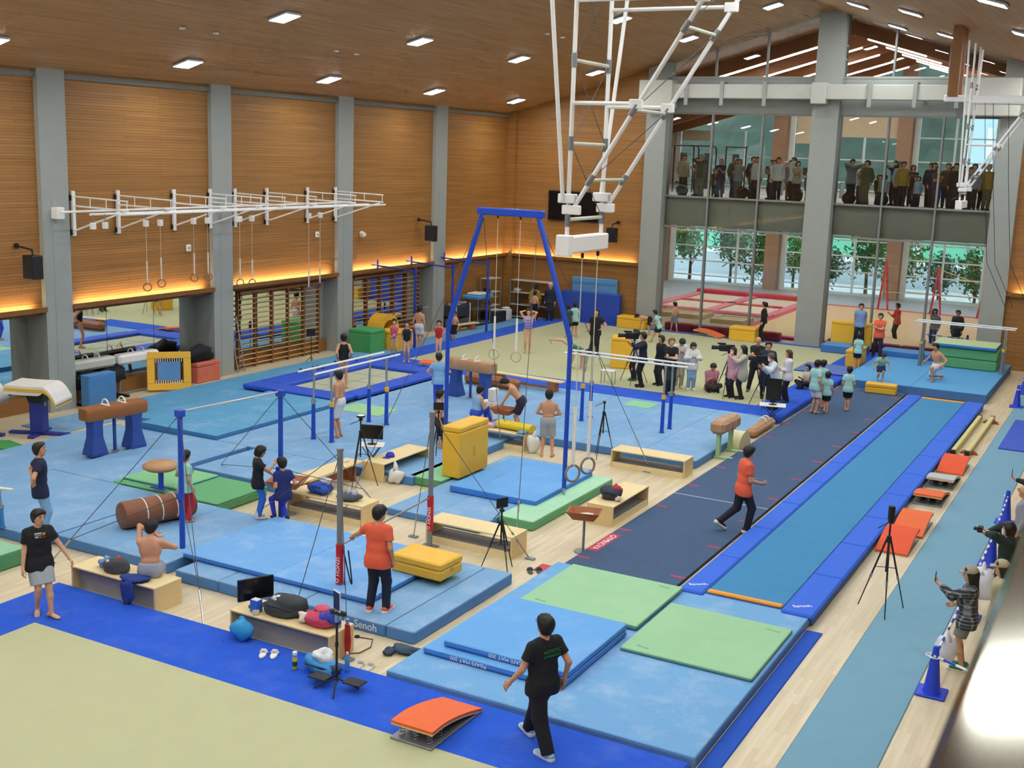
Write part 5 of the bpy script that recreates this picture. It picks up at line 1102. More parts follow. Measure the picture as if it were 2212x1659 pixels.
person('woman in beige jacket filming with a camcorder on a tripod', put(1600, 862, .2), 112, 1.62, ('coat', '#bdb8a4'), ('pants', BK), BK, ('long', '#1f1712'), 'a', hl=(-.18, .36, 1.32), hr=(.05, .36, 1.28), extra={'mask': 1})
person('man in black polo standing astride behind the second camera', put(1630, 846, .2), 196, 1.72, ('tee', '#1e2026'), ('pants', '#23252c'), '#3c6a3c', ('bald', '#4a4038'), fl=(-.22, .0, 0), fr=(.2, 0, 0), **FOLD)
person('man in navy suit behind the second camera', put(1652, 860, .2), 200, 1.72, ('coat', '#232c44'), ('pants', '#1c2030'), BK, ('short', '#15110f'))
person('cameraman in pale shirt bending to the second camera', put(1671, 884, .2), 118, 1.66, ('loose', '#cfd8de', 1), ('pants', '#1e2026'), BK, ('buzz', '#55504a'), lean=14, hl=(-.16, .36, 1.28), hr=(.1, .4, 1.2), extra={'mask': 1})
person('woman in white blouse and black trousers with long brown hair', put(1697, 868, .2), 120, 1.56, ('loose', '#e8e6e2', 1), ('wide', '#1c1d22'), '#46603c', ('long', '#5a3a28'), 'a', hl=(-.05, .25, 1.05), hr=(.1, .25, 1.08))
# --- children beside the runway
person('child in grey shirt sitting on the blue border beside the runway', put(1743, 838, .2), 150, 1.35, ('tee', '#c9c8c0'), ('pants', '#202228'), BK, ('short', '#15110f'), pel=.13, fl=(.1, .35, 0), fr=(-.1, .4, 0), kl=(-1, .5, .6), kr=(1, .5, .6), hl=(-.1, .3, .4), hr=(.1, .3, .4))
person('tall boy in mint T-shirt and white shorts by the runway', put(1757, 892, .056), -30, 1.56, ('tee', MINT), ('shorts', '#e8e8e8', .85), None, ('short', '#15110f'))
person('boy in mint T-shirt half hidden behind the tall boy', put(1771, 880, .056), -10, 1.42, ('tee', '#9ed2cc'), ('shorts', '#20242c', .85), None, ('short', '#15110f'))
person('small boy in mint T-shirt standing on one leg by the runway', put(1782, 892, .056), 8, 1.2, ('tee', MINT), ('shorts', BK, .85), None, ('short', '#15110f'), fl=(-.03, -.12, .05, 40), fr=(.06, 0, 0))
person('boy in mint T-shirt with feet together on the dark runway', put(1828, 887, .056), 12, 1.3, ('tee', MINT), ('shorts', BK, .85), None, ('short', '#15110f'), fl=(-.04, 0, 0), fr=(.05, 0, 0))
person('boy in mint T-shirt beside the upright yellow block', put(1850, 795, .2), 12, 1.2, ('tee', MINT), ('shorts', BK, .85), None, ('short', '#15110f'))
person('crouching boy in mint T-shirt behind the low yellow block', put(1900, 822, .3), 200, 1.2, ('tee', MINT), ('shorts', '#24406a', .8), None, ('short', '#15110f'), lean=42, pel=.72, fl=(-.1, .15, 0), fr=(.1, -.1, 0), hl=(-.35, .3, .62), hr=(.35, .3, .62))
person('man in grey blue T-shirt leaning at the big yellow pad', (-9.45, 44.75, .5), 188, 1.6, ('tee', '#7a9ecc'), ('pants', '#1b1e28'), BK, ('short', '#15110f'), fl=(-.18, .1, 0), fr=(.15, .1, 0))
person('coach in orange T-shirt with folded arms at the far platform', (-8.55, 43.9, .3), 186, 1.6, ('tee', ORG), ('pants', '#1d2238'), BK, ('short', '#15110f'), 'b', fl=(-.12, .2, 0), fr=(.16, -.1, 0), **FOLD)
person('bare-chested boy in white shorts kneeling in a lunge on the platform', put(2022, 822, .3), 150, 1.66, None, ('shorts', '#e6e8ea', .85), None, ('short', '#15110f'), pel=.50, lean=14, fl=(-.12, .32, 0), fr=(.12, -.42, .03, 40), kr=(.6, .6, -.6), kl=(0, 1, .2), hl=(-.4, .25, .62), hr=(.42, .12, .62))
# --- behind the glass
person('man in red shirt standing in the hall beyond the glass', (-9.15, 50.4, 0), 120, 1.6, ('long', '#c8392e'), ('pants', '#26262c'), BK, ('short', '#15110f'), hl=(-.1, .3, 1.2), hr=(.1, .3, 1.2))
person('person in grey top beyond the glass by the blue cones', (-7.6, 50.0, 0), 160, 1.55, ('long', '#8a8088'), ('pants', '#2c3050'), BK, ('bob', '#2a2020'), hr=(.1, .2, 1.5))
person('person in black coat beyond the glass by the blue cones', (-6.7, 49.8, 0), 170, 1.6, ('coat', '#23232c'), ('pants', '#1c1c22'), BK, ('short', '#15110f'))
# --- spectators on the right
S_R = 'spectators along the runner'
I59 = person('woman in cap and dark checked shirt holding up a phone', (-1.78, 17.45, 0), 92, 1.56, ('loose', '#4c535c', 1), ('shorts', '#7c857c', .75), '#2f7a3c', ('long', '#231a16'), 'a', hl=(-.14, .42, 1.36), hr=(.18, .2, 1.0), extra={'cap': '#a8a08c'}, group=S_R)
def plaid(c1, c2, c3):
    mt, t_, b_ = _new('plaid'); N, L = t_.nodes, t_.links; tc = N.new('ShaderNodeTexCoord'); prev = None
    base = N.new('ShaderNodeRGB'); base.outputs[0].default_value = lin(c1)+(1,); prev = base.outputs[0]
    for d_, c in (('X', c2), ('Z', c2), ('Z', c3), ('X', c3)):
        wv = N.new('ShaderNodeTexWave'); wv.bands_direction = d_; wv.inputs['Scale'].default_value = 5.5 if c == c2 else 3.1; L.new(tc.outputs['Object'], wv.inputs[0])
        rp = N.new('ShaderNodeValToRGB'); rp.color_ramp.elements[0].position = .72; rp.color_ramp.elements[1].position = .85; rp.color_ramp.elements[1].color = (.55,)*3+(1,); L.new(wv.outputs['Fac'], rp.inputs[0])
        mx = N.new('ShaderNodeMix'); mx.data_type = 'RGBA'; mx.inputs[7].default_value = lin(c)+(1,); L.new(rp.outputs[0], mx.inputs[0]); L.new(prev, mx.inputs[6]); prev = mx.outputs[2]
    L.new(prev, b_.inputs['Base Color']); b_.inputs['Roughness'].default_value = .9; return mt
for ch in I59['obj'].children:
    if ch.name.startswith('loose_shirt'): ch.data.materials[0] = plaid('#3a4048', '#a9b0b4', '#14161c')
person('woman in beige top and cap behind the woman with the phone', (-1.42, 17.95, 0), 96, 1.58, ('loose', '#c0b690', 1), ('pants', '#221f20'), '#2f7a3c', ('long', '#2c211b'), 'a', extra={'cap': '#b9aa86'}, group=S_R)
I61 = person('person in dark green jacket aiming a small camera', (-1.55, 19.95, 0), 86, 1.62, ('coat', '#24342e'), ('pants', '#20242c'), '#2f7a3c', ('bob', '#241a15'), 'a', hl=(-.1, .34, 1.45), hr=(.08, .34, 1.44), extra={'mask': 1}, group=S_R)
person('bald man in grey hooded sweatshirt', (-1.55, 22.4, 0), 84, 1.66, ('long', '#979ba4'), ('pants', '#5c606a'), '#3a3a3a', ('bald', '#4a3c34'), 'b', group=S_R)
I63 = person('person in black pullover raising a phone', (-1.42, 23.6, 0), 80, 1.62, ('long', '#1d1f28'), ('pants', '#20242c'), '#3a3a3a', ('short', '#15110f'), hl=(-.12, .4, 1.52), hr=(.15, .3, 1.2), group=S_R)
person('person in pale top behind the far cones', (-2.62, 38.5, 0), 92, 1.6, ('loose', '#e2d8b8', 1), ('pants', '#2a2c34'), BK, ('bob', '#241a15'), group=S_R)
person('person in patterned pinkish top at the far cones', (-2.75, 39.6, 0), 88, 1.52, ('loose', '#c4a8a0', 1), ('pants', '#2a2c34'), BK, ('long', '#3a1f18'), group=S_R)
# --- spectators behind the upper glazing
rng = random.Random(3)
TOPS = (('dark grey', '#3a3c42'), ('black', '#1b1b1f'), ('white', '#d8d8d2'), ('beige', '#a89c80'), ('navy', '#252c44'), ('grey', '#85888c'), ('olive', '#5a5a3a'), ('ochre', '#a8863a'), ('pale blue', '#9ab0c4'), ('brown', '#5a4234'))
HAIRS = ('#15110f', '#1f1814', '#2a201a', '#4a3a2c', '#8a8884')
proto = []
for k, (kw, H) in enumerate(((dict(hair=('short', '#15110f')), 1.7), (dict(hair=('bob', '#15110f'), hl=(-.05, .3, 1.2), hr=(.07, .3, 1.2)), 1.58), (dict(hair=('long', '#15110f'), hl=(.1, .2, 1.1), hr=(-.1, .2, 1.1)), 1.6), (dict(hair=('short', '#15110f'), hl=(-.1, .35, 1.45), hr=(.1, .35, 1.45)), 1.72), (dict(hair=('bob', '#15110f')), 1.15))):
    proto.append(person('spectator %d' % k, (-17, 47, 5.65), 190, H, (('long', 'tee', 'loose', 'long', 'tee')[k], '#3a3c42'), ('pants', '#2a2c34'), BK, res=.032, group='spectators behind the upper glass', **kw)['obj'])
def recolor(o, part, c):
    for ch in o.children:
        if ch.name.split('.')[0] in part:
            ch.material_slots[0].link = 'OBJECT'; ch.material_slots[0].material = c
spots = []
for side_, (a, b, n) in (('left', (-17.75, -12.5, 20)), ('right', (-10.9, -5.75, 24))):
    for i in range(n):
        spots.append((side_, a+(b-a)*(i+.5+rng.uniform(-.15, .15))/n, 46.95+(0, .95, .48)[i % 3]+rng.uniform(0, .08), i))
cnt = {}
for j, (side_, x, y, i) in enumerate(spots):
    k = j % 5 if j < 5 else rng.choices(range(5), (4, 4, 3, 3, 2))[0]
    o = proto[k] if j < 5 else dup(proto[k], (0, 0, 0), 0)
    if j >= 5: o.scale = proto[k].scale
    nm, c = rng.choice(TOPS); o.location = (x, y, 5.65); o.rotation_euler = (0, 0, rad(180+rng.uniform(-35, 45)))
    recolor(o, ('tshirt', 'long_sleeved_top', 'loose_shirt'), cloth(c)); recolor(o, ('hair',), pm(rng.choice(HAIRS), .55, .25, 40)); recolor(o, ('trousers',), cloth(rng.choice(('#2a2c34', '#1d1e22', '#3c4458', '#6a6450', '#23252c'))))
    cnt[side_] = cnt.get(side_, 0)+1
    o['label'] = '%s in %s top behind the %s upper glass, %s from the left' % ('child' if k == 4 else 'spectator', nm, side_, ordn[cnt[side_]-1]); o['group'] = 'spectators behind the upper glass'
    o['category'] = 'person'
# ------------------------------------------------------------------ tripods, stands, trays
def tripod(label, base, h, spread=.42, rz=0, head='none', cat='tripod', name='camera_tripod', col=None):
    t = thing(name, label, cat, base, rad(rz)); c = col or BLACK
    for k in range(3):
        a = 2*pi*k/3+.3; e = Vector((spread*math.cos(a), spread*math.sin(a), .0)); q = Vector((.03*math.cos(a), .03*math.sin(a), h*.82)); m_ = q+(e-q)*.55
        lg = MB().cyl(q, m_, .017, .015, n=6).cyl(m_, e, .011, .009, n=6).build('leg', c, t); MB().cyl(m_+(q-m_)*.06, m_-(q-m_)*.06, .02, n=6).build('leg_lock', GREYMET, lg); MB().cyl((0, 0, h*.5), q+(e-q)*.42, .007, n=5).build('spreader', c, t)
    MB().cyl((0, 0, h*.45), (0, 0, h), .016, n=8).cyl((0, 0, h*.78), (0, 0, h*.85), .04, n=8).build('centre_column', c, t)
    MB().rbox(-.035, .035, -.035, .035, h, h+.05, .008).build('pan_head', c, t); MB().cyl((0, 0, h+.02), (-.22, -.06, h-.08), .008, n=6).build('pan_handle', c, t)
    if head == 'tablet': MB().rbox(-.12, .12, -.01, .01, h+.07, h+.25, .004).build('tablet', BLACK, t); MB().rbox(-.015, .015, -.015, .015, h+.04, h+.08, .003).build('clamp', BLACK, t)
    if head == 'camcorder': b = MB().rbox(-.09, .09, -.04, .04, h+.05, h+.13, .01).build('camcorder', BLACK, t); MB().cyl((.09, 0, h+.09), (.15, 0, h+.09), .03, n=8).build('lens', BLACK, b)
    if head == 'phone': MB().rbox(-.04, .04, -.006, .006, h+.05, h+.21, .004).build('phone', BLACK, t)
    if head == 'lamp': MB().lathe([(.03, h+.05), (.1, h+.09), (.09, h+.12)], 10).build('webcam', BLACK, t); MB().lathe([(.085, h+.121), (.02, h+.14)], 10).build('white_cap', WHITEP, t)
    if head == 'long': MB().rbox(-.045, .045, -.045, .045, h+.04, h+.28, .01).build('upright_camera', BLACK, t)
    return t
tripod('black tripod with a webcam beside the small table and monitor', put(778, 1050, 0), 1.45, .38, 20, 'lamp')
tripod('black tripod holding a dark tablet before the bench and the landing area', put(1080, 1236, 0), 1.10, .36, 65, 'tablet')
tripod('empty black tripod standing on the mat edge before the right parallel bars', put(1329, 1000, .0, 0, .55) if False else (G(1329, 985, .0).x-.2, 25.5, 0), 1.35, .30, 10, 'none')
tripod('slim black tripod with an upright camera beside the blue track', put(1905, 1320, 0), 1.52, .42, 30, 'long')
tripod('black tripod with a small tablet behind the far grey post', put(945, 1000, 0), 1.2, .2, 30, 'tablet')
def tvcam(label, base, h, ang, sp=.5):
    t = tripod(label, base, h, sp, ang, 'none'); 
    b = MB().rbox(-.30, .12, -.07, .07, h+.05, h+.25, .02).build('camera_body', BLACK, t); MB().cyl((-.30, 0, h+.15), (-.52, 0, h+.15), .055, .065, n=10).build('lens', BLACK, b); MB().rbox(.0, .16, -.12, -.07, h+.2, h+.27, .01).build('viewfinder', BLACK, b); MB().cyl((-.35, .04, h+.27), (-.1, .04, h+.27), .025, n=8).build('microphone', BLACKC, b)
    return t
p = put(1366, 828, .2); tvcam('television camera on a tripod before the yellow foam block', p, 1.36, 28, .5)
p = put(1568, 856, .2); tvcam('camcorder on a tall tripod beside the woman in beige', p, 1.32, 20, .48)
p = put(1648, 880, .2); tvcam('television camera on a tripod operated by the man in pale shirt', p, 1.28, 25, .5)
p = put(1276, 800, .2); tripod('slender tripod on the beige floor behind the right parallel bars', p, 1.35, .4, 10, 'phone')
# tablet stand in the foreground
b = G(727, 1488, .104); t = thing('tablet_stand', 'black floor stand with a tablet and two black weights at its foot', 'stand', (b.x, b.y, .104))
MB().cyl((0, 0, .1), (0, 0, 1.12), .016, n=8).build('pole', BLACK, t); MB().cyl((0, 0, .6), (0, 0, .66), .024, n=8).build('pole_clamp', BLACK, t); MB().cyl((0, 0, .95), (0, 0, 1.12), .03, n=8).build('grip', pm('#7fa8c0', .5), t)
for k in range(4): a = k*pi/2+.5; MB().cyl((0, 0, .16), (.30*math.cos(a), .30*math.sin(a), .012), .012, n=6).build('foot_leg', BLACK, t)
tb = MB().rbox(-.09, .09, -.006, .006, 1.10, 1.38, .004, M=Matrix.Rotation(rad(-25), 4, 'Z')).build('tablet', pm('#e8e8ea', .4), t); MB().box(-.082, .082, -.008, -.006, 1.12, 1.36, M=Matrix.Rotation(rad(-25), 4, 'Z')).build('screen', pm('#2c3036', .2), tb)
MB().rbox(-.1, .14, -.03, .03, 1.05, 1.11, .01).build('holder', BLACK, t)
for x, y, r_ in ((-.27, .0, 8), (.22, .1, -6)): MB().rbox(x-.14, x+.14, y-.1, y+.1, .10, .125, .006).build('weight_plate', pm('#26272b', .6), t)
# chalk trays
def tray(label, base, h=.78, w=.62, d=.5, rz=0):
    t = thing('chalk_tray', label, 'chalk tray', base, rad(rz)); Mi = pm('#e9e4e0', .9, .1)
    def shell(a, b, z0, z1): return [(-a/2, -b/2, z0), (a/2, -b/2, z0), (a/2, b/2, z0), (-a/2, b/2, z0)]
    o = shell(w*.62, d*.6, h-.16, 0)+[(x, y, h) for x, y, _ in shell(w, d, 0, 0)]; i_ = [(x*.94, y*.93, z+.02 if k < 4 else z) for k, (x, y, z) in enumerate(o)]
    m_ = MB(); m_.add(o+i_, [(3, 2, 1, 0)]+[(k, (k+1) % 4, 4+(k+1) % 4, 4+k) for k in range(4)]+[(4+k, 4+(k+1) % 4, 12+(k+1) % 4, 12+k) for k in range(4)]+[(8+(k+1) % 4, 8+k, 12+k, 12+(k+1) % 4) for k in range(4)]+[(8, 9, 10, 11)]); m_.fix = True
    m_.build('wooden_tray', WOODRED, t); MB().blob((0, 0, h-.12), (w*.3, d*.29, .04), 5, .3).build('chalk_heap', Mi, t, True)
    MB().cyl((0, 0, 0), (0, 0, h-.15), .025, n=8).build('stand_pole', GREYMET, t); MB().cyl((0, 0, 0), (0, 0, .02), .17, n=12).build('stand_foot', GREYMET, t); return t
tray('wooden chalk tray on a pole beside the dark runway', put(1259, 1192, 0), .8, .62, .46, 15)
tray('wooden chalk tray behind the child in navy by the blue post', put(622, 1110, 0), .72, .72, .6, 20)
tray('wooden chalk tray where the bare-chested gymnast chalks his hands', put(1087, 932, .2), .62, .62, .46, 0)
tray('wooden chalk tray half hidden behind the tall yellow box', put(975, 955, .2), .45, .6, .45, 30)
t = thing('chalk_box', 'white stepped plastic box beside the seated boy in light blue', 'box', put(1056, 905, .2)); MB().rbox(-.2, .2, -.15, .15, 0, .5, .02).build('box_body', WHITEC, t); MB().rbox(.02, .2, -.14, .14, .5, .85, .02).build('raised_step', WHITEC, t)
# small tables with screens
def monitor(label, base, rz, w=.52, h=.32, cat='monitor'):
    t = thing('monitor', label, cat, base, rad(rz)); MB().rbox(-w/2, w/2, -.018, .018, .12, .12+h, .008).build('housing', BLACK, t); MB().box(-w/2+.012, w/2-.012, -.021, -.018, .135, .12+h-.015).build('display', pm('#0e0f12', .2), t); MB().cyl((0, .03, .01), (0, .03, .16), .02, n=6).build('neck', BLACK, t); MB().lathe([(.11, 0), (.11, .012), (.03, .02)], 14).build('foot', BLACK, t); return t
monitor('black computer monitor on the near bench', (-11.15, 12.86, .42), 62, .56, .34)
def xtable(label, base, rz, w=.6, d=.45, h=.62):
    t = thing('folding_table', label, 'table', base, rad(rz)); MB().rbox(-w/2, w/2, -d/2, d/2, h-.02, h, .006).build('table_top', WHITEC, t)
    for y in (-d*.4, d*.4):
        for s_ in (-1, 1): MB().cyl((s_*w*.42, y, .01), (-s_*w*.38, y, h-.02), .011, n=6).build('cross_leg', BLACK, t)
    return t
b = put(783, 1030, 0, .0, .35); xtable('small folding table with a monitor beside the webcam tripod', b, 30, .55, .42, .68); monitor('dark monitor on the small folding table behind the webcam tripod', (b[0], b[1], .68), 20, .5, .32)
b = put(1668, 920, .0); xtable('white folding table at the corner of the far floor', (b[0]-.1, b[1]+.25, 0), 15, .72, .5, .55); monitor('tall dark screen on the white folding table by the runway', (b[0]-.1, b[1]+.25, .55), 8, .42, .62)
b = put(1313, 828, .2); t = thing('stool', 'small stool with white papers before the upright yellow block', 'stool', b); MB().rbox(-.22, .22, -.17, .17, .40, .42, .005).build('stool_top', WHITEC, t)
for x in (-.18, .18):
    for y in (-.13, .13): MB().cyl((x, y, 0), (x, y, .4), .012, n=6).build('leg', GREYMET, t)
# ------------------------------------------------------------------ bags, shoes, bottles
def bag(label, p, r, c, seed, cat='bag', name='sports_bag', extra=None, strap=None, amp=.22):
    t = thing(name, label, cat, p); MB().blob((0, 0, r[2]*.75), r, seed, amp, flat=.0).build('bag_body', pm(c, .8, .2, 12), t, True)
    for k, (ec, ex, ey, ez, er) in enumerate(extra or ()): MB().blob((ex, ey, ez), (er, er*.8, er*.6), seed+k+1, .35).build('contents', pm(ec, .8, .1), t, True)
    if strap: MB().tube([(-r[0]*.7, -r[1]*.6, r[2]*.9), (-r[0]*.3, -r[1]*1.05, r[2]*1.3), (r[0]*.3, -r[1]*1.0, r[2]*1.25), (r[0]*.7, -r[1]*.6, r[2]*.9)], .014, 6).build('strap', pm(strap, .8), t)
    return t
S = .42
bag('grey sports bag with shoes and pink cloth on the left bench', (-13.95, 12.78, S), (.24, .18, .12), '#4a4d52', 11, extra=(('#c8404a', .02, .02, .19, .07), ('#e6d8da', -.06, -.05, .17, .06), ('#6f93c4', -.3, .05, .08, .12)))
t = thing('jacket', 'dark blue jacket hanging over the front of the left bench', 'jacket', (-13.42, 12.6, 0)); MB().blob((0, .05, .45), (.24, .16, .05), 21, .3).blob((.02, -.13, .27), (.13, .03, .2), 22, .25).build('cloth', pm('#24408e', .85, .25, 10), t, True); MB().blob((.02, -.15, .1), (.06, .03, .1), 23, .2).build('sleeve', pm('#1f2f62', .85), t, True)
bag('open dark grey holdall with white shoes on the near bench', (-10.62, 12.86, S), (.33, .22, .15), '#3f444a', 31, strap='#2b2e33', extra=(('#e8e8ea', -.08, -.04, .23, .08), ('#5a9ad8', .08, -.05, .21, .06), ('#d84a3c', .16, .0, .20, .05)))
bag('heap of red bag and blue cloth on the near bench', (-9.93, 12.85, S), (.26, .2, .12), '#c8486a', 41, 'cloth heap', 'cloth_heap', (('#3a48b8', .14, .0, .15, .16), ('#e6dcd0', -.22, -.04, .08, .12), ('#d8607c', -.02, .05, .22, .1)))
t = thing('cup_box', 'bright blue paper box beside the computer monitor', 'box', (-11.02, 12.72, S)); MB().rbox(-.07, .07, -.06, .06, 0, .19, .006).build('box_body', pm('#2f6fe0', .6), t); MB().box(-.06, .06, -.05, .05, .185, .195).build('tissue', WHITEC, t)
t = thing('tape_roll', 'small beige tape roll on the near bench', 'tape', (-10.95, 12.63, S)); MB().lathe([(.05, 0), (.05, .06), (.03, .06), (.03, .01)], 14).build('roll', pm('#d8c0a0', .7), t); MB().lathe([(.052, .02), (.052, .04)], 14).build('band', WHITEC, t)
def bottle(label, p, c, h=.24, cap='#e8e8e8'):
    t = thing('bottle', label, 'bottle', p); MB().lathe([(.03, 0), (.034, .01), (.034, h*.6), (.03, h*.72), (.014, h*.86), (.014, h*.9)], 12).build('bottle_body', pm(c, .2), t, True); MB().lathe([(.018, h*.88), (.018, h)], 10).build('cap', pm(cap, .5), t); return t
bottle('clear blue water bottle standing at the right end of the near bench', (-9.66, 12.92, S), '#7fb0d4'); bottle('blue sports drink bottle on the blue carpet by the red straps', put(750, 1450, .104), '#58a8e0', .28)
bottle('water bottle on the bench before the seated boy in light blue', (-14.45, 25.05, S), '#b8d4e4')
t = thing('spray_can', 'yellow green spray can with white cap on the blue carpet', 'can', put(637, 1445, .104)); MB().lathe([(.034, 0), (.036, .01), (.036, .17), (.03, .18)], 14).build('can_body', pm('#c8c84a', .35), t, True); MB().lathe([(.034, .18), (.034, .25), (.03, .255)], 14).build('cap', WHITEP, t, True); MB().lathe([(.0365, .05), (.0365, .12)], 14).build('label_band', pm('#3c4a2c', .5), t)
t = thing('drawstring_bag', 'turquoise drawstring bag against the near bench', 'bag', put(524, 1380, .104)); MB().blob((0, 0, .14), (.17, .15, .16), 51, .12, flat=0).build('bag_body', pm('#2f9fd8', .6, .12, 10), t, True); MB().blob((-.03, .02, .29), (.05, .05, .05), 52, .2).build('gathered_neck', pm('#2a90c8', .6), t, True)
def slippers(label, p, c, rz):
    t = thing('slippers', label, 'slippers', p, rad(rz))
    for x in (-.08, .08):
        sl = MB().lathe([(.048, 0), (.05, .012), (.046, .025)], 14, (x, 0, 0), sy=2.5).build('slipper_sole', pm(c, .6), t); MB().tube([(x-.045, .05, .02), (x-.025, .055, .055), (x+.025, .055, .055), (x+.045, .05, .02)], .022, 6).build('upper_band', pm(c, .6), sl)
    return t
slippers('pair of white slippers on the blue carpet', put(580, 1416, .104), '#f0eee8', 25); slippers('pair of pale grey slippers on the wooden floor beside the landing base', put(788, 1442, 0), '#d8d4c4', 10)
bag('light blue cooler bag stuffed with white plastic on the blue carpet', put(697, 1452, .104), (.30, .19, .13), '#3f95d8', 61, strap='#2c3f54', extra=(('#e8ecee', -.03, .02, .24, .15), ('#3c4c66', .22, -.03, .12, .12)))
t = thing('dropped_shirt', 'crumpled dark blue grey garment at the corner of the landing base', 'garment', put(878, 1412, .0)); MB().blob((.05, .0, .06), (.27, .09, .07), 71, .4, flat=0).build('cloth', pm('#44566e', .9, .2, 10), t, True); MB().blob((-.2, -.14, .04), (.07, .12, .05), 72, .3, flat=0).build('sleeve', pm('#3c4c62', .9), t, True)
t = thing('strap_bundle', 'bundle of red ratchet straps hanging at the end of the near bench', 'straps', put(750, 1420, 0)); 
for k in range(4): MB().tube([(.02*k-.03, 0, .5), (.03*k-.05, .02, .25), (.015*k-.02, 0, .02)], .014, 5).build('strap', pm('#c8302c', .7), t)
MB().cyl((0, 0, .5), (0, 0, .58), .025, n=6).build('buckle', STEEL, t)
t = thing('floor_cable', 'thin brown cable curling on the wooden floor by the near bench', 'cable', put(775, 1400, 0)); MB().tube([(-.25, .3, .01), (.0, .35, .01), (.14, .1, .01), (.12, -.15, .01), (-.05, -.28, .01), (-.2, -.3, .01)], .009, 5).build('cable', pm('#6a5240', .6), t); MB().rbox(-.28, -.22, .27, .33, 0, .03, .004).build('plug', BLACK, t)
bag('blue duffel bag with crumpled plastic on the middle bench', (-13.98, 18.1, S), (.24, .18, .14), '#2a56c0', 81, strap='#1f2f52', extra=(('#cfc6dc', .06, .05, .25, .13), ('#3a4a52', -.24, .0, .1, .09)))
bag('grey bag with silver clothes on the middle bench', (-13.25, 18.05, S), (.24, .17, .10), '#5a6068', 91, extra=(('#b8b4c4', .05, .0, .15, .11), ('#8a8f9a', -.16, .06, .1, .1)))
t = thing('cap', 'royal blue cap lying on the bench beside the monitor table', 'cap', (-14.5, 21.25, S)); MB().lathe([(.1, 0), (.1, .05), (.07, .1), (.02, .115)], 14).build('crown', pm('#3a44c0', .8), t, True); MB().rbox(-.08, .08, -.2, -.08, .0, .015, .006).build('brim', pm('#3a44c0', .8), t)
t = thing('plastic_bag', 'white plastic bag leaning at the bench with the blue cap', 'bag', (-14.0, 20.75, 0)); MB().blob((0, 0, .16), (.19, .14, .18), 101, .2, flat=0).build('bag_body', WHITEC, t, True); MB().tube([(0, 0, .3), (-.03, .02, .42), (-.05, .03, .5)], [.07, .045, .012], 8).build('bag_neck', WHITEC, t, True)
t = thing('tape_roll', 'white tape roll on the step bench', 'tape', (-15.05, 20.35, .40)); MB().lathe([(.06, 0), (.06, .05), (.03, .05), (.03, .01)], 14).build('roll', WHITEC, t); MB().lathe([(.062, .02), (.062, .03)], 14).build('edge', pm('#c8c4bc', .7), t)
bag('dark backpack with red stripes on the bench beside the runway', (-9.05, 21.15, S), (.22, .2, .13), '#3a3c4a', 111, strap='#26262c', extra=(('#b83a44', .05, .08, .2, .11), ('#d8d0b8', .2, -.12, .06, .08)))
t = thing('bolster', 'yellow foam bolster lying on the bench behind the tall yellow box', 'bolster', (-13.45, 25.2, S), rad(-6)); MB().prism([(.17*math.cos(a), .1+.11*math.sin(a)) for a in np.linspace(-.6, pi+.6, 9)], -.5, .5, 'x').build('bolster_body', pm('#e4c820', .5), t); MB().box(-.3, -.28, -.1, .1, .19, .215).build('strap', YELLOW_D, t)
bag('light blue towel on the bench beside the bolster', (-13.15, 24.95, S), (.13, .1, .05), '#6fa4cc', 121, 'towel', 'towel'); bag('pink and white towels on the bench before the seated boy', (-14.2, 25.1, S), (.22, .12, .06), '#e0b4b4', 122, 'towel', 'towel', (('#8fb4d8', .2, .05, .08, .09),))
t = thing('plastic_bag', 'white plastic bag at the feet of the bare-chested gymnast', 'bag', (-12.82, 24.95, 0)); MB().blob((0, 0, .2), (.16, .15, .22), 131, .2, flat=0).build('bag_body', WHITEC, t, True); MB().tube([(0, 0, .36), (.03, .02, .46), (.04, .0, .55)], [.08, .05, .012], 8).build('bag_neck', WHITEC, t, True)
slippers('pair of dark sandals on the floor before the landing base', put(1155, 1236, 0), '#4a5058', 35)
for k, (x, y, s_) in enumerate(((-25.5, 23.4, 1.0), (-25.5, 21.9+.6, .9), (-25.45, 26.6, 1.1))):
    bag(('heap of black bags on the plinth below the mirror', 'black rucksack beside the nearest column', 'black bag on the salmon box below the mirror')[k], (x, y, .42 if k < 2 else .62) if k < 2 else (-25.2, 26.6, .62), (.2, .5*s_, .28), '#15161a', 140+k*5, strap='#26262a', amp=.25)
for k, (px, py) in enumerate(((655, 802), (682, 797), (692, 795), (730, 785), (765, 778))):
    slippers('pair of dark shoes on the trampoline edge, %s from the left' % ordn[k], put(px, py, .33), '#1c2030', 30)
# music stand and pads on the left
for px, py, lb in ((672, 783, 'black music stand before the first stall bars'), (752, 706, 'black music stand beside the third column')):
    b = G(px, py, 0); b.x = max(b.x, -25.15); t = thing('music_stand', lb, 'stand', (b.x, b.y, 0)); MB().cyl((0, 0, 0), (0, 0, .95), .012, n=6).build('pole', BLACK, t); MB().rbox(-.16, .16, -.02, .02, .9, 1.15, .01, M=Matrix.Rotation(rad(60), 4, 'Z')).build('desk', BLACK, t)
    for a in range(3): MB().cyl((0, 0, .2), (.22*math.cos(a*2.1), .22*math.sin(a*2.1), .01), .01, n=5).build('foot', BLACK, t)
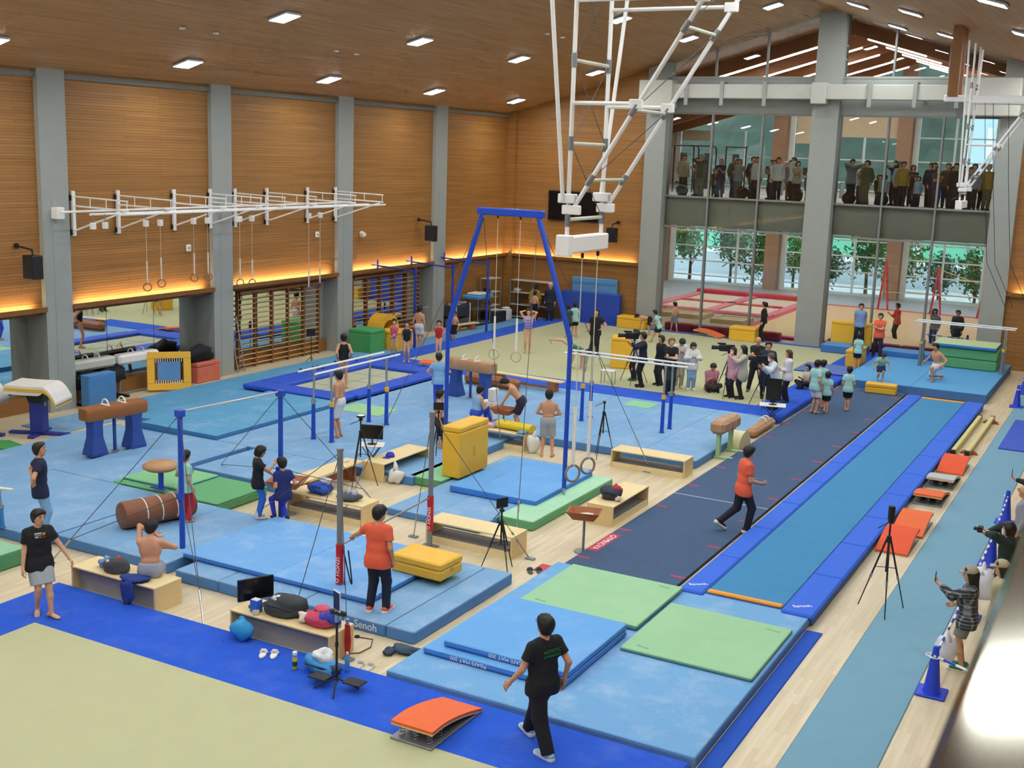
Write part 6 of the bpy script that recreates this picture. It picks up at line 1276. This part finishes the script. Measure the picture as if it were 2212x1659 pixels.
# ------------------------------------------------------------------ springboards, beams, cones
def springboard(col):
    t = thing('springboard', 'springboard', 'springboard'); n = 12
    prof = [(-.6+1.2*k/n, .05+.20*math.sin(min(1, k/n*1.05)*pi*.52)-.05*max(0, k/n-.8)**1.0) for k in range(n+1)]
    MB().prism(prof+[(x, z-.035) for x, z in prof][::-1], -.3, .3, 'x', M=None).build('curved_top', col, t); MB().prism([(x, z-.036) for x, z in prof]+[(x, z-.055) for x, z in prof][::-1], -.3, .3, 'x').build('plywood', WOODEND, t)
    MB().rbox(-.3, .3, -.6, .62, 0, .03, .005).build('base_board', GREYMET, t)
    for x in (-.2, 0, .2):
        for y in (.28, .5):
            hz = .18; MB().tube([(x+.035*math.cos(a), y+.035*math.sin(a), .03+hz*.85*a/(2*pi*4)) for a in np.linspace(0, 8*pi, 33)], .006, 4).build('coil_spring', STEEL, t)
    return t
ORG2 = pm('#e8592f', .8, .08, 8)
s1 = springboard(ORANGE); s1.location = (-7.22, 11.72, .104); s1.rotation_euler = (0, 0, pi); tag(s1, 'orange springboard on the near blue carpet', 'springboard', 'springboards')
GS = 'springboards'
s2 = springboard(ORG2); s2.location = (-3.72, 22.75, 0); tag(s2, 'red orange springboard nearest the upright camera tripod', 'springboard', GS)
dup(s1, (-3.68, 24.05, 0), 0, 'orange springboard behind the red orange one', GS)
dup(s1, (-3.72, 26.55, 0), pi, 'orange springboard showing its springs beside the grey one', GS)
s5 = springboard(pm('#b9c2c0', .7, .06)); s5.location = (-3.72, 28.15, 0); s5.rotation_euler = (0, 0, pi); tag(s5, 'grey springboard between the orange ones', 'springboard', GS)
dup(s2, (-3.72, 29.6, 0), 0, 'red orange springboard farthest along the blue track', GS)
dup(s1, (-20.0, 32.0, .2), rad(110), 'orange springboard lying beside the trampoline', GS); dup(s1, (-15.4, 45.1, .2), rad(80), 'orange springboard at the far edge of the beige floor', GS)
for k, (x, y0, y1, wing) in enumerate(((-3.95, 31.0, 36.0, False), (-3.62, 31.1, 36.1, True))):
    t = thing('floor_beam', 'pale low balance beam %s' % ('on half round feet' if wing else 'lying flat beside the blue track'), 'balance beam', (x, (y0+y1)/2, 0)); L = (y1-y0)/2
    MB().rbox(-.06, .06, -L, L, .04 if wing else 0, .16, .02).build('beam_body', pm('#d9cf8e', .6), t)
    for s_ in (-1, 1): MB().rbox(-.062, .062, s_*L-.06, s_*L+.06, .03, .162, .01).build('end_cap', BLACK, t)
    if wing:
        for s_ in (-1, 1): MB().prism([(.22*math.cos(a), .12*math.sin(a)) for a in np.linspace(0, pi, 9)], s_*(L-.35)-.03, s_*(L-.35)+.03, 'y').build('half_round_foot', WOODRED, t)
CB = pm('#1e44d4', .45, .05)
def cone(label, p, g='blue cones along the spectators'):
    t = thing('traffic_cone', label, 'cone', p, 0, g); MB().lathe([(.13, .03), (.115, .06), (.045, .62), (.04, .68), (.03, .70)], 20).build('cone_body', CB, t, 'auto'); MB().rbox(-.20, .20, -.20, .20, 0, .035, .012).build('cone_base', CB, t); return t
cones = [(-2.02, 16.35), (-2.0, 19.6), (-2.02, 22.6), (-2.1, 25.6), (-3.25, 38.8), (-3.3, 41.3), (-6.2, 49.3), (-7.9, 49.4)]
clb = ('nearest blue cone at the lower right corner', 'blue cone before the person with the small camera', 'blue cone before the bald man', 'blue cone right of the raised phone', 'blue cone at the corner of the far platform', 'farthest blue cone by the right column', 'blue cone beyond the glass behind the bars', 'blue cone beyond the glass beside the person in grey')
for (x, y), lb in zip(cones, clb): cone(lb, (x, y, 0))
def conebar(label, a, b, z=.58, n=9):
    a, b = Vector((a[0], a[1], z)), Vector((b[0], b[1], z)); d = (b-a).normalized(); a, b = a-d*.06, b+d*.06
    t = thing('cone_bar', label, 'barrier bar', tuple(a)); u = b-a
    for k in range(n): MB().cyl(u*(k/n), u*((k+1)/n), .019, n=8).build('segment', WHITEP if k % 2 == 0 else CB, t)
    for e in (Vector((0, 0, 0)), u): MB().tube([e+Vector((.075*math.cos(q), .075*math.sin(q), 0)) for q in np.linspace(0, 2*pi, 13)[:-1]], .008, 5, True).build('end_ring', WHITEP, t)
conebar('white and blue bar from the nearest cone to the right', cones[0], (-.9, 15.75), .55, 7); conebar('long striped barrier bar behind the woman with the phone', cones[0], cones[1], .57, 17); conebar('striped barrier bar before the bald man', cones[1], cones[2], .57, 17); conebar('striped barrier bar beside the raised phone', cones[2], cones[3], .57, 17)
conebar('striped barrier bar between the two far cones', cones[4], cones[5], .57, 13); conebar('striped barrier bar beyond the glass', cones[6], cones[7], .55, 9)
# hand-held things
def phone(label, p, rz): t = thing('phone', label, 'phone', tuple(p), rad(rz)); MB().rbox(-.038, .038, -.005, .005, -.07, .08, .004).build('case', BLACK, t); MB().box(-.033, .033, .005, .0065, -.06, .07).build('screen', pm('#30343c', .15), t); return t
for I, lb in ((I59, 'dark phone held up by the woman in the cap'), (I63, 'phone raised by the person in the black pullover')):
    w_ = wpt(I, I['wrL']); phone(lb, w_+Vector((-.09, 0, .12)), 95)
w_ = wpt(I61, (np.array(I61['wrL'])+np.array(I61['wrR']))/2); t = thing('small_camera', 'small black camera held by the person in dark green', 'camera', tuple(w_+Vector((-.12, 0, .04)))); MB().rbox(-.04, .04, -.07, .07, -.045, .045, .01).build('camera_body', BLACK, t); MB().cyl((-.04, 0, 0), (-.1, 0, 0), .03, n=10).build('lens', BLACK, t)
def carrier(label, p, s_, seed):
    t = thing('carrier_bag', label, 'bag', p); MB().blob((0, 0, .2*s_), (.17*s_, .14*s_, .22*s_), seed, .15, flat=.0).build('bag_body', pm('#e4e8ee', .4, .05), t, True); MB().tube([(0, 0, .34*s_), (0, .01, .42*s_), (0, 0, .5*s_)], [.10*s_, .035*s_, .02], 8).build('bag_neck', pm('#e4e8ee', .4), t, True)
carrier('white carrier bag beside the woman in checked shirt', (-1.98, 17.1, .2), .95, 201); carrier('large white carrier bag held by the person in dark green', (-1.85, 19.75, .32), 1.25, 202)
# ------------------------------------------------------------------ shelves and trolleys by the far left corner
def rack(label, p, rz, w, d, h, n, fills):
    t = thing('shelf_rack', label, 'shelf', p, rad(rz))
    for x in (-w/2, w/2):
        for y in (-d/2, d/2): MB().rbox(x-.02, x+.02, y-.02, y+.02, 0, h, .004).build('post', GREYMET, t)
    for k in range(n): z = .12+(h-.16)*k/(n-1); MB().rbox(-w/2, w/2, -d/2, d/2, z-.015, z+.015, .004).build('shelf_board', pm('#c9c9c0', .5), t)
    r2 = random.Random(len(label))
    for k in range(n-1):
        z = .135+(h-.16)*k/(n-1)
        for j in range(fills):
            x = -w/2+.2+(w-.4)*j/max(1, fills-1)+r2.uniform(-.06, .06); c = r2.choice(('#1c1e24', '#26282e', '#33404e', '#4a3a30', '#d8d8d4', '#2a2438'))
            bag('%s bundle on the %s, %s shelf from below, %s from the left' % ('pale' if c == '#d8d8d4' else 'dark', {'wide': 'wide grey rack', 'tall': 'tall corner rack'}[label.split()[0]], ordn[k], ordn[j]), tuple(Matrix.LocRotScale(Vector(p), Matrix.Rotation(rad(rz), 3, 'Z').to_euler(), Vector((1, 1, 1))) @ Vector((x, 0, z))), (.16, .14, .09), c, 300+k*9+j, 'bag', 'stored_bag')
    return t
rack('wide grey shelf rack in the far left corner', (-23.7, 45.55, 0), 0, 1.95, .55, 1.75, 4, 3)
rack('tall corner shelf rack on the left wall by the third pipe frame', (-24.95, 44.0, 0), 90, .9, .5, 1.9, 4, 1)
t = thing('trolley', 'grey equipment trolley loaded with blue mats by the left wall', 'trolley', (-24.75, 42.6, 0), rad(90)); 
for x in (-.5, .5):
    for y in (-.3, .3): MB().cyl((x, y, .06), (x, y, 1.15), .022, n=6).build('post', GREYMET, t)
MB().rbox(-.55, .55, -.35, .35, .12, .16, .01).build('lower_deck', GREYMET, t); MB().rbox(-.55, .55, -.35, .35, .7, .73, .01).build('middle_deck', GREYMET, t); MB().rbox(-.65, .65, -.4, .4, 1.15, 1.3, .03).build('blue_mat', pm('#4a9ad8', .7), t); MB().rbox(-.4, .3, -.3, .3, 1.31, 1.38, .02).build('pale_mat', WHITEC, t)
t = thing('trolley', 'dark loaded cart in front of the blue mat trolley', 'trolley', (-24.7, 40.9+.7, 0) if False else (-25.0, 41.3, 0), rad(90)); MB().rbox(-.6, .6, -.32, .32, .5, .95, .02).build('crate', pm('#33363e', .7), t); MB().rbox(-.55, .55, -.3, .3, .12, .42, .04).build('lower_load', pm('#55504e', .8), t)
for x in (-.55, .55): MB().rbox(x-.03, x+.03, -.34, -.29, .08, 1.02, .006).build('frame', pm('#c9cdc9', .5), t)
for x in (-.4, -.1, .2, .45): MB().blob((x, 0, 1.0), (.14, .2, .07), int(x*10)+400, .3).build('load', pm('#8a8a94', .8), t, True)
t = thing('waste_bin', 'white bin beside the wide grey shelf rack', 'bin', (-24.55, 44.7, 0)); MB().rbox(-.2, .2, -.2, .2, 0, .5, .03).build('bin_body', WHITEC, t); MB().blob((0, 0, .54), (.16, .16, .06), 77, .2).build('bin_liner', WHITEC, t, True)
t = thing('storage_box', 'low black storage box before the corner racks', 'box', (-24.6, 43.7, 0)); MB().rbox(-.35, .35, -.5, .5, 0, .5, .02).build('box_body', pm('#2a2420', .7), t); MB().blob((0, .1, .54), (.2, .3, .06), 78, .3).build('contents', pm('#a8b4bc', .8), t, True)
# ------------------------------------------------------------------ lower hall beyond the glass
RED = pm('#d83a4c', .6, .08); PINK = pm('#e8788c', .6, .08); BED = pm('#e8d4c0', .8, .04)
t = thing('far_carpet', 'pale peach exercise floor with red edge in the hall beyond the glass', 'carpet', (0, 0, 0)); MB().rbox(-15.3, -4.0, 47.6, 60.6, .006, .12, .03).build('red_edge', RED, t); MB().box(-15.0, -4.3, 47.9, 60.0, .1, .125).build('field', pm('#e6c39a', .9, .04), t)
t = thing('far_carpet', 'dull brown mat field behind the left glazing', 'carpet', (0, 0, 0)); MB().rbox(-22.5, -15.5, 47.4, 53.2, .006, .05, .02).build('field', pm('#a89684', .9, .05), t); MB().box(-22.5, -15.5, 47.25, 47.4, .006, .045).build('edge', pm('#c9c2b6', .8), t)
for k, (x0, x1, lb) in enumerate(((-18.0, -13.0, 'dark red padded kerb along the left glazing'), (-11.1, -5.5, 'red padded kerb along the right glazing'))):
    t = thing('padded_kerb', lb, 'kerb', (0, 0, 0)); n = 4
    for j in range(n): w = (x1-x0)/n; MB().rbox(x0+j*w+.02, x0+(j+1)*w-.02, 46.75, 47.15, .006, .36, .04).build('pad', pm('#a82c38', .6, .08), t)
tb = thing('trampoline_field', 'red and pink padded trampoline beds beyond the left glazing', 'trampoline', (0, 0, 0))
MB().rbox(-21.6, -15.4, 53.6, 53.9, .01, .16, .03).build('front_pad', PINK, tb); MB().rbox(-21.6, -15.4, 60.6, 61.2, .01, .32, .05).build('back_roll', RED, tb)
for x in (-21.6, -18.7, -15.8): MB().rbox(x, x+.5, 53.9, 60.6, .01, .16, .03).build('side_pad', PINK, tb)
for y in (56.9,): MB().rbox(-21.1, -15.9, y, y+.5, .01, .16, .03).build('cross_pad', RED, tb)
for x0 in (-21.05, -18.15):
    for y0, y1 in ((53.95, 56.85), (57.45, 60.55)): MB().box(x0, x0+2.3, y0, y1, .08, .1).build('bed', BED, tb)
for k, (x0, x1, y0, lb) in enumerate(((-19.9, -17.7, 50.6, 'left'), (-17.1, -15.6, 50.0, 'right'))):
    t = thing('low_wooden_box', '%s of two wooden box frames on the brown field beyond the glass' % lb, 'frame', ((x0+x1)/2, y0+.8, .05)); w = (x1-x0)/2
    for a, b, c, d in ((-w, w, -.8, -.7), (-w, w, .7, .8), (-w, -w+.1, -.7, .7), (w-.1, w, -.7, .7)): MB().rbox(a, b, c, d, 0, .2, .01).build('side_board', pm('#c9a878', .6), t)
    MB().box(-w+.1, w-.1, -.7, .7, .12, .15).build('infill', pm('#b8a48c', .8), t)
t = thing('balance_beam', 'tan balance beam with red legs beyond the left glazing', 'balance beam', (-24.2, 57.0, 0), rad(88)); MB().rbox(-2.5, 2.5, -.06, .06, 1.05, 1.22, .03).build('beam_body', pm('#c89a5a', .6), t)
for x in (-1.9, 1.9): MB().cyl((x, 0, 0), (x, 0, 1.05), .05, n=8).build('leg', RED, t); MB().rbox(x-.05, x+.05, -.6, .6, 0, .06, .01).build('foot', RED, t)
ub = thing('uneven_bars', 'red uneven bars frame standing beyond the right glazing', 'uneven bars', (0, 0, 0)); q = [(-11.7, 60.3, 2.6), (-9.2, 60.3, 2.4), (-7.0, 60.0, 1.75)]
for x, y, z in q:
    for s_ in (-.25, .25): MB().cyl((x+s_, y, 0), (x, y, z), .05, n=8).build('post', RED, ub)
    MB().rbox(x-.4, x+.4, y-.3, y+.3, .0, .05, .01).build('foot_plate', RED, ub)
MB().cyl((q[0][0], q[0][1], 1.0), (q[2][0], q[2][1], 1.1), .02, n=6).build('bar', WOODEND, ub); MB().cyl((q[1][0], 60.3, 2.3), (q[2][0], 60, 1.7), .02, n=6).build('bar', WOODEND, ub)
# ------------------------------------------------------------------ upper storey fitness room
def machine(label, x, y, rz, w=.9, h=2.1):
    t = thing('fitness_machine', label, 'fitness machine', (x, y, 5.65), rad(rz), 'fitness machines upstairs')
    for sx in (-w/2, w/2): MB().tube([(sx, .3, 0), (sx, .3, h-.15), (sx, .15, h), (sx, -.4, h)], .035, 8).build('frame_tube', BLACK, t)
    MB().cyl((-w/2, -.4, h), (w/2, -.4, h), .035, n=8).build('cross_bar', BLACK, t); MB().rbox(-.15, .15, .2, .4, .2, h-.3, .02).build('weight_stack', pm('#2b2b30', .5), t); MB().rbox(-.2, .2, -.5, .1, .4, .5, .03).build('seat', BLACKC, t); return t
for k, (x, y, r_) in enumerate(((-19.6, 52, 10), (-18.4, 51.5, -10), (-17.4, 53, 20))): machine('black cable machine upstairs behind the spectators, %s from the left' % ordn[k], x, y, r_)
for k, x in enumerate((-16.2, -14.6, -13.4, -10.2, -8.6, -7.0)):
    t = thing('desk', 'white desk with a dark monitor upstairs, %s from the left' % ordn[k], 'desk', (x, 54.5+.6*(k % 2), 5.65), 0, 'desks upstairs'); MB().rbox(-.6, .6, -.35, .35, .70, .73, .01).build('desk_top', WHITEC, t); MB().rbox(-.24, .24, -.02, .02, .95, 1.3, .01).build('monitor', BLACK, t); MB().cyl((0, 0, .73), (0, 0, .98), .02, n=6).build('monitor_neck', BLACK, t)
    for sx in (-.55, .55): MB().rbox(sx-.02, sx+.02, -.33, .33, 0, .7, .005).build('side_frame', GREYMET, t)
for k, (x, y) in enumerate(((-17.6, 46.85), (-15.0, 46.8), (-12.75, 46.85), (-10.75, 46.85), (-9.5, 46.8), (-8.3, 46.85), (-6.7, 46.8))):
    t = thing('floor_cushion', 'black round cushion at the foot of the upper glass, %s from the left' % ordn[k], 'cushion', (x, y, 5.65), k, 'black cushions upstairs'); MB().blob((0, 0, .24), (.27, .2, .26), k+700, .06, flat=0).build('cushion_body', BLACKC, t, True); MB().tube([(.27*math.cos(a), -.12, .25+.2*math.sin(a)) for a in np.linspace(.3, 2.6, 7)], .01, 5).build('piping', pm('#c9c4b0', .7), t)
# ------------------------------------------------------------------ outdoors
struct(MB().box(-70, 45, YB+.4, 150, -.7, -.5).build('ground_outside', pm('#c9cdd2', .9, .1, .6)))
def leafy(name, n, rx, rz, seed, size):
    r2 = np.random.RandomState(seed); V = []; F = []
    c = r2.normal(0, 1, (14, 3)); c = c/np.linalg.norm(c, axis=1)[:, None]*np.array((rx*.6, rx*.6, rz*.6))
    for i in range(n):
        p = c[r2.randint(14)]+r2.normal(0, .33, 3)*np.array((rx, rx, rz))*.8; u = r2.normal(0, 1, 3); u /= np.linalg.norm(u); v = np.cross(u, r2.normal(0, 1, 3)); v /= np.linalg.norm(v)+1e-9; s_ = size*r2.uniform(.6, 1.3)
        k = len(V); V += [tuple(p-u*s_), tuple(p+v*s_*.45), tuple(p+u*s_), tuple(p-v*s_*.45)]; F.append((k, k+1, k+2, k+3))
    m_ = MB(); m_.add(V, F); return m_.mesh(name)
GL = [pm(c, .7, .3, 3) for c in ('#5f8f4a', '#7aa85a', '#4a7a50', '#93b56a')]
fol = [leafy('foliage', 900, 1.3, 1.5, s_, .16) for s_ in (1, 2, 3)]
for i_, me in enumerate(fol): me.materials.append(GL[i_])
BARK = pm('#6a5a4a', .9, .2, 6)
tk = MB().tube([(0, 0, -.5), (.05, .02, .8), (-.03, .05, 1.9), (.02, 0, 3.0)], [.12, .09, .06, .03], 7)
for k in range(5): a = k*1.3; tk.tube([(0, 0, 1.0+.35*k), (.5*math.cos(a), .5*math.sin(a), 1.6+.35*k), (.9*math.cos(a), .9*math.sin(a), 2.1+.3*k)], [.04, .025, .01], 5)
tkm = tk.mesh('trunk'); tkm.materials.append(BARK)
r3 = random.Random(5)
TP = [(-27.5, 70), (-25.2, 69.2), (-23.2, 71), (-21.2, 69.4), (-19, 70.4), (-16.8, 69.5), (-14.8, 70.8), (-12.8, 69.4), (-10.6, 70.2), (-8.6, 69.3), (-6.6, 70.6), (-4.6, 69.6)]
for k, (x, y) in enumerate(TP):
    t = thing('garden_tree', 'leafy young tree outside the far windows, %s from the left' % ordn[k], 'tree', (x, y, -.5), r3.uniform(0, 6), 'young trees outside the far windows'); s_ = r3.uniform(.8, 1.15); t.scale = (s_, s_, s_)
    link(tkm, 'trunk', t); link(fol[k % 3], 'foliage', t, (0, 0, 2.6+r3.uniform(-.4, .5)))
M_NET = pm('#7fd8b4', .8, .12, 1.5); 
for k, (x0, x1) in enumerate(((-40, -28), (-27.5, -15), (-14.5, -4), (-3.5, 10))):
    t = thing('sports_net', 'mint green windbreak screen outside, %s from the left' % ordn[k], 'screen', (0, 0, 0), 0, 'green screens outside'); MB().box(x0, x1, 86, 86.1, .6, 3.2).build('screen_cloth', M_NET, t)
    for x in np.arange(x0, x1+.1, 3.1): MB().cyl((x, 85.95, -.5), (x, 85.95, 3.4), .05, n=6).build('post', GREYMET, t)
t = thing('low_wall', 'long white garden wall outside the far windows', 'wall', (0, 0, 0)); MB().box(-60, 30, 78, 78.3, -.5, .9).build('wall_body', pm('#d8e4ee', .8), t); MB().box(-60, 30, 77.95, 78.35, .9, .98).build('coping', WHITEC, t)
t = thing('pale_building', 'pale blue building beyond the trees at the right', 'building', (0, 0, 0)); MB().box(-15.5, 2, 110, 122, -.5, 19).build('wall_body', pm('#bcd6ea', .8, .04), t)
for x in (-14, -10.5, -7, -3):
    for z in (4, 8, 12, 16): MB().box(x, x+.5, 109.9, 110.05, z, z+2.6).build('window_strip', WHITEC, t)
# wooded hill: one rolling mesh of crowns
nx, ny = 90, 26; hv = []; r4 = np.random.RandomState(9); gx = np.linspace(-130, 60, nx); gy = np.linspace(128, 190, ny)
for j, y in enumerate(gy):
    for x in gx: hv.append((x+r4.uniform(-.8, .8), y, -1+min(1, (y-128)/45)*(26+7*math.sin(x*.045+1)+4*math.sin(x*.11))+r4.uniform(-1.3, 1.3)))
hf = [(j*nx+i, j*nx+i+1, (j+1)*nx+i+1, (j+1)*nx+i) for j in range(ny-1) for i in range(nx-1)]
hl_ = MB(); hl_.add(hv, hf); o = hl_.build('wooded_hill', pm('#35493f', .9, .8, .35, detail=9), None, True); tag(o, 'blue green wooded hillside beyond the upper windows', 'hill', kind='stuff')
